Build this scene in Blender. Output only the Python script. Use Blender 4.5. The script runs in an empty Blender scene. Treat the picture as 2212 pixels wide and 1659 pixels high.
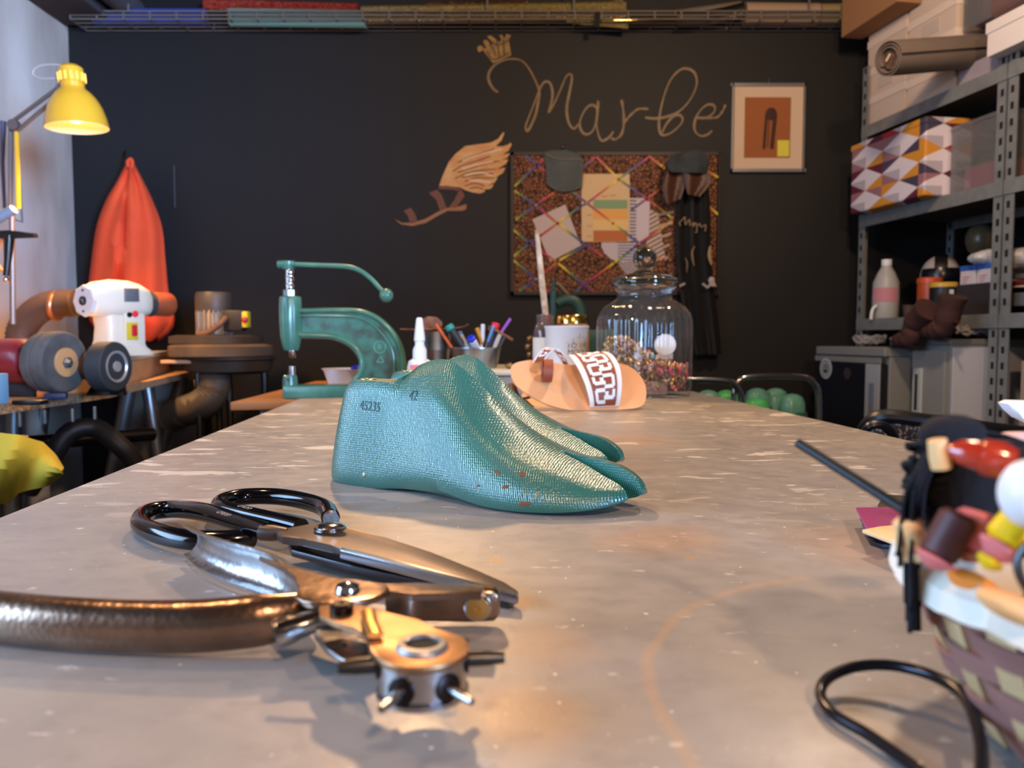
import bpy, bmesh, math, random
from mathutils import Vector, Matrix
from mathutils.bvhtree import BVHTree
random.seed(7)
PI = math.pi
sc = bpy.context.scene
COL = sc.collection
# ------------------------------------------------------------------ camera
FPX = 1660.0
PITCH = math.atan(100.5/FPX)
CAM = Vector((0, 0, .88))
TZ = .75
cd = bpy.data.cameras.new('camera'); cam = bpy.data.objects.new('camera', cd); COL.objects.link(cam)
cd.sensor_width = 36; cd.lens = 36*FPX/2212; cd.clip_start = .01
cam.location = CAM; cam.rotation_euler = (PI/2-PITCH, 0, 0)
cd.dof.use_dof = True; cd.dof.focus_distance = .64; cd.dof.aperture_fstop = 9.5
sc.camera = cam
# ------------------------------------------------------------------ world, light, exposure
w = bpy.data.worlds.new('world'); sc.world = w; w.use_nodes = True
w.node_tree.nodes['Background'].inputs[0].default_value = (.7, .7, .75, 1)
w.node_tree.nodes['Background'].inputs[1].default_value = .2
sc.view_settings.view_transform = 'Standard'; sc.view_settings.look = 'None'
sc.view_settings.gamma = 1; sc.view_settings.exposure = 0.0; sc.view_settings.use_curve_mapping = False
def light(name, kind, loc, power, color, size=.1, size_y=None, target=None, spot=None):
    l = bpy.data.lights.new(name, kind); l.energy = power; l.color = color
    if kind == 'AREA':
        l.shape = 'RECTANGLE'; l.size = size; l.size_y = size_y or size
    else: l.shadow_soft_size = size
    if spot: l.spot_size = math.radians(spot); l.spot_blend = .8
    o = bpy.data.objects.new(name, l); COL.objects.link(o); o.location = loc
    if target: o.rotation_euler = (Vector(target)-Vector(loc)).to_track_quat('-Z', 'Y').to_euler()
    return o
w_ = light('window_daylight', 'AREA', (-1.80, .25, 1.2), 46, (.36, .62, 1), 1.7, .95, (0, .55, .8)); w_.data.spread = math.radians(125)
d_ = light('blue_corner_fill', 'AREA', (1.95, -1.7, 1.55), 30, (.30, .55, 1), .8, 1.4, (-1.9, 3.2, 1.8)); d_.data.spread = math.radians(32)  # no real doorway: blue fill added to tint the back-left corner
light('ceiling_lamp_light_front', 'POINT', (.45, -1.0, 1.95), 88, (1, .63, .38), .06)
light('ceiling_lamp_light_back', 'SPOT', (-.40, 2.3, 2.2), 140, (1, .58, .28), .05, target=(-.05, .6, .75), spot=70)
light('ceiling_lamp_light_left', 'POINT', (-.75, .75, 2.15), 27, (1, .60, .30), .06)
light('ceiling_lamp_light_right', 'POINT', (.75, 1.5, 2.15), 58, (1, .70, .46), .06)
# ------------------------------------------------------------------ measuring helpers
def ray(px, py):
    a = (px-1106)/FPX; b = (829.5-py)/FPX
    return Vector((a, math.cos(PITCH)+b*math.sin(PITCH), -math.sin(PITCH)+b*math.cos(PITCH)))
def F(px, py, z=TZ):
    r = ray(px, py); return CAM+r*((z-CAM.z)/r.z)
def W(px, py, Y):
    r = ray(px, py); return CAM+r*(Y/r.y)
def PLN(px, py, O, N):
    r = ray(px, py); return CAM+r*((O-CAM).dot(N)/r.dot(N))
def V(*a): return Vector(a)
def smooth(pts, n=6, closed=False):
    pts = [Vector(q) for q in pts]; m = len(pts); out = []
    rng = range(m) if closed else range(m-1)
    for i in rng:
        if closed: a, b, c, d = pts[i-1], pts[i], pts[(i+1) % m], pts[(i+2) % m]
        else: a, b, c, d = pts[max(i-1, 0)], pts[i], pts[i+1], pts[min(i+2, m-1)]
        for k in range(n):
            t = k/n
            out.append(.5*((2*b)+(c-a)*t+(2*a-5*b+4*c-d)*t*t+(3*b-a-3*c+d)*t**3))
    if not closed: out.append(pts[-1])
    return out
def lerp(a, b, t): return a+(b-a)*t
def interp(tab, x):
    if x <= tab[0][0]: return tab[0][1]
    for (x0, y0), (x1, y1) in zip(tab, tab[1:]):
        if x <= x1:
            t = (x-x0)/(x1-x0); return lerp(y0, y1, t)
    return tab[-1][1]
def interps(tab, x):     # smooth table
    xs = [a for a, b in tab]
    if x <= xs[0]: return tab[0][1]
    if x >= xs[-1]: return tab[-1][1]
    i = max(k for k in range(len(xs)) if xs[k] <= x)
    def m(k):
        if k == 0: return (tab[1][1]-tab[0][1])/(xs[1]-xs[0])
        if k == len(xs)-1: return (tab[-1][1]-tab[-2][1])/(xs[-1]-xs[-2])
        return (tab[k+1][1]-tab[k-1][1])/(xs[k+1]-xs[k-1])
    h = xs[i+1]-xs[i]; t = (x-xs[i])/h
    return ((2*t**3-3*t*t+1)*tab[i][1]+(t**3-2*t*t+t)*h*m(i)+(-2*t**3+3*t*t)*tab[i+1][1]+(t**3-t*t)*h*m(i+1))
# ------------------------------------------------------------------ materials
def lin(c):
    return tuple((x/255/12.92 if x/255 <= .04045 else ((x/255+.055)/1.055)**2.4) for x in c)+(1,)
MATS = {}
def mat(name, rgb, rough=.5, metal=0, noise=None, bump=None, coat=0, trans=0, ior=1.45, rgb2=None, sheen=0, emit=None, sub=0, alpha=1):
    """noise=(scale, contrast) mixes towards rgb2; bump=(kind, scale, strength)"""
    if name in MATS: return MATS[name]
    m = bpy.data.materials.new(name); m.use_nodes = True; nt = m.node_tree; b = nt.nodes['Principled BSDF']
    b.inputs['Base Color'].default_value = lin(rgb); b.inputs['Roughness'].default_value = rough
    b.inputs['Metallic'].default_value = metal; b.inputs['Coat Weight'].default_value = coat
    b.inputs['Coat Roughness'].default_value = .15
    b.inputs['Transmission Weight'].default_value = trans; b.inputs['IOR'].default_value = ior
    b.inputs['Sheen Weight'].default_value = sheen; b.inputs['Alpha'].default_value = alpha
    if emit: b.inputs['Emission Color'].default_value = lin(emit[0]); b.inputs['Emission Strength'].default_value = emit[1]
    tc = nt.nodes.new('ShaderNodeTexCoord')
    if noise:
        n = nt.nodes.new('ShaderNodeTexNoise'); n.inputs['Scale'].default_value = noise[0]; n.inputs['Detail'].default_value = 6
        mp = nt.nodes.new('ShaderNodeMapping')
        if len(noise) > 2: mp.inputs['Scale'].default_value = noise[2]
        nt.links.new(tc.outputs['Object'], mp.inputs[0]); nt.links.new(mp.outputs[0], n.inputs['Vector'])
        r = nt.nodes.new('ShaderNodeValToRGB'); k = noise[1]
        r.color_ramp.elements[0].position = max(0, .5-k); r.color_ramp.elements[1].position = min(1, .5+k)
        r.color_ramp.elements[0].color = lin(rgb); r.color_ramp.elements[1].color = lin(rgb2 or [int(c*.6) for c in rgb])
        nt.links.new(n.outputs['Fac'], r.inputs[0]); nt.links.new(r.outputs[0], b.inputs['Base Color'])
    if bump:
        if bump[0] == 'noise':
            t = nt.nodes.new('ShaderNodeTexNoise'); t.inputs['Scale'].default_value = bump[1]; t.inputs['Detail'].default_value = 5; o = t.outputs['Fac']
        elif bump[0] == 'voronoi':
            t = nt.nodes.new('ShaderNodeTexVoronoi'); t.inputs['Scale'].default_value = bump[1]; o = t.outputs['Distance']
        else:
            t = nt.nodes.new('ShaderNodeTexWave'); t.inputs['Scale'].default_value = bump[1]; t.inputs['Distortion'].default_value = bump[3] if len(bump) > 3 else 0
            t.bands_direction = {'x': 'X', 'y': 'Y', 'z': 'Z'}[bump[0]]; o = t.outputs['Fac']
        nt.links.new(tc.outputs['Object'], t.inputs['Vector'])
        bp = nt.nodes.new('ShaderNodeBump'); bp.inputs['Strength'].default_value = bump[2]; bp.inputs['Distance'].default_value = .001
        nt.links.new(o, bp.inputs['Height']); nt.links.new(bp.outputs[0], b.inputs['Normal'])
    MATS[name] = m; return m
def glass_mat(name, rgb, rough=0, ior=1.45):
    if name in MATS: return MATS[name]
    m = bpy.data.materials.new(name); m.use_nodes = True; nt = m.node_tree
    g = nt.nodes.new('ShaderNodeBsdfGlass'); g.inputs['Color'].default_value = lin(rgb); g.inputs['Roughness'].default_value = rough; g.inputs['IOR'].default_value = ior
    nt.links.new(g.outputs[0], nt.nodes['Material Output'].inputs[0]); MATS[name] = m; return m
# ------------------------------------------------------------------ mesh building
WM = {}
def root_of(o):
    return WM.get(o.name, Matrix.Identity(4))
def tag(o, label=None, cat=None, group=None, kind=None):
    if label: o['label'] = label
    if cat: o['category'] = cat
    if group: o['group'] = group
    if kind: o['kind'] = kind
    return o
def thing(name, label, cat, loc=(0, 0, 0), rz=0, group=None, mtx=None):
    o = bpy.data.objects.new(name, None); COL.objects.link(o); o.empty_display_size = .02
    M = mtx or (Matrix.Translation(loc) @ Matrix.Rotation(rz, 4, 'Z'))
    o.matrix_world = M; WM[o.name] = M.copy(); tag(o, label, cat, group); return o
def frame_from(x, p0, p1):
    d = (p1-p0).normalized(); a = V(0, 0, 1) if abs(d.z) < .95 else V(1, 0, 0)
    u = d.cross(a).normalized(); v = u.cross(d).normalized(); return u, v, d
class MB:
    def __init__(s): s.v = []; s.f = []; s.mi = []; s.cur = 0
    def add(s, vs, fs):
        b = len(s.v); s.v += [Vector(q) for q in vs]; s.f += [[b+i for i in f] for f in fs]; s.mi += [s.cur]*len(fs); return s
    def m(s, i): s.cur = i; return s
    def box(s, c, d, bev=0, M=None):
        bm = bmesh.new(); bmesh.ops.create_cube(bm, size=1)
        for q in bm.verts: q.co = V(q.co.x*d[0], q.co.y*d[1], q.co.z*d[2])
        if bev: bmesh.ops.bevel(bm, geom=bm.edges[:], offset=min(bev, min(d)*.45), segments=2, affect='EDGES', profile=.5)
        for q in bm.verts:
            q.co = (M @ q.co if M else q.co)+V(*c)
        bm.verts.index_update(); s.add([q.co.copy() for q in bm.verts], [[x.index for x in f.verts] for f in bm.faces]); bm.free(); return s
    def obox(s, O, X, Y, Z, bev=0):
        """box from corner O with edge vectors"""
        M = Matrix((X.normalized(), Y.normalized(), Z.normalized())).transposed()
        return s.box(O+(X+Y+Z)/2, (X.length, Y.length, Z.length), bev, M)
    def prism(s, pts, off, bev=0):
        pts = [Vector(q) for q in pts]; off = Vector(off); n = len(pts)
        nrm = V(0, 0, 0)
        for i in range(n): nrm += (pts[i]-pts[0]).cross(pts[(i+1) % n]-pts[0])
        if nrm.dot(off) > 0: pts = pts[::-1]
        bm = bmesh.new(); a = [bm.verts.new(q) for q in pts]; b = [bm.verts.new(q+off) for q in pts]
        bm.faces.new(a); bm.faces.new(b[::-1])
        for i in range(n): bm.faces.new((a[i], b[i], b[(i+1) % n], a[(i+1) % n])[::-1])
        if bev:
            es = [e for e in bm.edges if (e.verts[0] in a) == (e.verts[1] in a)]
            bmesh.ops.bevel(bm, geom=es, offset=bev, segments=2, affect='EDGES', profile=.5, clamp_overlap=True)
        bmesh.ops.recalc_face_normals(bm, faces=bm.faces[:])
        bm.verts.index_update(); s.add([q.co.copy() for q in bm.verts], [[x.index for x in f.verts] for f in bm.faces]); bm.free(); return s
    def loft(s, rings, cap=True, closed=True):
        n = len(rings[0]); vs = [q for r in rings for q in r]; fs = []
        for i in range(len(rings)-1):
            for j in range(n if closed else n-1):
                k = (j+1) % n; fs.append((i*n+j, i*n+k, (i+1)*n+k, (i+1)*n+j))
        if cap and closed:
            fs.append(tuple(range(n))[::-1]); fs.append(tuple((len(rings)-1)*n+j for j in range(n)))
        return s.add(vs, fs)
    def tube(s, pts, r, n=10, cap=True, sq=None, closed=False):
        """r: number, list, or function(t); sq=(a,b): cross-section scale"""
        pts = [Vector(q) for q in pts]; m = len(pts); rings = []; u = None
        for i, q in enumerate(pts):
            if closed: d = (pts[(i+1) % m]-pts[i-1]).normalized()
            else: d = (pts[min(i+1, m-1)]-pts[max(i-1, 0)]).normalized()
            if u is None:
                a = V(0, 0, 1) if abs(d.z) < .9 else V(0, 1, 0); u = a.cross(d).normalized()
            else:
                u = (u-d*u.dot(d)).normalized()
            v = d.cross(u)
            rr = r(i/(m-1)) if callable(r) else (r[i] if isinstance(r, (list, tuple)) else r)
            A, B = sq or (1, 1)
            rings.append([q+u*math.cos(2*PI*j/n)*rr*A+v*math.sin(2*PI*j/n)*rr*B for j in range(n)])
        if closed: rings.append(rings[0]); cap = False
        return s.loft(rings, cap)
    def cyl(s, a, b, r, r2=None, n=24, bev=0):
        a = Vector(a); b = Vector(b); r2 = r if r2 is None else r2; L = (b-a).length; d = (b-a).normalized()
        if bev: P = [(r-bev, 0), (r, bev), (r2, L-bev), (r2-bev, L)]
        else: P = [(r, 0), (r2, L)]
        return s.lathe(P, a, d, n)
    def lathe(s, prof, O=(0, 0, 0), axis=(0, 0, 1), n=32, cap=True, mod=None):
        O = Vector(O); d = Vector(axis).normalized(); a = V(0, 0, 1) if abs(d.z) < .9 else V(1, 0, 0)
        if abs(d.z) >= .9: u = V(1, 0, 0); u = (u-d*u.dot(d)).normalized()
        else: u = a.cross(d).normalized()
        v = d.cross(u); rings = []
        for (r, h) in prof:
            rings.append([O+d*h+(u*math.cos(2*PI*j/n)+v*math.sin(2*PI*j/n))*max(r, 1e-5)*(mod(2*PI*j/n, h) if mod else 1) for j in range(n)])
        return s.loft(rings, cap)
    def ball(s, c, r, n=16, sc3=(1, 1, 1), M=None):
        vs = []; fs = []; h = n//2
        for i in range(h+1):
            th = PI*i/h
            for j in range(n):
                q = V(math.sin(th)*math.cos(2*PI*j/n)*r*sc3[0], math.sin(th)*math.sin(2*PI*j/n)*r*sc3[1], math.cos(th)*r*sc3[2])
                vs.append((M @ q if M else q)+Vector(c))
        for i in range(h):
            for j in range(n): fs.append((i*n+j, (i+1)*n+j, (i+1)*n+(j+1) % n, i*n+(j+1) % n))
        return s.add(vs, fs)
    def ring(s, c, axis, R, r, n=32, k=10):
        c = Vector(c); u, v, d = frame_from(0, V(0, 0, 0), Vector(axis))
        return s.tube([c+(u*math.cos(2*PI*i/n)+v*math.sin(2*PI*i/n))*R for i in range(n)], r, k, closed=True)
    def sheet(s, grid, th):
        """grid of points [i][j] thickened along normals"""
        a = len(grid); b = len(grid[0]); N = []
        for i in range(a):
            row = []
            for j in range(b):
                du = grid[min(i+1, a-1)][j]-grid[max(i-1, 0)][j]; dv = grid[i][min(j+1, b-1)]-grid[i][max(j-1, 0)]
                row.append(du.cross(dv).normalized())
            N.append(row)
        vs = [grid[i][j]+N[i][j]*th/2 for i in range(a) for j in range(b)]+[grid[i][j]-N[i][j]*th/2 for i in range(a) for j in range(b)]
        fs = []; k = a*b
        for i in range(a-1):
            for j in range(b-1):
                fs.append((i*b+j, (i+1)*b+j, (i+1)*b+j+1, i*b+j+1)); fs.append((k+i*b+j, k+i*b+j+1, k+(i+1)*b+j+1, k+(i+1)*b+j))
        for i in range(a-1):
            fs.append((i*b, k+i*b, k+(i+1)*b, (i+1)*b)[::-1]); fs.append((i*b+b-1, k+i*b+b-1, k+(i+1)*b+b-1, (i+1)*b+b-1))
        for j in range(b-1):
            fs.append((j, j+1, k+j+1, k+j)[::-1]); fs.append(((a-1)*b+j, (a-1)*b+j+1, k+(a-1)*b+j+1, k+(a-1)*b+j))
        return s.add(vs, fs)
    def text(s, txt, size, M):
        c = bpy.data.curves.new('t', 'FONT'); c.body = txt; c.size = size; c.align_x = 'CENTER'; c.align_y = 'CENTER'; c.extrude = 0
        c.resolution_u = 3
        o = bpy.data.objects.new('t', c); COL.objects.link(o); bpy.context.view_layer.update()
        me = bpy.data.meshes.new_from_object(o.evaluated_get(bpy.context.evaluated_depsgraph_get()))
        vs = [v.co.copy() for v in me.vertices]; fs = [tuple(p.vertices) for p in me.polygons]
        bpy.data.objects.remove(o); bpy.data.curves.remove(c); bpy.data.meshes.remove(me)
        return s.add([M(v) if callable(M) else M @ v for v in vs], fs)
    def build(s, name, mats, parent=None, local=False, sharp=35, label=None, cat=None, group=None, kind=None, flip=False):
        me = bpy.data.meshes.new(name)
        if parent is not None:
            Wp = root_of(parent); T = Matrix.Identity(4) if local else Wp.inverted()
        else:
            xs = [q.x for q in s.v]; ys = [q.y for q in s.v]; zs = [q.z for q in s.v]
            Wp = Matrix.Translation(((min(xs)+max(xs))/2, (min(ys)+max(ys))/2, min(zs))); T = Wp.inverted()
        me.from_pydata([tuple(T @ q) for q in s.v], [], [tuple(f) for f in s.f])
        bm = bmesh.new(); bm.from_mesh(me)
        if flip is not None:
            try: bmesh.ops.recalc_face_normals(bm, faces=bm.faces[:])
            except Exception: pass
        bm.to_mesh(me); bm.free()
        ml = mats if isinstance(mats, (list, tuple)) else [mats]
        for q in ml: me.materials.append(q)
        if len(ml) > 1:
            for p, i in zip(me.polygons, s.mi): p.material_index = i
        if sharp:
            me.polygons.foreach_set('use_smooth', [True]*len(me.polygons)); me.set_sharp_from_angle(angle=math.radians(sharp))
        me.update()
        o = bpy.data.objects.new(name, me); COL.objects.link(o)
        if parent is not None: o.parent = parent; WM[o.name] = root_of(parent)
        else: o.matrix_world = Wp; WM[o.name] = Wp.copy()
        tag(o, label, cat, group, kind); return o
def kids(o): return [c for c in bpy.data.objects if c.parent == o]
def copy_tree(o, parent=None, mtx=None, label=None, group=None):
    c = o.copy(); COL.objects.link(c); c.parent = parent
    if mtx is not None: c.matrix_world = mtx
    if label: c['label'] = label
    if group: c['group'] = group
    for ch in kids(o): copy_tree(ch, c)
    return c
# common materials
chrome = mat('chrome', (200, 200, 205), .12, 1)
steel = mat('brushed_steel', (150, 148, 145), .32, 1, bump=('noise', 400, .15))
dsteel = mat('dark_steel', (70, 68, 66), .35, 1)
black = mat('black_plastic', (18, 18, 20), .4)
blackm = mat('black_matte', (14, 14, 15), .8)
galv = mat('galvanised_steel', (150, 155, 155), .42, .85, noise=(30, .3), rgb2=(120, 126, 128))
white = mat('white_paint', (225, 222, 215), .5)
whitep = mat('white_plastic', (225, 228, 230), .35)
#@@ROOM
# ------------------------------------------------------------------ room
YB = 3.32; XL = -1.87; XR = 2.15; ZC = 2.32; YF = -2.6
wallblack = mat('black_wall_paint', (17, 16, 16), .62, noise=(2.5, .4), rgb2=(14, 13, 14), bump=('noise', 60, .2))
plaster = mat('rough_white_plaster', (205, 196, 186), .8, noise=(3.2, .18, (1, 1, .35)), rgb2=(150, 136, 124), bump=('noise', 18, .6))
concrete = mat('grey_concrete', (70, 68, 66), .8, noise=(5, .3), rgb2=(45, 44, 43))
ceil = mat('dark_grey_ceiling', (72, 70, 74), .85, noise=(4, .3), rgb2=(50, 48, 52))
MB().box(((XL+XR)/2, YB+.05, 1.25), (XR-XL+.2, .1, 2.5)).build('wall_back', wallblack, kind='structure', sharp=None)
MB().box((XL-.05, (YB+YF)/2, 1.25), (.1, YB-YF, 2.5)).build('wall_left', plaster, kind='structure', sharp=None)
MB().box((XR+.05, (YB+YF)/2, 1.25), (.1, YB-YF, 2.5)).build('wall_right', mat('navy_black_wall', (24, 27, 36), .6), kind='structure', sharp=None)
MB().box(((XL+XR)/2, (YB+YF)/2, -.05), (XR-XL+.4, YB-YF+.2, .1)).build('floor', concrete, kind='structure', sharp=None)
MB().box(((XL+XR)/2, (YB+YF)/2, ZC+.05), (XR-XL+.2, YB-YF, .1)).build('ceiling', ceil, kind='structure', sharp=None)
tr = MB(); tr.box((XL+.11, 1.6, ZC-.07), (.22, 3.4, .14), .01); tr.cyl((XL+.28, -.1, ZC-.07), (XL+.28, YB-.01, ZC-.07), .05, n=20)
tr.build('trim_1', ceil, kind='structure')
#@@TABLE
# ------------------------------------------------------------------ table
def table_material():
    m = bpy.data.materials.new('worn_grey_table_top'); m.use_nodes = True; nt = m.node_tree; b = nt.nodes['Principled BSDF']; L = nt.links.new
    b.inputs['Roughness'].default_value = .4; b.inputs['Specular IOR Level'].default_value = .45
    geo = nt.nodes.new('ShaderNodeNewGeometry')
    def noise(scale, sc3=(1, 1, 1), rot=0, det=4):
        mp = nt.nodes.new('ShaderNodeMapping'); mp.inputs['Scale'].default_value = sc3; mp.inputs['Rotation'].default_value = (0, 0, rot)
        n = nt.nodes.new('ShaderNodeTexNoise'); n.inputs['Scale'].default_value = scale; n.inputs['Detail'].default_value = det
        L(geo.outputs['Position'], mp.inputs[0]); L(mp.outputs[0], n.inputs['Vector']); return n.outputs['Fac']
    def ramp(x, a, c, lo=0, hi=1):
        r = nt.nodes.new('ShaderNodeMapRange'); r.inputs[1].default_value = a; r.inputs[2].default_value = c; r.inputs[3].default_value = lo; r.inputs[4].default_value = hi
        r.interpolation_type = 'SMOOTHSTEP'; L(x, r.inputs[0]); return r.outputs[0]
    def math_(op, x, y=None):
        k = nt.nodes.new('ShaderNodeMath'); k.operation = op
        for i, q in enumerate((x, y)):
            if q is None: continue
            if isinstance(q, (int, float)): k.inputs[i].default_value = q
            else: L(q, k.inputs[i])
        return k.outputs[0]
    def mix(fac, ca, cb):
        k = nt.nodes.new('ShaderNodeMix'); k.data_type = 'RGBA'
        for i, q in ((0, fac), (6, ca), (7, cb)):
            if isinstance(q, tuple): k.inputs[i].default_value = q
            else: L(q, k.inputs[i])
        return k.outputs[2]
    col = mix(ramp(noise(7), .35, .7), lin((136, 132, 128)), lin((148, 142, 135)))
    col = mix(ramp(noise(90, (.8, 1.3, 1)), .45, .8, 0, .25), col, lin((104, 98, 92)))
    col = mix(ramp(noise(420), .62, .75, 0, .35), col, lin((176, 168, 156)))
    # brown stains and a brown patch at the front, each with its own place
    def dist(c):
        s = nt.nodes.new('ShaderNodeVectorMath'); s.operation = 'DISTANCE'; L(geo.outputs['Position'], s.inputs[0]); s.inputs[1].default_value = (c[0], c[1], TZ); return s.outputs['Value']
    wob = math_('MULTIPLY', math_('SUBTRACT', noise(22), .5), .05)
    for c, r, a in ((F(1130, 1540), .03, .35), (F(1440, 1165), .06, .38), (F(1350, 950), .09, .3), (F(1880, 1180), .07, .35), (F(1160, 1395), .03, .3), (F(1120, 1300), .012, .5), (F(1490, 1205), .005, .7), (F(1070, 1210), .008, .7)):
        col = mix(math_('MULTIPLY', ramp(math_('ADD', dist(c), wob if r > .02 else 0.0), r*.2, r, a, 0), 1.0), col, lin((172, 128, 82)))
    d = math_('ABSOLUTE', math_('SUBTRACT', math_('ADD', dist(V(.200, .265, TZ)), math_('MULTIPLY', wob, .25)), .149))
    msk = math_('MULTIPLY', ramp(d, .0006, .0042, .32, 0), ramp(noise(14), .38, .5))
    sx = nt.nodes.new('ShaderNodeSeparateXYZ'); L(geo.outputs['Position'], sx.inputs[0])
    msk = math_('MULTIPLY', msk, ramp(sx.outputs[0], .15, .19, 1, 0))
    col = mix(msk, col, lin((180, 142, 100)))
    # pale scratches and dried glue, mostly on the far half
    far = ramp(sx.outputs[1], .42, .85, 0, 1)
    sl = ramp(sx.outputs[0], -.12, .25, .012, 0)
    s1 = math_('MULTIPLY', ramp(math_('ADD', noise(13, (.8, 1.7, 1), .5), sl), .635, .66), far)
    s2 = math_('MULTIPLY', ramp(math_('ADD', noise(34, (.5, 1.8, 1), -.6), sl), .635, .66), far)
    s3 = ramp(noise(75, (.7, 1.8, 1), .3), .68, .71)
    scr = math_('MAXIMUM', math_('MAXIMUM', s1, s2), math_('MULTIPLY', s3, .8))
    col = mix(math_('MULTIPLY', scr, .6), col, lin((205, 198, 186)))
    dots = ramp(noise(260, det=1), .76, .79); col = mix(math_('MULTIPLY', dots, .9), col, lin((235, 228, 212)))
    L(col, b.inputs['Base Color'])
    L(math_('ADD', ramp(noise(40), .3, .7, .34, .48), math_('MULTIPLY', scr, .25)), b.inputs['Roughness'])
    bp = nt.nodes.new('ShaderNodeBump'); bp.inputs['Strength'].default_value = .12; bp.inputs['Distance'].default_value = .0006
    L(math_('ADD', noise(500), scr), bp.inputs['Height']); L(bp.outputs[0], b.inputs['Normal'])
    return m
fl, fr = F(647, 861), F(1497, 845); n1, n2 = F(0, 1117), F(2000, 960)
def ext(a, b, y): return a+(b-a)*((y-a.y)/(b.y-a.y))
nl, nr = ext(fl, n1, -.25), ext(fr, n2, -.22)
tb = thing('work_table', 'large grey worktable with scratched stained top, filling the foreground', 'table', ((fl.x+nr.x)/2, .8, 0))
MB().prism([fl, fr, nr, nl], (0, 0, -.028), .0015).build('tabletop', table_material(), tb, sharp=30)
for a in (fl, fr, nr, nl):
    c = (fl+fr+nr+nl)/4; q = a+(c-a)*.1
    MB().box((q.x, q.y, .361), (.06, .06, .722), .003).build('leg', dsteel, tb)
fr_ = MB()
for a, b in ((fl, fr), (fr, nr), (nr, nl), (nl, fl)):
    c = (fl+fr+nr+nl)/4; A = a+(c-a)*.1; B = b+(c-b)*.1; A.z = B.z = .695
    fr_.tube([A, B], .022, 8)
fr_.build('apron', dsteel, tb)
#@@LASTS
# ------------------------------------------------------------------ shoe lasts
def last_material():
    m = mat('green_last_plastic', (40, 106, 90), .34, rgb2=(32, 92, 80), noise=(30, .35), coat=.7)
    m.node_tree.nodes['Principled BSDF'].inputs['Specular IOR Level'].default_value = .9; m.node_tree.nodes['Principled BSDF'].inputs['Coat Roughness'].default_value = .24
    nt = m.node_tree; b = nt.nodes['Principled BSDF']; L = nt.links.new
    tc = nt.nodes.new('ShaderNodeTexCoord')
    def wave(dr, scale, dist, rot=(0, 0, 0)):
        mp = nt.nodes.new('ShaderNodeMapping'); mp.inputs['Rotation'].default_value = rot; L(tc.outputs['Object'], mp.inputs[0])
        t = nt.nodes.new('ShaderNodeTexWave'); t.bands_direction = dr; t.inputs['Scale'].default_value = scale; t.inputs['Distortion'].default_value = dist
        t.inputs['Detail Scale'].default_value = 2.0; L(mp.outputs[0], t.inputs['Vector']); return t.outputs['Fac']
    a = wave('X', 190, 3.0, (0, .3, 0)); c = wave('Z', 165, 2.5)
    mm = nt.nodes.new('ShaderNodeMath'); mm.operation = 'MULTIPLY_ADD'; L(c, mm.inputs[0]); mm.inputs[1].default_value = .35; L(a, mm.inputs[2])
    bp = nt.nodes.new('ShaderNodeBump'); bp.inputs['Strength'].default_value = .42; bp.inputs['Distance'].default_value = .00045; L(mm.outputs[0], bp.inputs['Height'])
    n = nt.nodes.new('ShaderNodeTexNoise'); n.inputs['Scale'].default_value = 260; L(tc.outputs['Object'], n.inputs['Vector'])
    bp2 = nt.nodes.new('ShaderNodeBump'); bp2.inputs['Strength'].default_value = .05; bp2.inputs['Distance'].default_value = .0004; L(n.outputs['Fac'], bp2.inputs['Height']); L(bp.outputs[0], bp2.inputs['Normal'])
    L(bp2.outputs[0], b.inputs['Normal']); L(bp2.outputs[0], b.inputs['Coat Normal']); return m
LL = .294
T_LAT = [(0, .010), (.006, .018), (.02, .0245), (.05, .027), (.09, .031), (.13, .040), (.17, .047), (.21, .050), (.235, .0455), (.262, .034), (.278, .0235), (.288, .012), (.294, .003)]
T_MED = [(0, .010), (.006, .018), (.02, .0255), (.05, .028), (.09, .027), (.13, .026), (.17, .031), (.21, .036), (.24, .036), (.262, .0345), (.278, .030), (.288, .023), (.294, .012)]
T_TOP = [(0, .080), (.006, .0895), (.014, .0925), (.04, .0925), (.066, .0915), (.072, .093), (.082, .103), (.10, .110), (.118, .1115), (.130, .107), (.148, .0935), (.170, .073), (.190, .058), (.21, .0475), (.235, .0385), (.26, .033), (.278, .028), (.289, .0225), (.294, .016)]
T_BOT = [(0, .004), (.006, .001), (.02, 0), (.06, 0), (.10, .004), (.14, .005), (.18, .0005), (.20, 0), (.235, .001), (.262, .0035), (.28, .0065), (.289, .009), (.294, .012)]
T_TW = [(0, .008), (.006, .013), (.02, .0175), (.05, .0185), (.07, .0165), (.09, .0125), (.12, .0095), (.15, .0115), (.18, .017), (.21, .0215), (.25, .020), (.278, .013), (.294, .002)]
T_TC = [(0, 0), (.09, .001), (.13, .004), (.18, .010), (.22, .011), (.26, .009), (.294, .005)]
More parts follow.
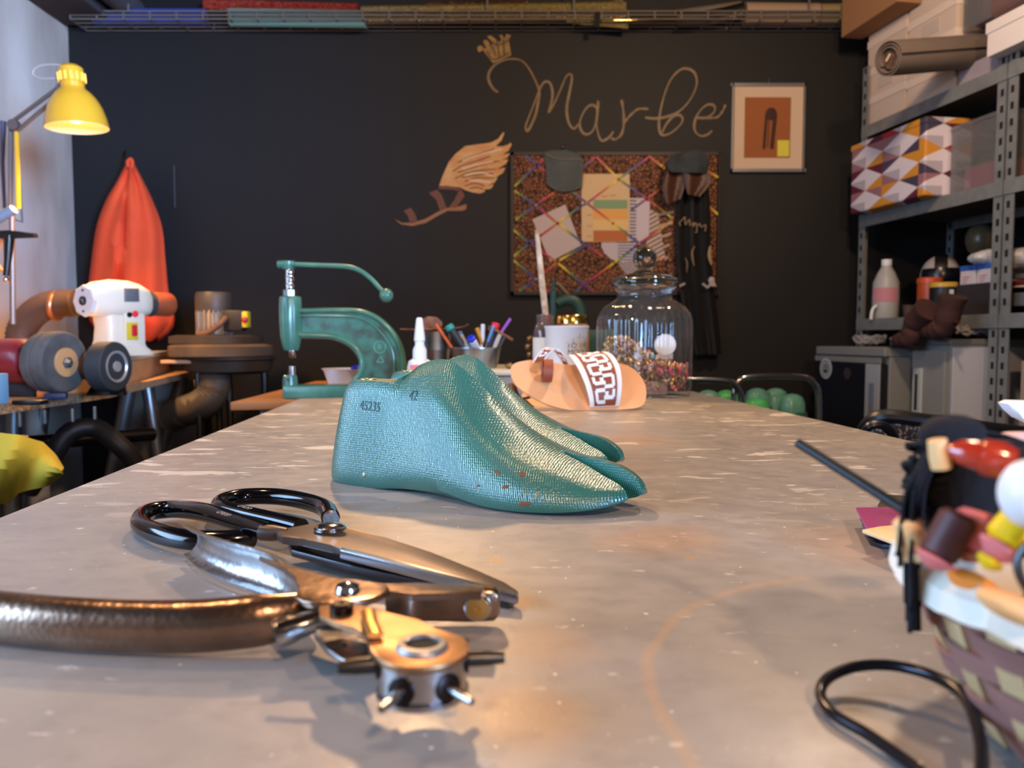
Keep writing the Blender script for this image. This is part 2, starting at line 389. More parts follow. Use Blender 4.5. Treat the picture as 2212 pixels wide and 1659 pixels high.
def last_mesh():
    mb = MB(); rings = []
    ss = sorted(set([0, .0015, .003, .006, .01]+[i*.006 for i in range(2, 48)]+[.068, .07, .074, .285, .288, .2905, .2925, .294]))
    for s_ in ss:
        wl = interps(T_LAT, s_); wm = interps(T_MED, s_); zt = interp(T_TOP, s_) if s_ < .08 else interps(T_TOP, s_); zb = interps(T_BOT, s_)
        tw = interps(T_TW, s_); tc = interp(T_TC, s_); H = zt-zb
        ring = []; NB = 7; NS = 15
        flat = 1 if s_ < .075 else 0
        rb = min(.006, H*.3)
        # bottom, from lateral (-y) to medial (+y)
        for k in range(NB):
            t = k/(NB-1); y = lerp(-wl*.86, wm*.86, t); ring.append(V(s_, y, zb+.0012*math.sin(t*PI)))
        def side(sgn, wd):
            out = []
            for k in range(1, NS+1):
                u = k/NS; topx = tc*sgn+tw      # half width at the top on this side
                if u < .12: e = u/.12; r = lerp(.86*wd, wd*1.0, math.sin(e*PI/2)); z = zb+H*.12*(1-math.cos(e*PI/2))*1.0
                else:
                    e = (u-.12)/.88; z = zb+H*(.12+.88*e)
                    bl = 1-e**interps([(.10, 1.35), (.15, 1.6), (.21, 2.0)], s_)
                    r = topx+(wd-topx)*max(bl, 0)**(.8)
                    if flat:
                        if e > .93: q = (e-.93)/.07; r = topx-(1-math.sqrt(max(0, 1-q*q)))*.003
                    else:
                        e2 = max(0, (e-.72)/.28); r = lerp(r, tc*sgn+tw*math.sqrt(max(0, 1-e2**2))*1.0, e2)
                out.append((r, z))
            return out
        for r, z in side(1, wm): ring.append(V(s_, r, z))
        for r, z in side(-1, wl)[::-1]: ring.append(V(s_, -r, z))
        rings.append(ring)
    mb.loft(rings); return mb
lm = last_material()
def cut(mb, cutter, mats):
    """boolean difference evaluated into mesh data"""
    a = mb.build('tmp_a', mats[0]); b = cutter.build('tmp_b', mats[-1]); a.data.materials.append(mats[-1])
    md = a.modifiers.new('b', 'BOOLEAN'); md.operation = 'DIFFERENCE'; md.object = b; md.solver = 'EXACT'
    bpy.context.view_layer.update()
    me = bpy.data.meshes.new_from_object(a.evaluated_get(bpy.context.evaluated_depsgraph_get()))
    me.transform(a.matrix_world)
    for o in (a, b): bpy.data.objects.remove(o)
    return me
cutm = MB(); path = smooth([V(.228, .0062, 0), V(.25, .0058, 0), (V(.27, .0035, 0)), V(.285, .0005, 0), V(.31, -.006, 0)], 4)
g = []; n_ = len(path)
lft = []; rgt = []
for i, q in enumerate(path):
    d = (path[min(i+1, n_-1)]-path[max(i-1, 0)]).normalized(); pr = V(-d.y, d.x, 0); hw = lerp(.0021, .0040, i/(n_-1))
    lft.append(q+pr*hw); rgt.append(q-pr*hw)
arc = [path[0]+V(-math.sin(a)*.0022, math.cos(a)*.0022, 0) for a in [PI*k/6 for k in range(1, 6)]]
poly = lft[::-1]+arc+rgt
cutm.prism([q+V(0, 0, -.02) for q in poly], (0, 0, .12))
last_me = cut(last_mesh(), cutm, [lm, lm])
for v in last_me.vertices:
    x, y, z = v.co
    slot = interp([(.22, .006), (.25, .0058), (.27, .0035), (.285, .0005), (.31, -.006)], x)
    if x > .215 and y < slot:
        k = max(0, min(1, (x-.228)/.05)); k = k*k*(3-2*k); q = max(0, min(1, (slot+.004-y)/.012))
        zb = interps(T_BOT, min(x, .294)); v.co.z = zb+(z-zb)*(1-.26*k*min(1, .55+.45*q))
        if x > .25: v.co.x = .25+(x-.25)*.86
        v.co.y = y-.0015*k
    elif x > .23 and y >= slot:
        k = min(1, (x-.23)/.04); v.co.y = y+.002*k; v.co.z = z*(1+.08*k)
    if x < .13:
        v.co.x = x+.018*(max(z, 0)/.092)**1.4*(1-x/.13)**1.5
for p in last_me.polygons: p.use_smooth = True
last_me.set_sharp_from_angle(angle=math.radians(38))
bm = bmesh.new(); bm.from_mesh(last_me); bvh = BVHTree.FromBMesh(bm); bm.free()
def on_side(mb, txt, size, s0, z0, rot=0, sx=1):
    def M(v):
        x = v.x*sx*math.cos(rot)-v.y*math.sin(rot); y = v.x*sx*math.sin(rot)+v.y*math.cos(rot)
        h = bvh.ray_cast(V(s0+x, -.2, z0+y), V(0, 1, 0))
        return (h[0] if h[0] else V(s0+x, -.03, z0+y))+V(0, -.00038, 0)
    mb.text(txt, size, M)
def place_last(label, A, ang, z, ink=True):
    M = Matrix.Translation((A.x, A.y, z)) @ Matrix.Rotation(ang, 4, 'Z')
    r = thing('shoe_last', label, 'shoe last', mtx=M, group='green split-toe shoe lasts on the table')
    o = bpy.data.objects.new('last_body', last_me); COL.objects.link(o); o.parent = r; WM[o.name] = M
    hc = MB(); hc.lathe([(.0075, 0), (.0075, .0008), (.0055, .0008), (.005, -.004)], V(.036, 0, .0924), (0, 0, 1), 20)
    hc.build('hinge_bush', mat('worn_brass', (150, 130, 80), .4, 1), r, local=True)
    if ink:
        dk = mat('stamped_dark_green', (16, 48, 46), .5)
        t = MB(); on_side(t, '45235', .0118, .056, .0705, -.06, .78); t.build('stamped_number', dk, r, local=True, sharp=None)
        t = MB(); on_side(t, '42', .0118, .1015, .0815, .0, .8); t.build('stamped_size', dk, r, local=True, sharp=None)
        h = bvh.ray_cast(V(.053, -.2, .0115), V(0, 1, 0))[0]
        if h: MB().ball(h+V(0, .0005, 0), .0028, 14, (1, .5, 1)).build('nail_head', mat('dull_tin', (150, 150, 130), .45, .8), r, local=True)
        for (s_, z_, q, rot) in ((.205, .0195, .0035, .3), (.222, .0085, .005, .1), (.196, .0285, .003, -.3), (.215, .0285, .0034, -.5), (.182, .018, .002, .5)):
            st = MB(); pts = [V(math.cos(a)*q*random.uniform(.6, 1.3), math.sin(a)*q*.35*random.uniform(.6, 1.4), 0) for a in [2*PI*k/10 for k in range(10)]]
            out = []
            for v in pts:
                x = v.x*math.cos(rot)-v.y*math.sin(rot); y = v.x*math.sin(rot)+v.y*math.cos(rot)
                hh = bvh.ray_cast(V(s_+x, -.2, z_+y), V(0, 1, 0))[0]
                if hh: out.append(hh+V(0, -.0003, 0))
            if len(out) == 10:
                st.add(out+[sum(out, V(0, 0, 0))/10+V(0, -.0003, 0)], [(i, (i+1) % 10, 10) for i in range(10)]); st.build('rust_stain', mat('rusty_brown', (120, 66, 30), .7), r, local=True, sharp=None)
    return r
hA = F(700, 1040); e = V(math.cos(-.4852), math.sin(-.4852), 0); nn = V(-e.y, e.x, 0)
A1 = hA+nn*.021; B1 = F(1372, 1108); ang1 = math.atan2(B1.y-A1.y, B1.x-A1.x)
L1_ = place_last('green plastic split-toe shoe last nearest the camera, stamped 45235', A1, ang1, TZ)
B2 = F(1336, 1026); ang2 = -.572
A2 = B2-V(math.cos(ang2), math.sin(ang2), 0)*LL
L2_ = place_last('green plastic split-toe shoe last half hidden behind the stamped one', A2, ang2, TZ, ink=False)
print('LAST', A1, B1, (B1-A1).length, math.degrees(ang1))
#@@SCISSORS
# ------------------------------------------------------------------ tailor scissors
enam = mat('glossy_black_enamel', (5, 6, 9), .10)
blade = mat('worn_blade_steel', (104, 92, 86), .42, .8, noise=(60, .3), rgb2=(84, 76, 72))
bladee = mat('ground_blade_edge', (190, 200, 215), .22, 1)
scz = thing('tailor_scissors', 'large tailor scissors with glossy black looped handles and steel blades', 'scissors', F(700, 1180))
def fp(pts, z, n=6): return smooth([F(a, b, zz if (zz := (c[0] if c else z)) else z) for a, b, *c in pts], n)
hb = fp([(543, 1163), (480, 1168), (400, 1165), (335, 1150), (303, 1130), (318, 1108), (372, 1100), (440, 1106, .765), (515, 1129, .766), (578, 1148, .767)], .759)
MB().tube(hb, lambda t: .0062 if t < .8 else lerp(.0062, .0052, (t-.8)/.2), 18).build('handle', enam, scz, label='near handle loop with open cut end')
MB().cyl(F(540, 1163, .759), F(544, 1163.3, .759), .0064, n=18).build('handle_end', dsteel, scz)
hb2 = fp([(714, 1118), (703, 1099), (664, 1084), (600, 1073), (530, 1073), (483, 1083), (478, 1098), (530, 1112), (600, 1128), (650, 1141)], .761)
MB().tube(hb2, lambda t: .0062, 18).build('handle', enam, scz, label='far handle loop')
for P0_, P1_, zz0 in ((F(455, 1100, .7725), F(515, 1120, .7728), 0), (F(500, 1088, .7678), F(560, 1104, .7678), 0)):
    ex_ = (P0_-P1_).normalized(); ey_ = V(-ex_.y, ex_.x, 0); Mt = Matrix.Translation((P0_+P1_)/2+V(0, 0, .0002)) @ Matrix((ex_, ey_, V(0, 0, 1))).transposed().to_4x4()
    mb = MB(); mb.text('GOLD', .0055, Mt); mb.build('engraved_word', mat('pale_engraving', (170, 172, 178), .5), scz, sharp=None)
MB().cyl(F(713, 1117, .761), F(716, 1124, .761), .0052, n=18).build('handle_end', steel, scz)
up = MB()
top = [(598, 1150), (622, 1140), (690, 1128), (742, 1137), (830, 1160), (930, 1192), (1030, 1232), (1092, 1258), (1119, 1276), (1120, 1284), (1040, 1262), (900, 1226), (735, 1184), (718, 1178), (655, 1163), (610, 1160)]
up.prism([F(a, b, interp([(600, .7685), (760, .7675), (1120, .7575)], a)) for a, b in top], (0, 0, -.0042), .0006)
up.tube([F(565, 1150, .7665), F(590, 1152, .7665), F(620, 1152, .7665)], [.0048, .0046, .003], 14)
up.build('blade', blade, scz, label='upper blade')
be = MB(); be.prism([F(a, b, interp([(600, .7688), (760, .7678), (1120, .7578)], a)) for a, b in [(737, 1181), (900, 1221), (1040, 1259), (1119, 1281), (1117, 1286), (1040, 1266), (900, 1230), (735, 1188)]], (0, 0, -.0046), .0003)
be.build('cutting_edge', bladee, scz)
lo = MB(); lo.prism([F(a, b, interp([(600, .7612), (1110, .7545)], a)) for a, b in [(622, 1170), (700, 1165), (900, 1215), (1060, 1262), (1112, 1290), (1100, 1298), (900, 1252), (760, 1222), (630, 1188)]], (0, 0, -.004), .0006)
lo.build('blade', mat('dark_blade_steel', (88, 88, 94), .28, 1), scz, label='darker lower blade')
pc = F(714, 1143, .7690)
pv = MB(); pv.lathe([(.0094, 0), (.0094, .0008), (.0084, .0011), (.0084, .0018), (.0068, .0028), (.004, .0034), (0, .0036)], pc, (0, 0, 1), 28); pv.build('pivot_screw', chrome, scz)
#@@PUNCH
# ------------------------------------------------------------------ revolving punch pliers
pm = mat('worn_nickel_plating', (165, 138, 118), .26, 1, noise=(45, .3), rgb2=(120, 95, 78), bump=('noise', 180, .25))
pm2 = mat('bright_nickel_plating', (185, 182, 182), .24, 1, noise=(60, .3), rgb2=(140, 135, 132), bump=('noise', 220, .3))
pdk = mat('blackened_steel', (50, 42, 40), .35, 1)
pp = thing('revolving_punch_pliers', 'worn metal revolving leather punch with spiked wheel at front left', 'leather punch', F(800, 1420))
# thick near handle: folded bar seen from its rounded outside
hp = smooth([F(-90, 1318, .762), F(0, 1332, .762), F(150, 1346, .762), F(300, 1353, .762), F(450, 1351, .763), (F(590, 1335, .765)), F(680, 1310, .767)], 6)
MB().tube(hp, lambda t: .0108 if t < .8 else lerp(.0108, .0062, (t-.8)/.2), 22, sq=(.82, 1.0)).build('handle', mat('dimpled_nickel_grip', (165, 138, 118), .26, 1, noise=(45, .3), rgb2=(120, 95, 78), bump=('voronoi', 330, .12)), pp, label='near handle with dimpled grip')
# far handle: open channel facing the camera
ch = smooth([F(412, 1165, .764), F(440, 1185, .764), F(500, 1210, .764), F(560, 1228, .764), F(605, 1245, .764), F(640, 1272, .764), F(668, 1292, .765)], 6)
grid = []
for i, q in enumerate(ch):
    d = (ch[min(i+1, len(ch)-1)]-ch[max(i-1, 0)]).normalized(); side = V(-d.y, d.x, 0).normalized()
    if side.y < 0: side = -side
    t = i/(len(ch)-1); hgt = lerp(.0085, .0105, math.sin(min(t, 1)*PI)) if t < .9 else .0075
    row = []
    for k in range(11):
        a = -PI/2+PI*k/10
        row.append(q+side*(math.cos(a)*.0085-.004)+V(0, 0, math.sin(a)*hgt))
    grid.append(row)
MB().sheet(grid, .0014).build('handle', pm2, pp, label='far handle, an open curved channel')
# shoulder plates
def plate(pts, z, th, bev=.0004): 
    return MB().prism([F(a, b, z) for a, b in pts], (0, 0, -th), bev)
sh = plate([(560, 1200), (600, 1212), (640, 1228), (700, 1243), (735, 1252), (762, 1250), (800, 1258), (835, 1262), (842, 1272), (820, 1284), (790, 1296), (740, 1302), (690, 1302), (655, 1298), (636, 1288), (650, 1268), (640, 1245), (610, 1222)], .7745, .0028)
sh.build('shoulder_plate', pm, pp)
# upper jaw: tall rounded bar carrying the anvil
uj = MB()
jp = smooth([F(835, 1303, .7655), F(885, 1303, .7605), F(950, 1302, .7605), F(1010, 1302, .7605), F(1050, 1302, .7605), F(1080, 1302, .7605)], 4)
rings = []
for i, q in enumerate(jp):
    t = i/(len(jp)-1); hz = interp([(0, .004), (.15, .0075), (.6, .0082), (.9, .0076), (1, .0045)], t); hw_ = interp([(0, .003), (.2, .0045), (.8, .005), (.95, .0042), (1, .002)], t)
    ring = []
    for k in range(20):
        a = 2*PI*k/20; c_, s_ = math.cos(a), math.sin(a)
        ring.append(q+V(0, 1, 0)*(abs(c_)**.5*(1 if c_ > 0 else -1))*hw_+V(0, 0, 1)*(abs(s_)**.55*(1 if s_ > 0 else -1))*hz)
    rings.append(ring)
uj.loft(rings); uj.build('upper_jaw', pm, pp)
jc = W(1032, 1312, jp[10].y-.0052)
MB().lathe([(.0062, 0), (.0062, .0022), (.0055, .0028)], jc+V(0, .001, 0), (0, -1, 0), 24).build('anvil_ring', chrome, pp)
MB().lathe([(.0050, 0), (.0050, .0034), (.0014, .0036), (.0009, .0030)], jc+V(0, .001, 0), (0, -1, 0), 24).build('brass_anvil', mat('soft_brass', (205, 160, 90), .35, 1), pp)
MB().prism([F(a, b, .7725) for a, b in [(770, 1252), (830, 1262), (900, 1258), (1000, 1262), (1045, 1268), (1040, 1282), (950, 1280), (890, 1284), (850, 1276), (800, 1278)]], (0, 0, -.003), .0006).build('upper_jaw_plate', pm, pp)
# lower jaw plate with the wheel
wc = F(912, 1392, .778)
pl = MB()
R_ = .0158
a0 = [F(690, 1308, .777), F(742, 1300, .777), F(800, 1310, .777), F(850, 1326, .777), F(905, 1338, .777)]
disc = [V(wc.x+math.cos(a)*R_, wc.y+math.sin(a)*R_, .777) for a in [math.radians(x) for x in (78, 60, 40, 20, 0, -20, -40, -60, -80, -100, -120, -140, -160)]]
a1 = [F(800, 1405, .777), F(795, 1375, .777), F(770, 1355, .777), F(725, 1345, .777), F(690, 1330, .777)]
pl.prism(a0+disc+a1, (0, 0, -.0022), .0004); pl.build('lower_jaw_plate', mat('golden_worn_plate', (176, 138, 104), .42, 1, noise=(70, .3), rgb2=(150, 112, 78)), pp)
MB().lathe([(.0056, -.0010), (.0056, .0014), (.0062, .0018), (.0078, .0014), (.0088, .0002), (.0088, -.0008)], V(wc.x, wc.y, .7772), (0, 0, 1), 36, cap=False).build('eyelet', mat('satin_eyelet', (170, 168, 166), .42, .9), pp)
MB().lathe([(.0057, .0012), (.0057, .0004), (.0001, .0003)], V(wc.x, wc.y, .7772), (0, 0, 1), 24, cap=False).build('eyelet_bore_shade', blackm, pp)  # shallow black cup, its colour stands in for the dark of a hole
wh = MB(); wh.lathe([(.0135, -.0005), (.0148, -.0012), (.0148, -.0108), (.0140, -.0115), (.0155, -.012), (.0155, -.0135), (.008, -.0138)], V(wc.x, wc.y, .7755), (0, 0, 1), 48)
wh.build('punch_wheel', pm2, pp)
for k, a in enumerate((-50, -110, -168, 5, 62, 120)):
    a = math.radians(a); d = V(math.cos(a), math.sin(a), 0); zc = .7692 if k in (2, 3, 4, 5) else .7685
    if k in (2, 3): zc = .7725
    c = V(wc.x, wc.y, zc)
    MB().lathe([(.0046, .0142), (.0046, .0152), (.0040, .0155), (.0001, .0155)], c, d, 18, cap=False).build('punch_socket', pdk, pp)
    r = (.0016, .0018, .0028, .0026, .0022, .0018)[k]
    MB().lathe([(r, .015), (r*.95, .022), (r*.7, .0275), (r*.35, .0275), (r*.3, .024)], c, d, 16).build('punch_tube', (pm2 if k < 2 else dsteel), pp)
lp = plate([(688, 1330), (705, 1322), (750, 1338), (790, 1362), (804, 1390), (803, 1420), (798, 1440), (770, 1436), (735, 1422), (705, 1400), (680, 1370)], .767, .0022); lp.build('lower_handle_flange', pm2, pp)
nz = MB(); nz.tube(smooth([F(592, 1372, .7635), F(630, 1358, .765), F(680, 1342, .767), F(730, 1340, .768)], 4), [.0065, .0068, .007, .007, .0068, .006, .006, .0056, .0055, .005, .005, .0045, .004], 18, sq=(1, .8)); nz.build('pivot_fork', pm2, pp)
MB().tube([F(600, 1352, .771), F(650, 1338, .773), F(715, 1318, .7755)], .0012, 10).build('return_spring', pdk, pp)
MB().lathe([(.0052, 0), (.0052, .001), (.0046, .0026), (.002, .0036), (0, .0038)], F(751, 1276, .7745), (0, 0, 1), 24).build('rivet', chrome, pp)
MB().lathe([(.0044, 0), (.0044, .0028), (.0034, .0036), (.0012, .0036), (.001, .002)], F(738, 1322, .777), (0, 0, 1), 20).build('pivot_bolt', pdk, pp)
MB().lathe([(.0013, 0), (.0013, .0003), (0, .0003)], F(742, 1393, .767), (0, 0, 1), 12).build('flange_hole', blackm, pp)
MB().tube([F(795, 1320, .779), F(800, 1345, .7795), F(812, 1372, .779)], .0022, 10, sq=(1.3, .5)).build('stop_tongue', mat('soft_brass', (205, 160, 90), .35, 1), pp)
#@@REST
def thin_glass(name, tint, veil=.05):
    m = bpy.data.materials.new(name); m.use_nodes = True; nt = m.node_tree; L = nt.links.new
    tr_ = nt.nodes.new('ShaderNodeBsdfTransparent'); tr_.inputs[0].default_value = lin(tint)
    gs = nt.nodes.new('ShaderNodeBsdfGlossy'); gs.inputs['Roughness'].default_value = .04; gs.inputs['Color'].default_value = (1, 1, 1, 1)
    df = nt.nodes.new('ShaderNodeBsdfDiffuse'); df.inputs[0].default_value = (.8, .85, .88, 1)
    lw0 = nt.nodes.new('ShaderNodeLayerWeight'); lw0.inputs['Blend'].default_value = .5
    pw = nt.nodes.new('ShaderNodeMath'); pw.operation = 'POWER'; L(lw0.outputs['Facing'], pw.inputs[0]); pw.inputs[1].default_value = 3.6
    lw = nt.nodes.new('ShaderNodeMath'); lw.operation = 'MULTIPLY_ADD'; L(pw.outputs[0], lw.inputs[0]); lw.inputs[1].default_value = .75; lw.inputs[2].default_value = .045
    m1 = nt.nodes.new('ShaderNodeMixShader'); m2 = nt.nodes.new('ShaderNodeMixShader'); m1.inputs[0].default_value = veil
    L(tr_.outputs[0], m1.inputs[1]); L(df.outputs[0], m1.inputs[2]); L(lw.outputs[0], m2.inputs[0]); L(m1.outputs[0], m2.inputs[1]); L(gs.outputs[0], m2.inputs[2])
    L(m2.outputs[0], nt.nodes['Material Output'].inputs[0]); return m
# ------------------------------------------------------------------ wooden desk behind the table
ply = mat('orange_brown_plywood', (176, 116, 66), .5, noise=(6, .25, (1, .2, 1)), rgb2=(140, 88, 48))
plye = mat('plywood_edge', (150, 118, 88), .7, noise=(40, .3, (.2, 1, 3)), rgb2=(110, 84, 60))
DZ = .737
dk = thing('wooden_desk', 'wooden desk with raw board top right behind the grey worktable', 'desk', (0, 2.1, 0))
d0 = F(498, 869, DZ); d1 = F(681, 823, DZ)
MB().prism([d0, V(.33, d0.y+.24, DZ), V(.33, 2.68, DZ), d1], (0, 0, -.018), .001).build('desk_top', ply, dk)
for x, y in ((-.56, 1.80), (.28, 2.05), (.28, 2.6), (-.6, 2.52)):
    MB().box((x, y, (DZ-.018)/2), (.05, .05, DZ-.018), .002).build('leg', dsteel, dk)
# ------------------------------------------------------------------ green eyelet press
pg = mat('hammered_green_enamel', (78, 128, 104), .35, noise=(22, .22), rgb2=(52, 96, 80), bump=('noise', 130, .35), coat=.3)
pgd = mat('worn_dark_green_enamel', (66, 116, 96), .4, noise=(34, .13), rgb2=(62, 74, 60), bump=('noise', 130, .35))
YP = 1.80
def CP(cx, cy, Y=YP): return W(560+cx/4.609, 540+cy/4.609, Y)
pr = thing('hand_press', 'green cast iron eyelet press with long curved ball-ended lever', 'hand press', CP(700, 1470))
pr.location.z = DZ; WM[pr.name] = Matrix.Translation(pr.location)
outer = smooth([V(*q, 0) for q in [(400, 600), (760, 592), (990, 600), (1130, 645), (1250, 730), (1345, 840), (1405, 960), (1432, 1090), (1440, 1230), (1442, 1340)]], 5)
inner = smooth([V(*q, 0) for q in [(400, 845), (560, 850), (720, 858), (850, 900), (950, 970), (1015, 1060), (1030, 1150), (1005, 1240), (960, 1300), (930, 1350)]], 5)
MB().prism([CP(q.x, q.y, YP+.008) for q in outer]+[CP(q.x, q.y, YP+.008) for q in inner[::-1]], (0, .014, 0), .001).build('frame_web', pgd, pr)
MB().tube([CP(q.x, q.y+12, YP+.015) for q in outer], .0072, 14, sq=(2.0, 1)).build('outer_rib', pg, pr)
MB().tube([CP(q.x, q.y, YP+.015) for q in inner], .0085, 14, sq=(1.9, 1)).build('inner_rib', pg, pr)
MB().tube(smooth([CP(*q, YP+.006) for q in [(410, 655), (700, 655), (930, 665), (1060, 700), (1180, 790), (1270, 900), (1325, 1010), (1345, 1150), (1345, 1280)]], 5), .0028, 8).build('raised_bead', pg, pr)
zb = CP(285, 1470).z; 
bs = MB(); bs.obox(V(CP(228, 0).x, YP-.022, DZ), V(CP(1446, 0).x-CP(228, 0).x, 0, 0), V(0, .075, 0), V(0, 0, CP(0, 1345).z-DZ), .006)
bs.build('base', pg, pr)
po = MB(); c = CP(300, 1300); po.lathe([(.018, DZ-c.z), (.017, 0), (.0155, CP(0, 1245).z-c.z-.002), (.0135, CP(0, 1245).z-c.z)], V(c.x, YP+.006, c.z), (0, 0, 1), 28); po.build('anvil_post', pg, pr)
MB().lathe([(.0035, 0), (.0035, .002), (.0001, .0005)], V(CP(275, 0).x, YP-.010, CP(0, 1290).z), (0, -1, 0), 16).build('set_screw', dsteel, pr)
x0 = CP(287, 0).x
def Z(cy): return CP(0, cy).z
MB().lathe([(.0085, 0), (.0085, Z(1155)-Z(1250))], V(x0+.0025, YP+.006, Z(1250)), (0, 0, 1), 20).build('lower_die', chrome, pr)
br = MB(); br.lathe([(.0165, Z(1000)), (.020, Z(960)), (.0245, Z(860)), (.0262, Z(720)), (.0262, Z(600)), (.0252, Z(480)), (.0235, Z(462))], V(x0, YP+.012, 0), (0, 0, 1), 72, mod=lambda a, h: 1-.05*(1 if (math.sin(a*9) > .55 and Z(880) < h < Z(560)) else 0))
br.build('spindle_barrel', pg, pr, sharp=50)
MB().lathe([(.0075, Z(1075)), (.0082, Z(1070)), (.0082, Z(1000))], V(x0+.002, YP+.012, 0), (0, 0, 1), 20).build('upper_die', chrome, pr)
MB().lathe([(.0165, Z(462)), (.0172, Z(455)), (.0172, Z(400)), (.016, Z(392))], V(x0, YP+.012, 0), (0, 0, 1), 8).build('locking_collar', steel, pr, sharp=20)
MB().lathe([(.0095, Z(400)+(Z(180)-Z(400))*k/60) for k in range(61)], V(x0, YP+.012, 0), (0, 0, 1), 48, mod=lambda a, h: 1+.10*math.sin(5*a+h*360)).build('spindle_screw', chrome, pr, sharp=60)
hb_ = MB(); hb_.tube(smooth([CP(190, 145, YP+.012), CP(350, 143, YP+.012)], 2), [.0095, .0095, .0085], 16, sq=(1.3, 1)); hb_.lathe([(.0125, Z(188)), (.0135, Z(180)), (.0135, Z(112)), (.0125, Z(106))], V(x0-.004, YP+.012, 0), (0, 0, 1), 20); hb_.build('lever_hub', pg, pr)
lv = smooth([CP(*q, YP+.012) for q in [(340, 142), (600, 152), (860, 165), (1000, 205), (1110, 285), (1190, 370), (1245, 430)]], 6)
MB().tube(lv, .0058, 14).build('lever_arm', pg, pr)
MB().ball(CP(1265, 452, YP+.012), .0165, 24).build('lever_ball', pg, pr)
em = MB(); em.ring(CP(1200, 970, YP+.007), (0, 1, 0), .0135, .0011, 32, 8)
em.text('R', .019, Matrix.Translation(CP(1200, 970, YP+.0065)) @ Matrix.Rotation(PI/2, 4, 'X'))
for a, b in (((1170, 1118), (1238, 1118)), ((1238, 1118), (1212, 1060)), ((1212, 1060), (1170, 1118))): em.tube([CP(*a, YP+.007), CP(*b, YP+.007)], .0011, 6)
em.build('cast_emblem', mat('faded_green_relief', (96, 150, 124), .35), pr, sharp=None)
# white bowl with blue clip behind the press
c = W(748, 828, 2.0)
bw = thing('plastic_bowl', 'small white plastic bowl seen through the green press', 'bowl', V(c.x, 2.0, DZ))
k = 2.0/FPX
MB().lathe([(.036, 0), (.048, .03), (.058, W(0, 799, 2.0).z-DZ), (.063, W(0, 796, 2.0).z-DZ), (.056, W(0, 797, 2.0).z-DZ), (.046, .03), (.034, .003)], V(c.x, 2.0, DZ), (0, 0, 1), 36, cap=False).build('bowl_body', whitep, bw)
MB().lathe([(.036, 0), (.036, .003)], V(c.x, 2.0, DZ), (0, 0, 1), 30).build('bowl_base', whitep, bw)
cz = W(0, 797, 2.0).z
MB().tube(smooth([V(c.x+.005, 1.99, cz-.012), V(c.x+.03, 1.99, cz+.006), V(c.x+.058, 1.99, cz+.003)], 5), .009, 14, sq=(1.3, .7)).build('blue_clip', mat('glossy_blue_plastic', (30, 40, 190), .2), label='glossy blue plastic clip lying in the white bowl', cat='clip')
# ------------------------------------------------------------------ cream drawer box with the cups on it
cream = mat('cream_laminate', (222, 212, 190), .5); gpan = mat('grey_beige_panel', (172, 165, 155), .6)
YB0 = 1.84
zt = W(0, 800, YB0).z; zl = W(0, 811, YB0).z
bx = thing('drawer_box', 'low cream and grey drawer box carrying the pen cups', 'drawer box', V(-.02, 1.9, DZ))
xa = W(935, 800, YB0).x; xb = W(1290, 800, YB0).x
MB().box(((xa+xb)/2, YB0+.21, (DZ+zl)/2), (xb-xa-.012, .40, zl-DZ), .002).build('drawer_body', gpan, bx)
MB().box(((xa+xb)/2, YB0+.20, (zt+zl)/2), (xb-xa, .42, zt-zl), .003).build('box_top', cream, bx)
MB().box(((xa+xb)/2-.07, YB0+.004, (DZ+zl)/2), (.18, .006, zl-DZ-.008), .001).build('drawer_front', gpan, bx)
zin = mat('galvanised_bucket', (165, 172, 178), .28, .95, noise=(30, .3), rgb2=(135, 142, 150))
def cupbase(px, Y): q = W(px, 790, Y); return V(q.x, Y, zt)
YC = 1.98
def zz(py, Y=YC): return W(0, py, Y).z
# tall bucket with leather scraps
c = cupbase(938, YC+.05); Y2 = YC+.05; kk = Y2/FPX
bk = thing('metal_bucket', 'tall zinc bucket holding leather scraps, left of the pen cup', 'bucket', c)
r1 = 40*kk; h1 = zz(716, Y2)-zt
MB().lathe([(r1*.72, 0), (r1*.72, .002), (r1*.86, h1*.45), (r1*.88, h1*.47), (r1*.89, h1*.49), (r1*.9, h1*.52), (r1*1.0, h1*.97), (r1*1.04, h1), (r1*.98, h1), (r1*.84, h1*.5), (r1*.7, .004), (.0001, .004)], c, (0, 0, 1), 40, cap=False).build('bucket_body', zin, bk)
lea = mat('tan_leather', (150, 96, 66), .6, noise=(40, .15), rgb2=(92, 56, 38), bump=('noise', 120, .3)); dlea = mat('dark_brown_leather', (58, 32, 24), .5, bump=('noise', 120, .4))
g = [[W(906+i*5.2, 708-9*math.sin(i/8*PI)+j*4-(2.2*i if i < 3 else 0), Y2-.02+.012*j) for j in range(3)] for i in range(9)]
lb = MB(); lb.prism([W(*q, Y2-.015) for q in [(906, 716), (909, 690), (925, 683), (944, 685), (955, 695), (955, 707), (940, 716)]], (0, .006, 0), .001)
lb.build('leather_scrap', lea, label='curled tan leather scrap poking out of the zinc bucket', cat='leather scrap')
MB().tube(smooth([W(*q, Y2-.02) for q in [(864, 711), (905, 712), (960, 711), (1000, 706), (1012, 700)]], 4), .004, 10, sq=(1, .6)).build('leather_stick', lea, label='long thin leather strip lying across the top of the zinc bucket', cat='leather strip')
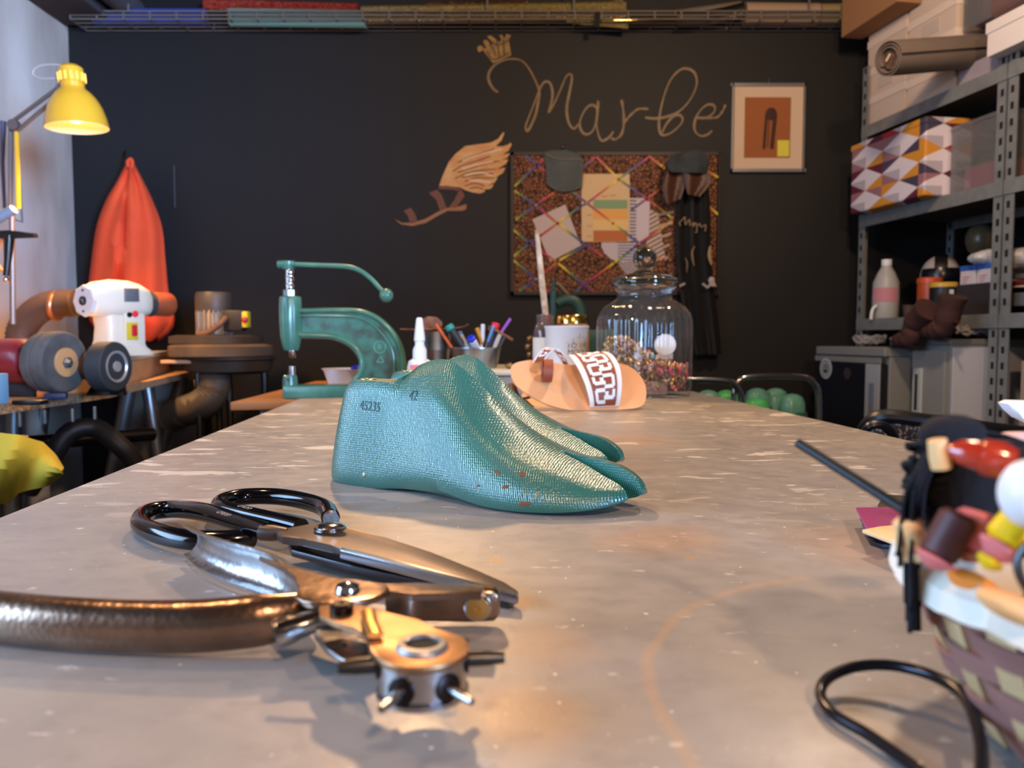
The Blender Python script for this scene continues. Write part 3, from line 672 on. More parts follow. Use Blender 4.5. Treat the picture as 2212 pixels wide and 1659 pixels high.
# pen cup
c = cupbase(1028, YC); kk = YC/FPX
pc_ = thing('pen_cup', 'wide low metal cup crammed with pens and brushes', 'pen cup', c)
r1 = 55*kk; h1 = zz(750)-zt
MB().lathe([(r1*.82, 0), (r1*.83, .003), (r1*.99, h1*.93), (r1*1.01, h1*.95), (r1*1.01, h1), (r1*.97, h1), (r1*.8, .004), (.0001, .004)], c, (0, 0, 1), 44, cap=False).build('cup_body', zin, pc_)
def stick(name, a, b, r, col, label, cat, Y=YC, tip=None, tipn='tip', rough=.4, dy=0, grp='pens and brushes in the metal cup', r2=None):
    """a = visible top pixel, b = pixel at the cup rim; continues into the cup"""
    A = W(*a, Y+dy); B = W(*b, Y); Q = B+(B-A).normalized()*.03
    Q.z = max(Q.z, c.z+.008)
    t = thing(name, label, cat, Q, group=grp)
    sp = .82 if tip else 1
    T = Q+(A-Q)*sp
    MB().cyl(Q, T, r, r2=r2, n=14, bev=r*.2).build('barrel', mat(name+'_'+'_'.join(map(str, col)), col, rough), t)
    if tip: MB().cyl(T, A, r*1.12, n=14, bev=r*.3).build(tipn, mat('tip_'+'_'.join(map(str, tip)), tip, rough), t)
    return t
stick('pencil', (941, 700), (972, 745), .0042, (214, 96, 44), 'orange pencil leaning left out of the metal cup', 'pencil')
stick('marker_pen', (968, 702), (996, 744), .0105, (44, 46, 50), 'thick grey marker with teal cap in the metal cup', 'marker', tip=(46, 150, 140), tipn='cap')
stick('marker_pen', (992, 718), (1006, 744), .0065, (170, 172, 175), 'short silver marker with pale cap beside the thick teal one', 'marker', tip=(90, 120, 150), tipn='cap', dy=.03)
stick('glue_tube', (1016, 728), (1028, 750), .0105, (228, 222, 222), 'white glue tube with round blue cap in the metal cup', 'glue tube', tip=(34, 50, 190), tipn='cap', dy=-.025)
stick('marker_pen', (1030, 708), (1043, 744), .006, (190, 130, 40), 'amber coloured marker in the middle of the metal cup', 'marker')
stick('marker_pen', (1043, 700), (1042, 742), .0055, (210, 214, 218), 'white pen standing straight up in the metal cup', 'pen')
stick('paintbrush', (1056, 706), (1050, 742), .008, (52, 34, 30), 'dark brown brush handle standing in the metal cup', 'brush', dy=.03)
stick('marker_pen', (1072, 697), (1058, 744), .0095, (30, 32, 38), 'black marker with red square end in the metal cup', 'marker', tip=(220, 40, 60), tipn='cap')
stick('ballpoint_pen', (1066, 704), (1052, 746), .004, (120, 160, 215), 'light blue ballpoint pen left of the red-ended marker', 'pen', dy=-.02)
stick('paintbrush', (1103, 688), (1080, 722), .0042, (150, 90, 180), 'thin purple stick leaning right out of the metal cup', 'stick')
stick('ballpoint_pen', (1082, 716), (1070, 746), .0065, (190, 180, 165), 'beige pen right of the red-ended marker', 'pen')
stick('ballpoint_pen', (1092, 724), (1080, 748), .0035, (60, 62, 68), 'thin dark grey pen leaning right in the metal cup', 'pen')
stick('leather_strip', (1107, 734), (1086, 722), .0038, (150, 96, 66), 'short tan leather strip hanging out right of the metal cup', 'leather strip', dy=.02)
# glue bottle
Yg = 1.66; q = W(901, 800, Yg); kg = Yg/FPX
def zg(py): return W(0, py, Yg).z
gb = thing('glue_bottle', 'white plastic glue bottle with pointed nozzle behind the shoe lasts', 'glue bottle', V(q.x, Yg, TZ))
gb.location = V(q.x, Yg+.07, DZ); WM[gb.name] = Matrix.Translation(gb.location); Yg += .07; kg = Yg/FPX
c = V(W(901, 0, Yg).x, Yg, 0)
MB().lathe([(26*kg, DZ), (27*kg, DZ+.004), (27*kg, zg(792)), (24*kg, zg(780)), (14*kg, zg(774))], c, (0, 0, 1), 32).build('bottle_body', whitep, gb)
MB().lathe([(15*kg, zg(776)), (15*kg, zg(756)), (10*kg, zg(745)), (10*kg, zg(738)), (12*kg, zg(736)), (11.5*kg, zg(728)), (7*kg, zg(690)), (5*kg, zg(686)), (0.001, zg(686))], c, (0, 0, 1), 28).build('nozzle', whitep, gb)
MB().prism([V(c.x-.018, Yg-27*kg-.0006, zg(800)), V(c.x+.018, Yg-27*kg-.0006, zg(800)), V(c.x+.018, Yg-27*kg-.0006, zg(787)), V(c.x-.018, Yg-27*kg-.0006, zg(787))], (0, .004, 0)).build('label_print', mat('pink_print', (225, 120, 110), .6), gb)
# ------------------------------------------------------------------ brown bottle with brush, paper cup, gold lidded jar
Yt = 1.95
def zy(py, Y): return W(0, py, Y).z
amber = thin_glass('amber_glass', (214, 160, 106), .08)
k = Yt/FPX; c = V(W(1178, 0, Yt).x, Yt, 0)
bb = thing('brown_glass_bottle', 'brown glass bottle with white label, brush standing in its neck', 'bottle', V(c.x, Yt, zt))
MB().lathe([(24*k, zt), (25*k, zt+.004), (25*k, zy(722, Yt)), (23*k, zy(708, Yt)), (17*k, zy(694, Yt)), (18.5*k, zy(690, Yt)), (18.5*k, zy(680, Yt)), (15.5*k, zy(679, Yt)), (14.5*k, zy(694, Yt)), (20.5*k, zy(708, Yt)), (22.5*k, zy(722, Yt)), (22.5*k, zt+.006), (.0001, zt+.005)], c, (0, 0, 1), 36, cap=False).build('bottle_glass', amber, bb)
MB().lathe([(22*k, zt+.007), (22*k, zy(735, Yt)), (.0001, zy(735, Yt))], c, (0, 0, 1), 30).build('bottle_contents', mat('brown_glue', (90, 58, 36), .5), bb)
lb = MB(); R1 = 25.4*k
lb.sheet([[V(c.x+math.sin(a)*R1, Yt-math.cos(a)*R1, z) for z in (zy(787, Yt), zy(760, Yt), zy(729, Yt))] for a in [math.radians(-80+16*i) for i in range(11)]], .0004); lb.build('bottle_label', mat('paper_label', (222, 220, 212), .8), bb)
bb2 = thing('glue_brush', 'long white wooden stick brush standing in the brown bottle', 'brush', W(1183, 745, Yt))
MB().tube([W(1159, 497, Yt+.02), W(1166, 560, Yt+.012), W(1172, 620, Yt+.006), W(1181, 700, Yt)], [.0052, .0072, .0082, .0078], 14, sq=(1, .7)).build('brush_handle', mat('crusted_white_wood', (215, 200, 178), .8, noise=(40, .2, (1, 1, 1)), rgb2=(150, 120, 86), bump=('noise', 160, .8)), bb2)
Yc = 1.90; k = Yc/FPX; c = V(W(1227, 0, Yc).x, Yc, 0); zc0 = zt
pcup = thing('paper_cup', 'white paper cup printed TO THE beside the brown bottle', 'cup', V(c.x, Yc, zc0))
rb_, rt_ = 38*k, 47*k; z1 = zy(706, Yc)
MB().lathe([(rb_, zc0), (rt_, z1-.003), (rt_*1.03, z1-.001), (rt_*1.03, z1+.002), (rt_*.98, z1+.002), (rb_*.97, zc0+.004), (.0001, zc0+.004)], c, (0, 0, 1), 48, cap=False).build('cup_wall', mat('white_card', (222, 224, 226), .6), pcup)
def on_cup(mb, txt, size, px, py):
    a0 = math.asin(max(-1, min(1, (px-1227)/47)))
    def M(v):
        z = zy(py, Yc-.045)+v.y; r = lerp(rb_, rt_, (z-zc0)/(z1-zc0))*1.004; a = a0+v.x/r
        return V(c.x+math.sin(a)*r, Yc-math.cos(a)*r, z)
    mb.text(txt, size, M)
cp = MB(); on_cup(cp, 'TO THE', .0185, 1253, 747); on_cup(cp, '\u2022  \u2022', .014, 1257, 729); on_cup(cp, '\u2022', .012, 1254, 723)
on_cup(cp, '|\u2014\u2014|', .016, 1254, 736)
on_cup(cp, 'MOON', .0185, 1253, 761)
cp.build('cup_print', mat('dark_brown_print', (58, 40, 32), .7), pcup, sharp=None)
Yj = 2.0; k = Yj/FPX; c = V(W(1238, 0, Yj).x, Yj, 0)
gj = thing('gold_lidded_jar', 'glass jar with shiny gold lid behind the white paper cup', 'jar', V(c.x, Yj, zt))
MB().lathe([(38*k, zt), (38*k, zy(710, Yj)), (34*k, zy(698, Yj)), (.0001, zy(698, Yj))], c, (0, 0, 1), 30).build('jar_body', mat('cork_coloured_filling', (190, 150, 110), .7, noise=(90, .2), rgb2=(140, 98, 66)), gj)
MB().lathe([(36*k, zy(699, Yj)), (36*k, zy(684, Yj)), (34*k, zy(681, Yj)), (.0001, zy(681, Yj))], c, (0, 0, 1), 36).build('lid', mat('shiny_gold', (222, 178, 92), .18, 1), gj)
# small dark green press in the background
Ys = 2.35
gsm = mat('dark_green_cast_iron', (26, 58, 48), .45)
sp_ = thing('small_hand_press', 'small dark green press behind the paper cup', 'hand press', V(W(1225, 0, Ys).x, Ys, DZ))
MB().tube(smooth([W(*q, Ys) for q in [(1203, 655), (1220, 648), (1240, 650), (1254, 668), (1258, 700), (1256, 760)]], 5), .014, 14, sq=(1, 1.3)).build('frame', gsm, sp_)
x_ = W(1198, 0, Ys).x
MB().lathe([(.012, zy(700, Ys)), (.013, zy(680, Ys)), (.012, zy(628, Ys)), (.006, zy(626, Ys)), (.006, zy(604, Ys))], V(x_, Ys, 0), (0, 0, 1), 20).build('spindle', gsm, sp_)
MB().tube([W(1200, 612, Ys), W(1208, 616, Ys), W(1228, 638, Ys)], .008, 12).build('lever_arm', mat('dull_brown_metal', (92, 74, 56), .5, .6), sp_)
MB().box((W(1235, 0, Ys).x, Ys, DZ+.015), (.12, .09, .03), .004).build('base', gsm, sp_)
q = W(1290, 730, 2.36)
gbx = MB(); gbx.box((q.x+.01, 2.40, (DZ+W(0, 712, 2.36).z)/2), (.095, .09, W(0, 712, 2.36).z-DZ), .004); gbx.build('green_tin', mat('dark_green_tin', (50, 78, 64), .45, .3), label='dark green tin box between the paper cup and the glass jar', cat='tin')
bd = mat('antique_gold', (150, 120, 80), .35, .9)
for i, (px, py, r) in enumerate(((1145, 731, 8), (1142, 748, 9), (1146, 765, 9), (1143, 781, 8))):
    Yq = 2.0; MB().ball(W(px, py, Yq), r*Yq/FPX, 16, (1, 1, .9)).build('metal_bead', bd, label=['topmost', 'second from top', 'third from top', 'lowest'][i]+' of the dull gold beads stacked left of the brown bottle', cat='bead', group='dull gold beads beside the brown bottle')
for i, (px, r) in enumerate(((1100, 9), (1112, 7), (1121, 6))):
    Yq = 1.93; rr = r*Yq/FPX; MB().ball(V(W(px, 0, Yq).x, Yq, zt+rr*.8), rr, 14, (1, 1, .8)).build('gold_button', bd, label=['largest, leftmost', 'middle', 'smallest, rightmost'][i]+' of three gold buttons lying on the cream box', cat='button', group='gold buttons on the cream box')
#@@SANDALS
tanl = mat('natural_tan_leather', (226, 168, 118), .55, noise=(9, .3), rgb2=(214, 150, 98)); brl = mat('chestnut_leather', (142, 68, 40), .5, bump=('noise', 150, .2)); whl = mat('white_leather', (232, 230, 222), .5)
dbr = mat('dark_brown_strap', (66, 32, 24), .5)
def sandal(label, O, N, outl, th, straps):
    t = thing('leather_sandal', label, 'sandal', O, group='pair of tan sandals with Greek key straps')
    N = N.normalized(); P = lambda a, b: PLN(a, b, O, N)
    pts = smooth([P(*q) for q in outl], 5, closed=True)
    # slightly cupped sole
    cc = sum(pts, V(0, 0, 0))/len(pts)
    sgn = 1 if N.dot(CAM-O) > 0 else -1; Nn = N*sgn
    rings = []
    for r in (1, .985, .9, .75, .55, .3, .05): rings.append([cc+(q-cc)*r-Nn*(1-r)*.010*(1 if r > .5 else 1) for q in pts])
    vs = []; back = [q-Nn*th for q in pts]
    mb = MB(); mb.loft([back]+rings); mb.build('sole', tanl, t, sharp=50)
    return t, P, Nn
O1 = F(1295, 887); N1 = V(.10, -.78, .62)
s1, P1, Nn1 = sandal('front tan leather sandal with white and brown key-patterned strap, before the glass jar', O1, N1,
    [(1103, 800), (1110, 786), (1135, 779), (1165, 778), (1200, 784), (1240, 788), (1290, 784), (1335, 784), (1370, 798), (1392, 826), (1396, 855), (1386, 877), (1350, 884), (1290, 886), (1230, 885), (1180, 872), (1135, 848), (1110, 825)], .0045, 0)
def band(P, Nn, Ledge, Redge, out, th, n=16):
    """surface between two pixel polylines lying on the sole plane, bulging along the normal"""
    a = smooth([P(*q) for q in Ledge], 6); b = smooth([P(*q) for q in Redge], 6)
    def at(u, v):
        i = u*(len(a)-1); k = min(int(i), len(a)-2); t = i-k
        A = a[k]+(a[k+1]-a[k])*t; i = u*(len(b)-1); k = min(int(i), len(b)-2); t = i-k
        B = b[k]+(b[k+1]-b[k])*t
        return A+(B-A)*v+Nn*(out*math.sin(min(max(u, 0), 1)*PI)**.75)
    return at
at = band(P1, Nn1, [(1274, 879), (1262, 855), (1247, 825), (1234, 795), (1226, 770)], [(1337, 876), (1337, 845), (1330, 812), (1315, 782), (1298, 764)], .030, .002)
def strip(at, v0, v1, u0=0, u1=1, n=24, m=3, lift=0, Nn=Nn1):
    return [[at(u0+(u1-u0)*i/n, v0+(v1-v0)*j/m)+Nn*lift for j in range(m+1)] for i in range(n+1)]
MB().sheet(strip(at, 0, 1), .0022).build('instep_strap', whl, s1)
MB().sheet(strip(at, .14, .86, lift=.0019), .0016).build('strap_band', brl, s1)
key = MB()
def kseg(at, u0, v0, u1, v1, w=.045, Nn=Nn1, lift=.0034):
    if abs(u1-u0) > abs(v1-v0): g = [[at(u0+(u1-u0)*i/5, v0-w*.9)+Nn*lift, at(u0+(u1-u0)*i/5, v0+w*.9)+Nn*lift] for i in range(6)]
    else: g = [[at(u0-w*.55, v0+(v1-v0)*i/5)+Nn*lift, at(u0+w*.55, v0+(v1-v0)*i/5)+Nn*lift] for i in range(6)]
    return g
for k in range(5):
    u = .04+k*.19; fl_ = k % 2
    def q(a): return a if not fl_ else 1-a
    for (a, b, c_, d) in ((.0, .24, .15, .24), (.0, .24, .0, .50), (.055, .46, .055, .76), (.055, .76, .15, .76), (.105, .50, .105, .60), (.15, .24, .15, .5)):
        g = kseg(at, u+a, q(b), u+c_, q(d))
        key.sheet(g, .001)
key.build('greek_key_inlay', whl, s1)
hl = MB(); gg = []
for i in range(21):
    a = 2*PI*i/20; c0 = P1(1180, 812); 
    up_ = (P1(1180, 790)-P1(1180, 830)).normalized(); sd = (P1(1200, 812)-P1(1170, 812)).normalized()
    q = c0+up_*math.cos(a)*.021+Nn1*(.016+math.sin(a)*.018)
    gg.append([q-sd*.0085, q+sd*.0085])
hl.sheet(gg, .002); hl.build('heel_strap', brl, s1)
O2 = O1+V(-.06, .085, 0); N2 = V(-.15, -.55, .8)
s2, P2, Nn2 = sandal('second tan sandal lying behind, only its key-patterned strap and dark straps showing', O2, N2, [(1128, 850), (1150, 842), (1200, 838), (1260, 842), (1300, 856), (1310, 870), (1290, 878), (1240, 880), (1180, 880), (1140, 872)], .004, 0)
at2 = lambda u, v: W(lerp(1150, 1222, u)+v*lerp(28, 18, u)*1.0, lerp(806, 812, u)-58*math.sin(lerp(.12, .92, u)*PI)+v*lerp(-8, 20, u), O1.y+.06+.03*(u-.5))
MB().sheet([[at2(i/20, j/3) for j in range(4)] for i in range(21)], .002).build('instep_strap', whl, s2)
fwd = V(0, -1, 0)
MB().sheet([[at2(i/20, .12+.7*j/3)+fwd*.0018 for j in range(4)] for i in range(21)], .0014).build('strap_band', brl, s2)
key = MB()
for k in range(4):
    u = .12+k*.2
    for (a, b, c_, d) in ((0, .22, .13, .22), (0, .22, 0, .7), (.07, .45, .07, .72), (.0, .7, .05, .72)):
        if abs(c_-a) > abs(d-b): g = [[at2(u+a+(c_-a)*i/3, b-.05)+fwd*.0032, at2(u+a+(c_-a)*i/3, b+.05)+fwd*.0032] for i in range(4)]
        else: g = [[at2(u+a-.018, b+(d-b)*i/3)+fwd*.0032, at2(u+a+.018, b+(d-b)*i/3)+fwd*.0032] for i in range(4)]
        key.sheet(g, .001)
key.build('greek_key_inlay', whl, s2)
MB().tube(smooth([W(1106, 830, O1.y+.06), W(1112, 850, O1.y+.04), W(1124, 866, O1.y+.03), W(1140, 880, O1.y+.03)], 4), .0075, 10, sq=(1, .4)).build('heel_strap', dbr, s2)
MB().tube([W(1112, 866, O1.y+.02), W(1146, 857, O1.y+.02)], .003, 8).build('ankle_strap', dbr, s2)
MB().tube([W(1134, 866, O1.y+.05), W(1150, 880, O1.y+.04)], .006, 8, sq=(1, .4)).build('ankle_strap', dbr, s2)
#@@JAR
Yja = F(1400, 853).y; k = Yja/FPX; c = V(W(1399, 0, Yja).x, Yja, TZ)
def zj(py): return W(0, py, Yja).z-TZ
jar = thing('glass_jar', 'big ribbed glass jar with ball-knob lid, half filled with beads', 'jar', c)
prof = [(88, 855), (96, 852), (99, 846), (100, 830), (101, 760), (101, 700), (100, 690), (96, 678), (86, 664), (72, 654), (61, 647), (58, 638), (59, 632), (66, 626), (68, 621), (68, 618)]
o = [(r*k, max(zj(y), 0)) for r, y in prof]; i_ = [(max(r*k-.0035, .001), max(zj(y), 0)+(.006 if n_ < 2 else 0)) for n_, (r, y) in enumerate(prof)]
rib = lambda a, h: 1+(.016*math.cos(a*34) if zj(838) < h < zj(655) else 0)
gl = glass_mat('clear_glass', (250, 252, 252), 0, 1.45)
tg = thin_glass('thin_clear_glass', (248, 251, 251), .025)
mb = MB(); mb.lathe([(.0005, .001)]+o, c, (0, 0, 1), 204, cap=False, mod=rib); mb.build('jar_glass', tg, jar, sharp=60)
lp_ = [(60, 622), (62, 618), (70, 617), (71, 611), (70, 604), (60, 598), (40, 592), (24, 588), (17, 583)]
Rk = 26*k; cy_ = zj(583)
kn = [(Rk*math.sin(a), zj(584)+Rk*(1-math.cos(a))) for a in [math.radians(x) for x in range(35, 180, 12)]]+[(.0005, zj(584)+2*Rk)]
MB().lathe([(.0005, zj(621)-.004), (56*k, zj(621)-.004)]+[(r*k, zj(y)) for r, y in lp_]+kn, c, (0, 0, 1), 64).build('jar_lid', gl, jar, sharp=60)
bcol = [(220, 170, 80), (230, 190, 110), (215, 160, 140), (150, 90, 60), (225, 215, 205), (220, 90, 90), (225, 120, 100), (80, 170, 175), (120, 80, 60), (200, 60, 100), (170, 140, 110)]
bm_ = [mat('bead_%s' % i, q, .18, (.9 if i in (0, 1, 10) else 0), coat=.5) for i, q in enumerate(bcol)]
mb = MB(); Rj = 95*k
rr_ = random.Random(3)
for _ in range(1700):
    a = rr_.uniform(0, 2*PI); r = Rj*math.sqrt(rr_.random())*.97; x = r*math.cos(a); y = r*math.sin(a)
    surf = zj(interp([(-95, 735), (-40, 742), (0, 770), (40, 790), (70, 800), (95, 790)], x/k)); surf *= (.72 if y > .03 else 1)
    h = .012+surf*rr_.random()**.6
    if r < Rj*.55 and h < surf*.6: continue
    right = x/k > rr_.uniform(0, 50)
    mb.m(rr_.choice([0, 1, 5, 6, 7, 2, 9, 6, 1] if right else [0, 1, 2, 3, 8, 10, 4, 0, 1, 2]))
    s_ = rr_.uniform(.0032, .0060)
    mb.ball(c+V(x, y, h), s_, 7, (1, 1, rr_.choice([1, 1, .6, 1.5])))
mb.build('beads', bm_, kind='stuff', label='gold, pink and turquoise beads and charms filling the glass jar', cat='beads', sharp=60)
MB().box(c+V(.018, -.055, .02), (.045, .03, .03), .003).build('cork_block', mat('pale_brown_card', (165, 130, 110), .7), label='small brown block at the bottom of the glass jar', cat='block')
mb = MB(); q = W(1378, 772, Yja-.075); mb.ball(q, .020, 20, (.45, .12, 1.5)); mb.build('shell_charm', mat('pale_blue_shell', (215, 218, 235), .3), label='white pointed shell charm among the beads in the jar', cat='charm')
tgm = MB(); q = W(1437, 745, Yja-.02); tgm.lathe([(.024, 0), (.024, .002)], q, (-.3, -1, .2), 30); tgm.box(q+V(.002, 0, -.022), (.03, .003, .02), .001); tgm.build('paper_tag', mat('white_round_tag', (228, 228, 226), .5), label='round white label tag standing up inside the glass jar', cat='tag')
#@@WALLART
# ------------------------------------------------------------------ chalk-paint drawings on the back wall
YW = YB
gold = mat('gold_wall_paint', (138, 114, 80), .5, .1, noise=(30, .3), rgb2=(104, 84, 58))
def c1(a, b, Y=YW): return W(1020+a/2.836, 60+b/2.836, Y)
def c7(a, b, Y=YW): return W(840+a/3.77, 60+b/3.77, Y)
lt = thing('wall_lettering', 'gold handwritten word Marbe painted large on the black wall', 'lettering', c1(800, 690))
STK = {'letter_m': [[(160, 392), (138, 382), (108, 340), (99, 290), (125, 240), (175, 205), (235, 190), (300, 200), (345, 245), (385, 320), (410, 385), (405, 450), (385, 540), (350, 618), (334, 632), (328, 600), (350, 540), (385, 450), (408, 390), (430, 345), (455, 328), (480, 345), (492, 400), (485, 460), (468, 518), (500, 468), (540, 380), (575, 300), (600, 283), (611, 310), (595, 400), (580, 480), (583, 550), (600, 598), (625, 618), (650, 590)]],
       'letter_a': [[(770, 500), (745, 475), (712, 480), (675, 530), (658, 590), (675, 640), (710, 652), (745, 620), (765, 540), (773, 448), (765, 540), (762, 600), (780, 672), (800, 692), (840, 670), (865, 635)]],
       'letter_r': [[(915, 440), (925, 500), (930, 580), (915, 650), (880, 682), (850, 676)], [(935, 575), (975, 530), (1020, 497), (1080, 497)]],
       'letter_b': [[(1060, 550), (1120, 555), (1190, 545), (1270, 510), (1335, 440), (1375, 350), (1365, 280), (1320, 250), (1270, 260), (1215, 320), (1175, 420), (1150, 530), (1145, 610), (1162, 655), (1210, 648), (1265, 605), (1290, 565), (1275, 536), (1235, 540), (1190, 590), (1165, 640)]],
       'letter_e': [[(1370, 550), (1440, 550), (1485, 510), (1480, 475), (1440, 472), (1395, 510), (1365, 570), (1365, 630), (1400, 662), (1440, 655), (1470, 630)], [(1440, 553), (1500, 548), (1535, 510), (1552, 470)]]}
for nm, ss in STK.items():
    mb = MB()
    for st in ss:
        p = smooth([c1(*q, YW-.0006) for q in st], 5)
        mb.tube(p, lambda t: .0050+.0014*math.sin(t*23), 6, sq=(1, 1))
        for q in range(0): pass
    for i, v in enumerate(mb.v): mb.v[i] = V(v.x, YW-.0002-(YW-v.y)*.12 if v.y < YW else YW+.0005, v.z)
    mb.build(nm, gold, lt, sharp=None)
def flat(name, pts, m, parent=None, dy=.0012, fn=c7, **kw):
    return MB().prism([fn(a, b, YW-dy) for a, b in pts], (0, dy+.001, 0)).build(name, m, parent, sharp=None, **kw)
def stroke(mb, pts, r, fn=c7, dy=.002):
    b0 = len(mb.v); mb.tube(smooth([fn(a, b, YW-dy) for a, b in pts], 4), r, 6)
    for i in range(b0, len(mb.v)): v = mb.v[i]; mb.v[i] = V(v.x, YW-dy+(v.y-(YW-dy))*.15, v.z)
cr = thing('crown_drawing', 'small gold crown painted on the black wall above the word', 'drawing', c7(900, 290))
flat('crown_body', [(848, 288), (765, 180), (738, 200), (722, 185), (720, 160), (738, 142), (762, 150), (775, 168), (800, 165), (785, 150), (766, 110), (785, 95), (812, 112), (830, 150), (845, 120), (800, 70), (830, 62), (880, 100), (905, 120), (915, 85), (898, 62), (920, 55), (940, 90), (958, 50), (995, 62), (975, 100), (985, 150), (996, 222)], mat('faded_gold_paint', (168, 132, 72), .6, noise=(26, .25), rgb2=(112, 88, 50)), cr)
mb = MB()
for q in ([(820, 140), (850, 170), (870, 230)], [(880, 100), (890, 170), (900, 240)], [(930, 95), (935, 160), (940, 220)], [(800, 190), (850, 260), (980, 205)], [(835, 110), (870, 140), (930, 130), (970, 100)]): stroke(mb, q, .003)
mb.build('crown_line', mat('dark_paint_line', (70, 55, 36), .6), cr, sharp=None)
wg = thing('winged_sandal_drawing', 'painted sandal with golden feathered wing on the black wall', 'drawing', c7(450, 1600))
wingm = mat('golden_wing_paint', (214, 176, 116), .6, noise=(16, .2, (1, 1, 2)), rgb2=(204, 134, 84))
flat('wing', [(410, 1285), (440, 1200), (490, 1090), (540, 1030), (620, 965), (720, 950), (830, 935), (890, 905), (922, 862), (936, 848), (940, 858), (918, 915), (870, 965), (930, 965), (975, 950), (992, 935), (1000, 950), (975, 1000), (925, 1032), (985, 1022), (972, 1055), (905, 1080), (978, 1070), (950, 1110), (880, 1150), (948, 1140), (930, 1180), (860, 1225), (887, 1218), (862, 1258), (800, 1287), (858, 1272), (832, 1310), (775, 1318), (783, 1335), (740, 1350), (680, 1340), (620, 1320), (580, 1300), (500, 1290)], wingm, wg)
mb = MB(); rr = random.Random(5)
for q in ([(560, 1100), (640, 1060), (760, 1020), (860, 985)], [(520, 1170), (600, 1120), (700, 1090), (830, 1045)], [(560, 1180), (680, 1140), (780, 1110), (900, 1085)], [(540, 1230), (640, 1180), (760, 1160), (870, 1150)], [(590, 1220), (700, 1200), (800, 1190), (850, 1185)], [(620, 1250), (720, 1220), (820, 1225), (860, 1225)], [(620, 1290), (700, 1265), (780, 1290)], [(650, 1310), (720, 1300), (770, 1318)]): stroke(mb, q, .0028)
mb.build('feather_line', mat('brown_feather_line', (120, 72, 36), .6), wg, sharp=None)
mb = MB()
for q in ([(600, 1080), (700, 1045), (820, 1010), (920, 990)], [(600, 1150), (720, 1115), (850, 1090)], [(620, 1205), (740, 1180), (840, 1205)], [(650, 1240), (760, 1250), (830, 1262)]): stroke(mb, q, .0034)
mb.build('feather_highlight', mat('pale_feather_paint', (230, 205, 178), .6), wg, sharp=None)
brd = mat('brown_wall_paint', (112, 70, 52), .6); brd2 = mat('light_brown_wall_paint', (158, 108, 74), .6)
flat('painted_sole', [(48, 1558), (110, 1590), (200, 1588), (300, 1555), (400, 1498), (470, 1468), (560, 1458), (632, 1436), (630, 1475), (600, 1490), (480, 1490), (400, 1530), (300, 1588), (190, 1614), (100, 1600)], brd2, wg)
for q in ([(120, 1490), (180, 1465), (215, 1520), (232, 1575), (168, 1582), (155, 1530)], [(325, 1345), (392, 1318), (430, 1360), (470, 1465), (415, 1487), (385, 1400)], [(410, 1290), (480, 1285), (590, 1312), (600, 1335), (520, 1318), (400, 1312)], [(572, 1320), (592, 1316), (618, 1368), (580, 1420), (545, 1468), (488, 1462), (535, 1400)]): flat('painted_strap', q, brd, wg, dy=.0018)
# ------------------------------------------------------------------ picture frame
YFp = YW-.012
pf = thing('picture_frame', 'silver framed print with orange centre hanging right of the lettering', 'picture', W(1660, 370, YFp))
def rect(mb, x0, y0, x1, y1, Y, d=.002): 
    a = W(x0, y1, Y); b = W(x1, y0, Y); mb.box(((a.x+b.x)/2, Y+d/2, (a.z+b.z)/2), (b.x-a.x, d, b.z-a.z))
silv = mat('silver_frame', (170, 170, 175), .3, .9)
mb = MB()
for r in ((1579, 179, 1741, 186), (1579, 364, 1741, 371), (1579, 179, 1586, 371), (1734, 179, 1741, 371)): rect(mb, *r, YFp-.008, .018)
mb.build('frame', silv, pf)
mb = MB(); rect(mb, 1584, 184, 1736, 366, YFp, .003); mb.build('mount', mat('cream_mount', (206, 180, 152), .7), pf)
mb = MB(); rect(mb, 1607, 210, 1709, 341, YFp-.001, .003); mb.build('print', mat('orange_brown_print', (150, 86, 40), .7), pf)
mb = MB(); dn = mat('dark_print_figure', (58, 34, 24), .7)
mb.ball(W(1666, 246, YFp-.002), .024, 18, (1, .1, 1.1))
for a, b in (((1656, 246), (1650, 322)), ((1676, 248), (1668, 322))): mb.tube([W(*a, YFp-.002), W(*b, YFp-.002)], .006, 6, sq=(1, .4))
for a, b in (((1662, 252), (1658, 318)), ((1671, 252), (1664, 320))): mb.tube([W(*a, YFp-.0024), W(*b, YFp-.0024)], .002, 6)
mb.build('printed_figure', dn, pf, sharp=None)
mb = MB(); rect(mb, 1679, 303, 1705, 338, YFp-.003, .001); mb.build('sticky_note', mat('yellow_sticky_note', (214, 202, 72), .7), label='yellow sticky note on the corner of the orange print', cat='sticky note')
mb = MB(); mb.tube([W(1661, 179, YW-.006), W(1661, 172, YW-.012), W(1663, 169, YW)], .0025, 8); mb.build('hanging_hook', silv, pf)
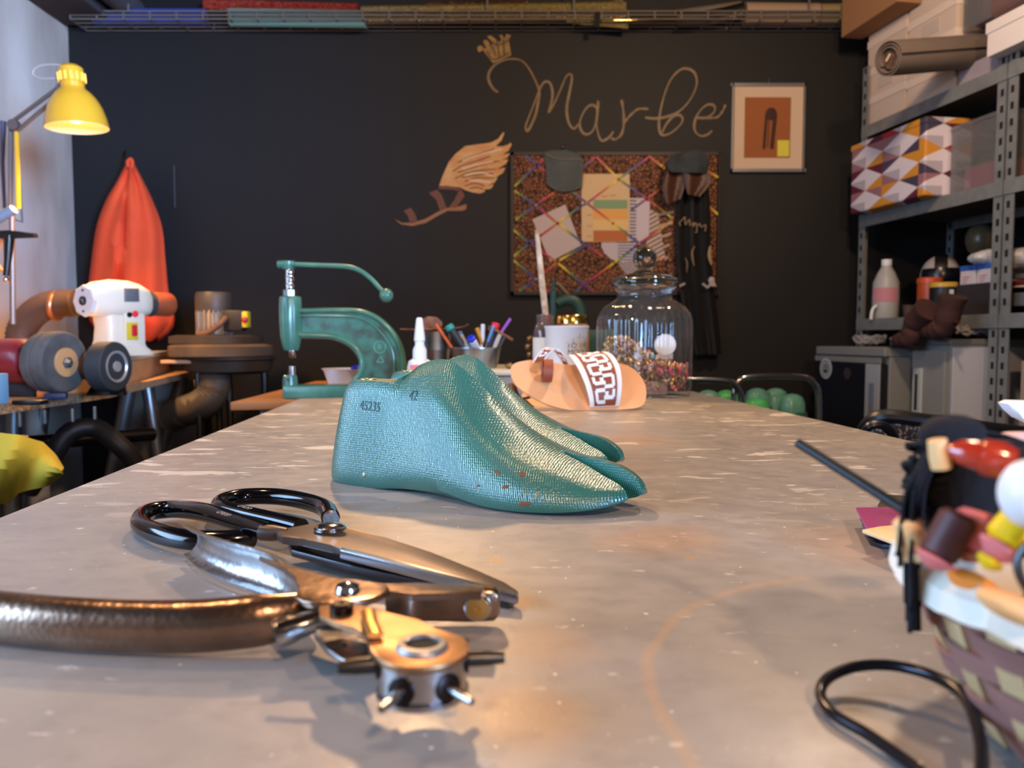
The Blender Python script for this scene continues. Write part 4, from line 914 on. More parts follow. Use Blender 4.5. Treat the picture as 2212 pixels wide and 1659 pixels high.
# ------------------------------------------------------------------ notice board
YN = YW-.03
def c8(a, b, Y=YN): return W(1080+a/4.254, 300+b/4.254, Y)
nb = thing('notice_board', 'leopard fabric notice board criss-crossed with rainbow ribbon', 'notice board', W(1330, 634, YN))
mb = MB(); fb = mat('dark_wood_frame', (40, 28, 24), .5)
for r in ((1103, 328, 1555, 335), (1103, 630, 1555, 637), (1103, 328, 1110, 637), (1548, 328, 1555, 637)): rect(mb, *r, YN-.006, .034)
mb.build('board_frame', fb, nb)
def leopard():
    m = mat('leopard_fabric', (96, 62, 44), .9); nt = m.node_tree; b = nt.nodes['Principled BSDF']
    tc = nt.nodes.new('ShaderNodeTexCoord'); v = nt.nodes.new('ShaderNodeTexVoronoi'); v.inputs['Scale'].default_value = 75; v.feature = 'DISTANCE_TO_EDGE'
    n = nt.nodes.new('ShaderNodeTexNoise'); n.inputs['Scale'].default_value = 95
    ad = nt.nodes.new('ShaderNodeMath'); ad.operation = 'MULTIPLY'; nt.links.new(tc.outputs['Object'], v.inputs['Vector']); nt.links.new(tc.outputs['Object'], n.inputs['Vector'])
    nt.links.new(v.outputs[0], ad.inputs[0]); nt.links.new(n.outputs['Fac'], ad.inputs[1])
    r = nt.nodes.new('ShaderNodeValToRGB'); r.color_ramp.elements[0].color = lin((52, 32, 24)); r.color_ramp.elements[1].color = lin((150, 100, 70)); r.color_ramp.elements[0].position = .03; r.color_ramp.elements[1].position = .10
    nt.links.new(ad.outputs[0], r.inputs[0]); nt.links.new(r.outputs[0], b.inputs['Base Color']); return m
mb = MB(); rect(mb, 1108, 333, 1550, 632, YN, .022); mb.build('fabric_panel', leopard(), nb, sharp=None)
def rainbow():
    m = mat('rainbow_ribbon', (200, 60, 60), .45); nt = m.node_tree; b = nt.nodes['Principled BSDF']
    tc = nt.nodes.new('ShaderNodeTexCoord'); sx = nt.nodes.new('ShaderNodeSeparateXYZ'); nt.links.new(tc.outputs['Object'], sx.inputs[0])
    ml = nt.nodes.new('ShaderNodeMath'); ml.operation = 'MULTIPLY_ADD'; ml.inputs[1].default_value = 4.6; nt.links.new(sx.outputs[0], ml.inputs[0]); ml.inputs[2].default_value = 9.37
    fr2 = nt.nodes.new('ShaderNodeMath'); fr2.operation = 'FRACT'; nt.links.new(ml.outputs[0], fr2.inputs[0])
    r = nt.nodes.new('ShaderNodeValToRGB'); cols = [(170, 34, 60), (190, 96, 36), (225, 200, 40), (80, 120, 50), (40, 60, 140), (90, 30, 110), (200, 30, 70)]
    r.color_ramp.elements[0].color = lin(cols[0]); r.color_ramp.elements[1].color = lin(cols[-1])
    for i in range(1, 6): e_ = r.color_ramp.elements.new(i/6); e_.color = lin(cols[i])
    nt.links.new(fr2.outputs[0], r.inputs[0]); nt.links.new(r.outputs[0], b.inputs['Base Color']); return m
rbw = rainbow()
def ribbon(pts, w_=.0045):
    mb = MB(); P = [c8(a, b, YN-.004) for a, b in pts]
    for a, b in zip(P, P[1:]):
        d = (b-a).normalized(); n_ = V(-d.z, 0, d.x)*w_; e2 = d*.003
        mb.prism([a-e2-n_, b+e2-n_, b+e2+n_, a-e2+n_], (0, .0012, 0))
    mb.build('ribbon', rbw, nb, sharp=None)
for rb in ([(140, 480), (330, 610), (530, 775), (745, 940), (940, 1075)], [(880, 160), (1090, 370), (1350, 550), (1600, 740)], [(230, 150), (340, 240), (560, 400), (800, 590), (1040, 775), (1280, 960), (1490, 1120)], [(130, 840), (260, 950), (520, 1130), (770, 1340), (870, 1410)], [(130, 1120), (330, 1290), (440, 1400)], [(1370, 160), (1500, 260), (1700, 400)], [(1870, 275), (2000, 350)],
           [(140, 430), (340, 240), (440, 160)], [(150, 740), (320, 610), (500, 490), (880, 160)], [(130, 1075), (270, 960), (370, 890), (530, 775), (740, 620), (800, 590), (1090, 370), (1350, 180)], [(180, 1400), (330, 1290), (540, 1120), (780, 980)], [(690, 1410), (770, 1340), (1050, 1140), (1280, 960), (1600, 740)], [(1210, 650), (1350, 550), (1460, 470)], [(1920, 620), (2000, 690)]): ribbon(rb)
for i, q in enumerate(((330, 610), (530, 775), (800, 590), (1040, 775), (1090, 370), (1350, 550), (1280, 965), (770, 1335), (1590, 740), (1495, 1118), (330, 1288), (270, 960))):
    MB().ball(c8(*q, YN-.007), .0055, 12, (1, .5, 1)).build('board_stud', mat(('stud_yellow', 'stud_navy', 'stud_red')[(0, 1, 0, 2, 2, 1, 0, 2, 2, 2, 0, 1)[i]], ((200, 160, 60), (24, 26, 50), (190, 36, 40))[(0, 1, 0, 2, 2, 1, 0, 2, 2, 2, 0, 1)[i]], .4), nb)
def pinned(name, pts, col, label, cat, dy=.002, Yo=.0015, rough=.8, **kw):
    return MB().prism([c8(a, b, YN-Yo-dy) for a, b in pts], (0, dy, 0)).build(name, mat(name+'_%d_%d_%d' % col, col, rough, **kw), label=label, cat=cat, sharp=None)
pinned('paper_note', [(297, 740), (600, 603), (745, 980), (460, 1128)], (196, 180, 178), 'pale crumpled paper note tilted under ribbons at the board left', 'paper note', .0006, .0005)
cdt = thing('sample_card', 'cream card with green, orange, cream and rust colour blocks on the board', 'card', c8(970, 945))
def crd(name, x0, y0, x1, y1, col, dy): MB().prism([c8(x0, y0, YN-dy), c8(x1, y0, YN-dy), c8(x1, y1, YN-dy), c8(x0, y1, YN-dy)], (0, .0007, 0)).build(name, mat(name+'_%d_%d_%d' % col, col, .7), cdt, sharp=None)
crd('card_base', 750, 322, 1192, 945, (214, 184, 140), .0020)
for y0, y1, col in ((560, 642, (128, 160, 120)), (648, 738, (228, 168, 88)), (745, 835, (226, 190, 126)), (842, 940, (186, 106, 58))): crd('colour_block', 858, y0, 1172, y1, col, .0027)
for q in ((960, 528, 60), (1040, 520, 60)): MB().prism([c8(q[0]-q[2]/2, q[1]-8, YN-.0027), c8(q[0]+q[2]/2, q[1]-8, YN-.0027), c8(q[0]+q[2]/2, q[1]+8, YN-.0027), c8(q[0]-q[2]/2, q[1]+8, YN-.0027)], (0, .0006, 0)).build('faint_print', mat('faint_orange_print', (206, 150, 104), .7), cdt, sharp=None)
for y in (700, 800, 895): MB().prism([c8(800, y-5, YN-.0027), c8(845, y-5, YN-.0027), c8(845, y+5, YN-.0027), c8(800, y+5, YN-.0027)], (0, .0006, 0)).build('faint_print', mat('faint_brown_print', (176, 146, 108), .7), cdt, sharp=None)
def striped(name, base, stripe, scale, rot, label, pts, dy):
    m = mat(name, base, .8); nt = m.node_tree; b = nt.nodes['Principled BSDF']; tc = nt.nodes.new('ShaderNodeTexCoord'); mp = nt.nodes.new('ShaderNodeMapping'); mp.inputs['Rotation'].default_value = (0, rot, 0)
    wv = nt.nodes.new('ShaderNodeTexWave'); wv.bands_direction = 'Z'; wv.inputs['Scale'].default_value = scale
    r = nt.nodes.new('ShaderNodeValToRGB'); r.color_ramp.interpolation = 'CONSTANT'; r.color_ramp.elements[0].color = lin(base); r.color_ramp.elements[1].color = lin(stripe); r.color_ramp.elements[1].position = .68
    nt.links.new(tc.outputs['Object'], mp.inputs[0]); nt.links.new(mp.outputs[0], wv.inputs['Vector']); nt.links.new(wv.outputs['Fac'], r.inputs[0]); nt.links.new(r.outputs[0], b.inputs['Base Color'])
    MB().prism([c8(a, b_, YN-dy) for a, b_ in pts], (0, .0006, 0)).build(name, m, label=label, cat='paper', sharp=None)
striped('striped_paper', (200, 190, 196), (60, 60, 74), 22, 0, 'white paper with dark printed lines pinned right of the cream card', [(1190, 540), (1290, 532), (1378, 575), (1370, 900), (1250, 960), (1190, 940)], .0014)
MB().prism([c8(a, b_, YN-.0021) for a, b_ in [(1255, 560), (1378, 575), (1368, 915), (1290, 965), (1250, 900)]], (0, .0005, 0)).build('paper_strip', mat('plain_white_paper', (204, 192, 200), .8), label='plain white paper strip over the dark-lined paper', cat='paper', sharp=None)
striped('barred_paper', (196, 180, 172), (120, 78, 58), 18, .5, 'fan-shaped paper with brown bars at the board right', [(1378, 640), (1455, 690), (1475, 820), (1520, 1090), (1420, 1130), (1320, 1000), (1372, 900)], .0011)
striped('colour_striped_paper', (200, 188, 196), (58, 84, 120), 26, 0, 'paper with blue and red stripes below the cream card', [(1085, 952), (1245, 952), (1240, 1120), (1130, 1150), (1080, 1100)], .0010)
pinned('round_paper', [(932, 952), (1085, 952), (1082, 1125), (1020, 1105), (960, 1050), (932, 990)], (196, 184, 190), 'half round white paper peeking below the cream card', 'paper', .0006, .0018)
pinned('pointed_paper', [(1240, 1010), (1370, 1000), (1390, 1090), (1260, 1130), (1245, 1080)], (196, 180, 188), 'plain pale paper corner above the jar knob', 'paper', .0006, .0019)
striped('hatched_paper', (196, 180, 180), (40, 70, 80), 30, .9, 'paper with slanted dark hatching just above the glass jar', [(1085, 1140), (1200, 1120), (1280, 1160), (1260, 1250), (1170, 1260)], .0016)
for i, y in enumerate((690, 790, 890, 990, 1100)):
    pinned('wooden_peg', [(1440+i*18, y), (1600-i*14, y-32), (1602-i*14, y-8), (1442+i*18, y+24)], (190, 160, 136), ['topmost', 'second', 'third', 'fourth', 'lowest'][i]+' of the pale strips sticking out at the board right', 'strip', .003, .003)
# denim pocket
dnm = mat('grey_denim', (92, 100, 100), .9, noise=(12, .3), rgb2=(70, 76, 78), bump=('noise', 220, .8))
dp = thing('denim_pocket', 'grey denim jeans pocket pinned at the top of the notice board', 'pocket', c8(590, 490))
MB().prism([c8(a, b, YN-.016) for a, b in [(405, 118), (470, 105), (600, 98), (690, 120), (735, 165), (775, 190), (765, 300), (755, 450), (690, 475), (585, 495), (500, 470), (432, 425), (420, 300)]], (0, .014, 0), .004).build('pocket_cloth', dnm, dp)
MB().tube(smooth([c8(a, b, YN-.018) for a, b in [(415, 135), (500, 175), (600, 190), (700, 185), (765, 200)]], 4), .0035, 8).build('pocket_hem', mat('light_denim_seam', (122, 116, 104), .9), dp)
MB().tube(smooth([c8(a, b, YN-.017) for a, b in [(445, 215), (450, 415), (585, 470), (735, 440), (745, 215)]], 3), .0014, 6).build('stitching', mat('light_denim_seam', (122, 116, 104), .9), dp)
MB().ball(c8(577, 75, YW-.01), .006, 14).build('push_pin', chrome, label='shiny round pin in the wall above the denim pocket', cat='pin')
# black apron and bags over the right of the board
apr = mat('black_apron_cloth', (17, 16, 17), .75, bump=('noise', 30, .6)); lbr = mat('dark_brown_bag_leather', (84, 46, 26), .45, noise=(14, .3), rgb2=(52, 30, 20))
ap = thing('black_apron', 'long black apron with gold writing hanging over the board right edge', 'apron', W(1512, 765, YN-.05))
def hang(pts_l, pts_r, Y0, fold, n=18, m=12, amp=.012):
    a = smooth(pts_l, 6); b = smooth(pts_r, 6); G = []
    for i in range(n+1):
        t = i/n; A = a[min(int(t*(len(a)-1)), len(a)-1)]; B = b[min(int(t*(len(b)-1)), len(b)-1)]
        G.append([W(lerp(A.x, B.x, j/m), lerp(A.y, B.y, j/m), Y0-amp*math.sin(j/m*PI*fold+t*1.5)-amp*math.sin(j/m*PI)) for j in range(m+1)])
    return G
def P2(l): return [V(a, b, 0) for a, b in l]
MB().sheet(hang(P2([(1470, 330), (1464, 420), (1462, 560), (1480, 700), (1492, 766)]), P2([(1512, 330), (1532, 420), (1536, 560), (1552, 700), (1558, 766)]), YN-.05, 5), .003).build('apron_cloth', apr, ap)
gtx = MB(); gp = mat('gold_thread', (150, 124, 88), .5)
for st in ([(1660, 800), (1650, 770), (1680, 740), (1700, 720), (1705, 790), (1740, 740), (1745, 800)], [(1760, 790), (1780, 770), (1775, 810), (1800, 770), (1810, 850), (1790, 860)], [(1815, 800), (1835, 780), (1850, 810), (1890, 790), (1885, 850)]): gtx.tube(smooth([c8(a, b, YN-.078) for a, b in st], 4), .0024, 6)
gtx.build('gold_lettering', gp, ap)
for st, r in (([(1790, 985), (1765, 1040), (1770, 1110), (1785, 1170)], .009), ([(1700, 1090), (1720, 1140), (1715, 1230)], .006), ([(1935, 980), (1925, 1070), (1945, 1160)], .008)):
    MB().tube(smooth([c8(a, b, YN-.076) for a, b in st], 4), lambda t, r=r: r*math.sin(.3+t*2.5), 8, sq=(1, .5)).build('gold_motif', gp, ap)
for i, (pp_, pl_) in enumerate(((([(1440, 350), (1430, 400), (1440, 440)]), ([(1470, 340), (1480, 390), (1470, 430)])), (([(1470, 345), (1478, 390), (1486, 420)]), ([(1520, 350), (1535, 390), (1512, 425)])))):
    MB().sheet(hang(P2(pp_), P2(pl_), YN-.095-.012*i, 2, amp=.01), .003).build('leather_bag', lbr, label=('brown leather flap hanging left of the black apron' if i == 0 else 'brown leather flap hanging over the top of the black apron'), cat='leather flap')
MB().sheet(hang(P2([(1448, 335), (1440, 355), (1450, 372)]), P2([(1514, 322), (1532, 345), (1526, 374)]), YN-.125, 3, amp=.01), .003).build('denim_scrap', mat('blue_grey_cloth', (66, 72, 74), .9, noise=(20, .3), rgb2=(40, 44, 46)), label='crumpled blue grey cloth hung at the apron top', cat='cloth')
wsm = mat('pale_rubber_glove', (170, 158, 150), .6)
gv = MB(); c_ = c8(1945, 1300, YN-.09); gv.ball(c_, .014, 14, (1, .6, 1.1))
for j in range(4): gv.tube([c_+V(-.010+j*.006, -.003, -.006), c_+V(-.002+j*.006, -.006, -.024-.002*(j % 2))], .0032, 8)
gv.build('apron_charm', wsm, ap)
gv = MB()
for a, b in (((1650, 1355), (1700, 1330)), ((1860, 1330), (1910, 1370)), ((1910, 1370), (1935, 1330))): gv.tube([c8(*a, YN-.088), c8(*b, YN-.088)], .005, 8)
gv.build('apron_tie', wsm, ap)
#@@RACK
# ------------------------------------------------------------------ wire rack with rolls under the ceiling
wire = mat('grey_coated_wire', (120, 112, 104), .5, .4)
YR0, YR1 = YW-.13, YW-.012
rk = thing('wire_rack', 'long wire tray under the ceiling holding rolls of material', 'rack', W(1000, 70, YR0))
def zr(py, Y=YR0): return W(0, py, Y).z
xl_ = W(150, 0, YR0).x; xr_ = W(1875, 0, YR0).x; zb_ = W(0, 66, YR1).z; zm = (zb_+zr(24))/2; zt_ = zr(24)
mb = MB()
for z in (zb_, zm, zt_): mb.tube([(xl_, YR0, z), (xr_, YR0, z)], .0035, 6)
for y in (YR0+.04, YR0+.08, YR1): mb.tube([(xl_, y, zb_), (xr_, y, zb_)], .003, 6)
for z in (zm, zt_): mb.tube([(xl_, YR1, z), (xr_, YR1, z)], .003, 6)
mb.build('long_wire', wire, rk)
n_ = 31
for i in range(n_):
    x = lerp(xl_, xr_, i/(n_-1)); MB().tube([(x, YR0, zt_), (x, YR0, zb_), (x, YR1, zb_), (x, YR1, zt_)], .0028, 6).build('cross_wire', wire, rk)
for x in (-1.55, -.1, .25, 1.2):
    MB().tube([(x, YR0, zt_), (x, YR0, ZC)], .004, 6).build('hanger_rod', wire, rk)
MB().box((W(1290, 0, YR0).x, YR0-.006, zr(44)), (.022, .008, .06), .002).build('rack_clamp', blackm, rk)
def roll(name, x0, x1, y0, y1, r, m, label, Y, cat='roll', open_=True, sag=0):
    A = W(x0, y0, Y); B = W(x1, y1, Y); t = thing(name, label, cat, (A+B)/2-V(0, 0, r), group='rolls of material in the ceiling rack')
    pts = [A+(B-A)*(i/12)-V(0, 0, sag*math.sin(i/12*PI)) for i in range(13)]
    MB().tube(pts, r, 24).build('rolled_sheet', m, t)
    d = (B-A).normalized()
    for e, s_ in ((A, -1), (B, 1)): MB().lathe([(r*.45, 0), (r*.45, .0015), (.001, .0015)], e+d*s_*-.0002, d*s_, 18).build('roll_core', mat('dark_core', (40, 34, 30), .9), t)
    return t
def gli(name, c1_, c2_, sc_):
    m = mat(name, c1_, .22, .45, noise=(sc_, .06), rgb2=c2_, bump=('voronoi', sc_*1.3, 1))
    for n_ in m.node_tree.nodes:
        if n_.type == 'BUMP': n_.inputs['Distance'].default_value = .006
        if n_.type == 'TEX_VORONOI': n_.inputs['Randomness'].default_value = 1
    return m
R_L = .047
roll('blue_roll', 205, 442, 36, 37, .033, mat('blue_vinyl', (50, 72, 150), .4), 'short blue vinyl roll at the left end of the rack', YR0+.06)
roll('mint_roll', 497, 790, 38, 42, .035, mat('mint_felt', (112, 150, 138), .8, bump=('noise', 60, .4)), 'pale mint green roll beside the blue roll', YR0+.055)
roll('red_glitter_roll', 442, 775, 10, 19, .022, gli('red_glitter', (150, 44, 36), (196, 80, 56), 160), 'slim red glitter roll lying on top of the mint roll', YR0+.07)
roll('gold_glitter_roll', 782, 1350, 34, 24, .037, gli('gold_glitter', (176, 150, 84), (140, 132, 88), 130), 'long gold glitter roll in the middle of the rack', YR0+.055)
fn_ = MB(); fn_.sheet([[W(lerp(1215, 1345, i/8), lerp(22, -2, i/8)+(0), YR0+.06+.01*math.sin(i)), W(lerp(1225, 1358, i/8), lerp(50, 62, i/8), YR0+.04)] for i in range(9)], .002); fn_.build('glitter_sheet', gli('gold_glitter', (176, 150, 84), (140, 132, 88), 130), label='loose flared end of gold glitter sheet above the rack middle', cat='glitter sheet')
roll('copper_glitter_roll', 925, 1140, 13, 10, .016, gli('copper_glitter', (120, 76, 56), (80, 50, 40), 120), 'thin dark copper glitter roll on top of the gold glitter roll', YR0+.09)
roll('gold_foil_roll', 1325, 1470, 46, 42, .022, mat('mirror_gold_foil', (190, 150, 90), .12, 1, bump=('noise', 22, .9)), 'shiny mirror gold foil roll low in the rack', YR0+.06)
roll('silver_foil_roll', 1460, 1605, 42, 22, .030, mat('mirror_silver_foil', (205, 195, 180), .10, 1, bump=('noise', 16, 1.2)), 'crinkled silver foil roll tilted in the rack', YR0+.06, sag=.01)
roll('grey_foil_roll', 1455, 1600, 32, 12, .018, mat('matt_grey_sheet', (110, 98, 86), .5), 'slim matt grey roll leaning above the silver foil', YR0+.09)
roll('beige_roll', 1608, 1765, 30, 32, .044, mat('beige_paper_roll', (158, 134, 112), .7), 'thick beige paper roll right of the silver foil', YR0+.06)
roll('clear_film_roll', 1768, 1850, 32, 31, .042, mat('cloudy_plastic_film', (150, 130, 92), .3, bump=('noise', 26, 1.5)), 'crinkled plastic wrapped roll at the right end of the rack', YR0+.06)
#@@LEFT
# ------------------------------------------------------------------ left workbench
BZ = .74
osb = mat('worn_wood_board', (216, 168, 114), .6, noise=(14, .25, (1, .3, 1)), rgb2=(182, 134, 88)); osbe = mat('chipboard_edge', (214, 172, 132), .8, noise=(120, .2), rgb2=(120, 88, 62))
wb = thing('side_workbench', 'wooden trestle workbench along the left wall carrying the machines', 'workbench', (-1.5, 2.2, 0))
pA = F(-130, 893, BZ); pB = F(0, 873, BZ); pC = F(235, 842, BZ); pD = F(418, 801.5, BZ)
tp = MB(); tp.m(0); tp.prism([pA, pB, pC, pD, V(-1.84, 3.24, BZ), V(-1.84, pA.y, BZ)], (0, 0, -.022), .001); tp.build('bench_top', osb, wb)
ed = MB(); 
for a, b in ((pA, pB), (pB, pC), (pC, pD)): ed.prism([a+V(.0012, -.0004, 0), b+V(.0012, -.0004, 0), b+V(.0012, -.0004, -.022), a+V(.0012, -.0004, -.022)], (-.004, .002, 0))
ed.build('edge_band', osbe, wb)
alu = mat('silver_tube', (140, 142, 145), .35, .9)
for i, (a, b, Y) in enumerate((((278, 835), (240, 1040), 2.34), ((318, 838), (345, 1010), 2.66), ((398, 812), (350, 975), 3.08), ((30, 895), (28, 1150), 1.95), ((95, 880), (70, 1100), 2.3))):
    A = W(*a, Y); B = W(*b, Y); A.z = BZ-.022; d = (B-A); B = A+d*((A.z-.005)/(A.z-B.z)); B.z = .01
    MB().tube([A, B], .021, 14).build('leg', alu, wb)
MB().tube([W(60, 958, 1.98), W(330, 938, 2.28)], .020, 12).build('stretcher', dsteel, wb)
for px, py, Y in ((197, 868, 1.75), (148, 880, 1.7), (86, 888, 1.66), (30, 897, 1.6)):
    p_ = W(px, py, Y); MB().cyl(V(p_.x-.02, p_.y+.05, BZ-.022), V(p_.x-.02, p_.y+.05, BZ-.052), .004, n=8).build('bolt', galv, wb)
# beige cabinet and black extraction hose under the bench
q0 = W(262, 985, 3.16); q1 = W(428, 985, 3.16)
MB().box(((q0.x+q1.x)/2, 3.2, .355), (q1.x-q0.x, .07, .70), .004).build('base_cabinet', mat('grey_beige_metal', (140, 132, 120), .5), label='grey beige metal cabinet standing under the side workbench', cat='cabinet')
hosm = mat('black_ribbed_hose', (26, 26, 29), .5)
hp_ = smooth([W(60, 1060, 1.95), W(110, 990, 1.95), W(150, 935, 1.97), W(205, 925, 2.0), W(255, 960, 2.0), W(290, 1000, 2.02), W(330, 1090, 2.05), W(340, 1250, 2.1)], 14)
hp_ = [q for q in hp_ if q.z > .045]
MB().tube(hp_, [(.025 if i % 2 else .025) for i in range(len(hp_))], 16).build('extraction_hose', hosm, label='thick black ribbed hose curving under the side workbench', cat='hose', sharp=70)
wp_ = MB(); wp_.cyl(V(W(45, 0, 2.3).x, 2.3, .01), V(W(45, 0, 2.3).x, 2.3, .705), .028); wp_.build('drain_pipe', mat('dusty_white_pipe', (190, 180, 165), .5), label='upright dusty white pipe under the left end of the bench', cat='pipe')
# yellow cloth
yc = mat('yellow_cloth', (184, 166, 50), .8, bump=('noise', 20, .6), noise=(5, .3), rgb2=(168, 146, 30))
Yy = 1.25
oc = [(-60, 940), (0, 936), (30, 938), (48, 948), (90, 958), (118, 985), (134, 1012), (130, 1030), (112, 1022), (104, 1046), (40, 1062), (18, 1082), (-60, 1092)]
G = []
for i in range(41):
    t = i/40; x = lerp(-60, 134, t)
    yt = interp([(-60, 940), (0, 937), (40, 942), (90, 957), (118, 985), (134, 1012)], x); yb = interp([(-60, 1092), (18, 1084), (40, 1064), (104, 1046), (120, 1035), (134, 1022)], x)
    G.append([W(x, lerp(yt, yb, j/8), Yy+.016*math.sin(t*9+j*.5)-.04*math.sin(j/8*PI)) for j in range(9)])
MB().sheet(G, .006).build('yellow_cloth', yc, label='crumpled bright yellow cloth hanging at the far left', cat='cloth')
MB().tube([W(-70, 946, Yy+.02), W(60, 950, Yy+.07)], .008, 8).build('towel_rail', dsteel, label='dark rail the yellow cloth hangs over', cat='rail')
# ------------------------------------------------------------------ machines on the bench
rub = mat('dusty_grey_rubber', (92, 92, 92), .8, noise=(30, .3), rgb2=(70, 68, 66), bump=('noise', 120, .5)); rubd = mat('dark_rubber', (46, 48, 50), .7, bump=('noise', 90, .4)); redm = mat('dark_red_enamel', (122, 26, 38), .35, coat=.3)
Ym = 1.80
def wheel(mb_name, c, axis, r, w_, parent, m, label=None, groove=False):
    pf_ = [(r*.55, 0), (r*.93, .0), (r*.985, w_*.06), (r, w_*.14)]
    if groove: pf_ += [(r, w_*.48), (r*.94, w_*.52), (r*.94, w_*.60), (r*.97, w_*.64)]
    pf_ += [(r*(.97 if groove else 1), w_*.9), (r*.93, w_), (r*.5, w_)]
    return MB().lathe(pf_, c, axis, 48).build(mb_name, m, parent, label=label)
mt_ = thing('bench_motor', 'dark red bench motor carrying a grooved grey rubber wheel', 'motor', V(W(60, 0, Ym).x, Ym+.1, BZ))
ax = V(.975, -.22, -.02).normalized()
ce = W(142, 783, Ym-.03)
wheel('rubber_wheel', ce, -ax, .0715, .062, mt_, rub, groove=True)
MB().lathe([(.034, 0), (.034, .003), (.033, .004), (.0001, .004)], ce, ax, 36).build('wooden_hub', mat('pale_wood_hub', (206, 158, 108), .6, noise=(20, .3), rgb2=(180, 130, 84)), mt_)
MB().lathe([(.014, .003), (.014, .008), (.010, .010), (.006, .016), (.0001, .016)], ce, ax, 6).build('hub_nut', galv, mt_, sharp=20)
cm = ce-ax*.085
MB().lathe([(.03, -.02), (.03, 0), (.046, .010), (.052, .03), (.052, .16), (.048, .18), (.02, .185)], cm, -ax, 40).build('motor_body', redm, mt_)
for a in (-.5, .5): MB().lathe([(.006, 0), (.006, .004), (.0001, .004)], cm-ax*.03+V(.02, -.04, 0)+V(0, 0, a*.05), V(.3, -1, a), 12).build('screw', blackm, mt_)
MB().box(V(cm.x-.06, cm.y+.06, BZ+(cm.z-.04-BZ)/2), (.10, .09, cm.z-.04-BZ), .006).build('motor_foot', mat('dark_cast_foot', (38, 36, 42), .5), mt_)
MB().box(W(3, 840, 1.56)+V(-.02, 0, 0), (.045, .04, .062), .002).build('blue_box', mat('light_blue_card', (120, 170, 205), .6), label='small light blue box at the left end of the bench', cat='box')
q = W(22, 878, 1.52); MB().box((q.x-.01, 1.60, BZ+.005), (.06, .03, .010), .002).build('black_remote', black, label='flat black gadget on the bench beside the light blue box', cat='gadget')
q = W(85, 845, 1.75); MB().box((q.x, 1.78, BZ+.010), (.035, .03, .018), .004).build('orange_block', mat('orange_block', (226, 120, 60), .6), label='small orange block under the grooved rubber wheel', cat='block')
q = W(115, 856, 1.72); MB().box((q.x, 1.73, BZ+.008), (.045, .03, .014), .003, Matrix.Rotation(.4, 3, 'Z')).build('navy_tool', mat('navy_plastic', (28, 36, 70), .5), label='dark navy tool lying right of the orange block', cat='tool')
# second wheel
w2 = thing('polishing_wheel', 'black rubber wheel with shiny chrome hub on dusty brush shaft', 'wheel', V(W(240, 0, Ym).x, Ym, BZ))
ax2 = V(.985, -.17, 0).normalized(); c2 = W(252, 792, Ym+.02)
wheel('rubber_tyre', c2, -ax2, .0595, .045, w2, rubd)
MB().lathe([(.0375, -.001), (.0375, .003), (.034, .003), (.030, -.002), (.014, -.004), (.012, .004), (.0001, .005)], c2, ax2, 36).build('chrome_hub', mat('satin_alloy', (200, 200, 198), .3, .6), w2)
MB().lathe([(.036, .045), (.040, .055), (.034, .075), (.026, .082), (.012, .084)], c2, -ax2, 24).build('brush_core', mat('dusty_dark_brush', (62, 48, 40), .9, noise=(60, .3), rgb2=(110, 80, 56), bump=('noise', 90, 1)), w2)
MB().prism([V(c2.x-.09, c2.y+.02, BZ), V(c2.x+.0, c2.y+.03, BZ), V(c2.x-.03, c2.y+.055, c2.z), V(c2.x-.06, c2.y+.055, c2.z)], (-.01, .04, 0), .003).build('support_foot', dsteel, w2)
# white grinding machine
Yg = 2.30; kg = Yg/FPX
crm = mat('cream_white_enamel', (226, 216, 196), .4, noise=(8, .3), rgb2=(208, 198, 176), coat=.2)
wm = thing('grinding_machine', 'cream white grinding machine with red buttons on a wooden block', 'grinding machine', V(W(240, 0, Yg).x, Yg, W(0, 768, Yg).z))
axm = V(.42, .907, 0).normalized()     # along the capsule, from front-left end to back-right end
e0 = W(186, 650, Yg-.08); 
def rr_sec(c, ax_, wy, zt1, zb1, n=24):
    s_ = V(-ax_.y, ax_.x, 0); out = []
    for k_ in range(n):
        a = 2*PI*k_/n; cx = math.cos(a); sz = math.sin(a)
        out.append(c+s_*wy*(abs(cx)**.6)*(1 if cx > 0 else -1)+V(0, 0, (zt1 if sz > 0 else zb1)*(abs(sz)**.75)*(1 if sz > 0 else -1)))
    return out
cap = [(q0_*.8, q1_, q2_, q3_) for q0_, q1_, q2_, q3_ in [(0, .040, .036, .036), (.006, .046, .042, .040), (.04, .052, .058, .045), (.09, .056, .066, .046), (.15, .056, .066, .046), (.20, .052, .058, .044), (.235, .044, .046, .040), (.25, .034, .034, .032)]]
MB().loft([rr_sec(e0+axm*a, axm, b, c_, d) for a, b, c_, d in cap]).build('motor_housing', crm, wm)
MB().lathe([(.046, 0), (.046, .007), (.043, .009), (.0001, .009)], e0, -axm, 8).build('end_plate', mat('pale_grey_plate', (192, 196, 200), .45), wm, sharp=20)
MB().lathe([(.013, .009), (.013, .013), (.010, .0135), (.010, .006), (.0001, .006)], e0, -axm, 24).build('shaft_hole', dsteel, wm)
for dz in (-.030, .030): MB().lathe([(.0035, .009), (.0035, .011), (.0001, .011)], e0+V(0, 0, dz), -axm, 10).build('plate_screw', dsteel, wm)
mid = e0+axm*.10
zs = lambda py: W(0, py, Yg).z
rings = []
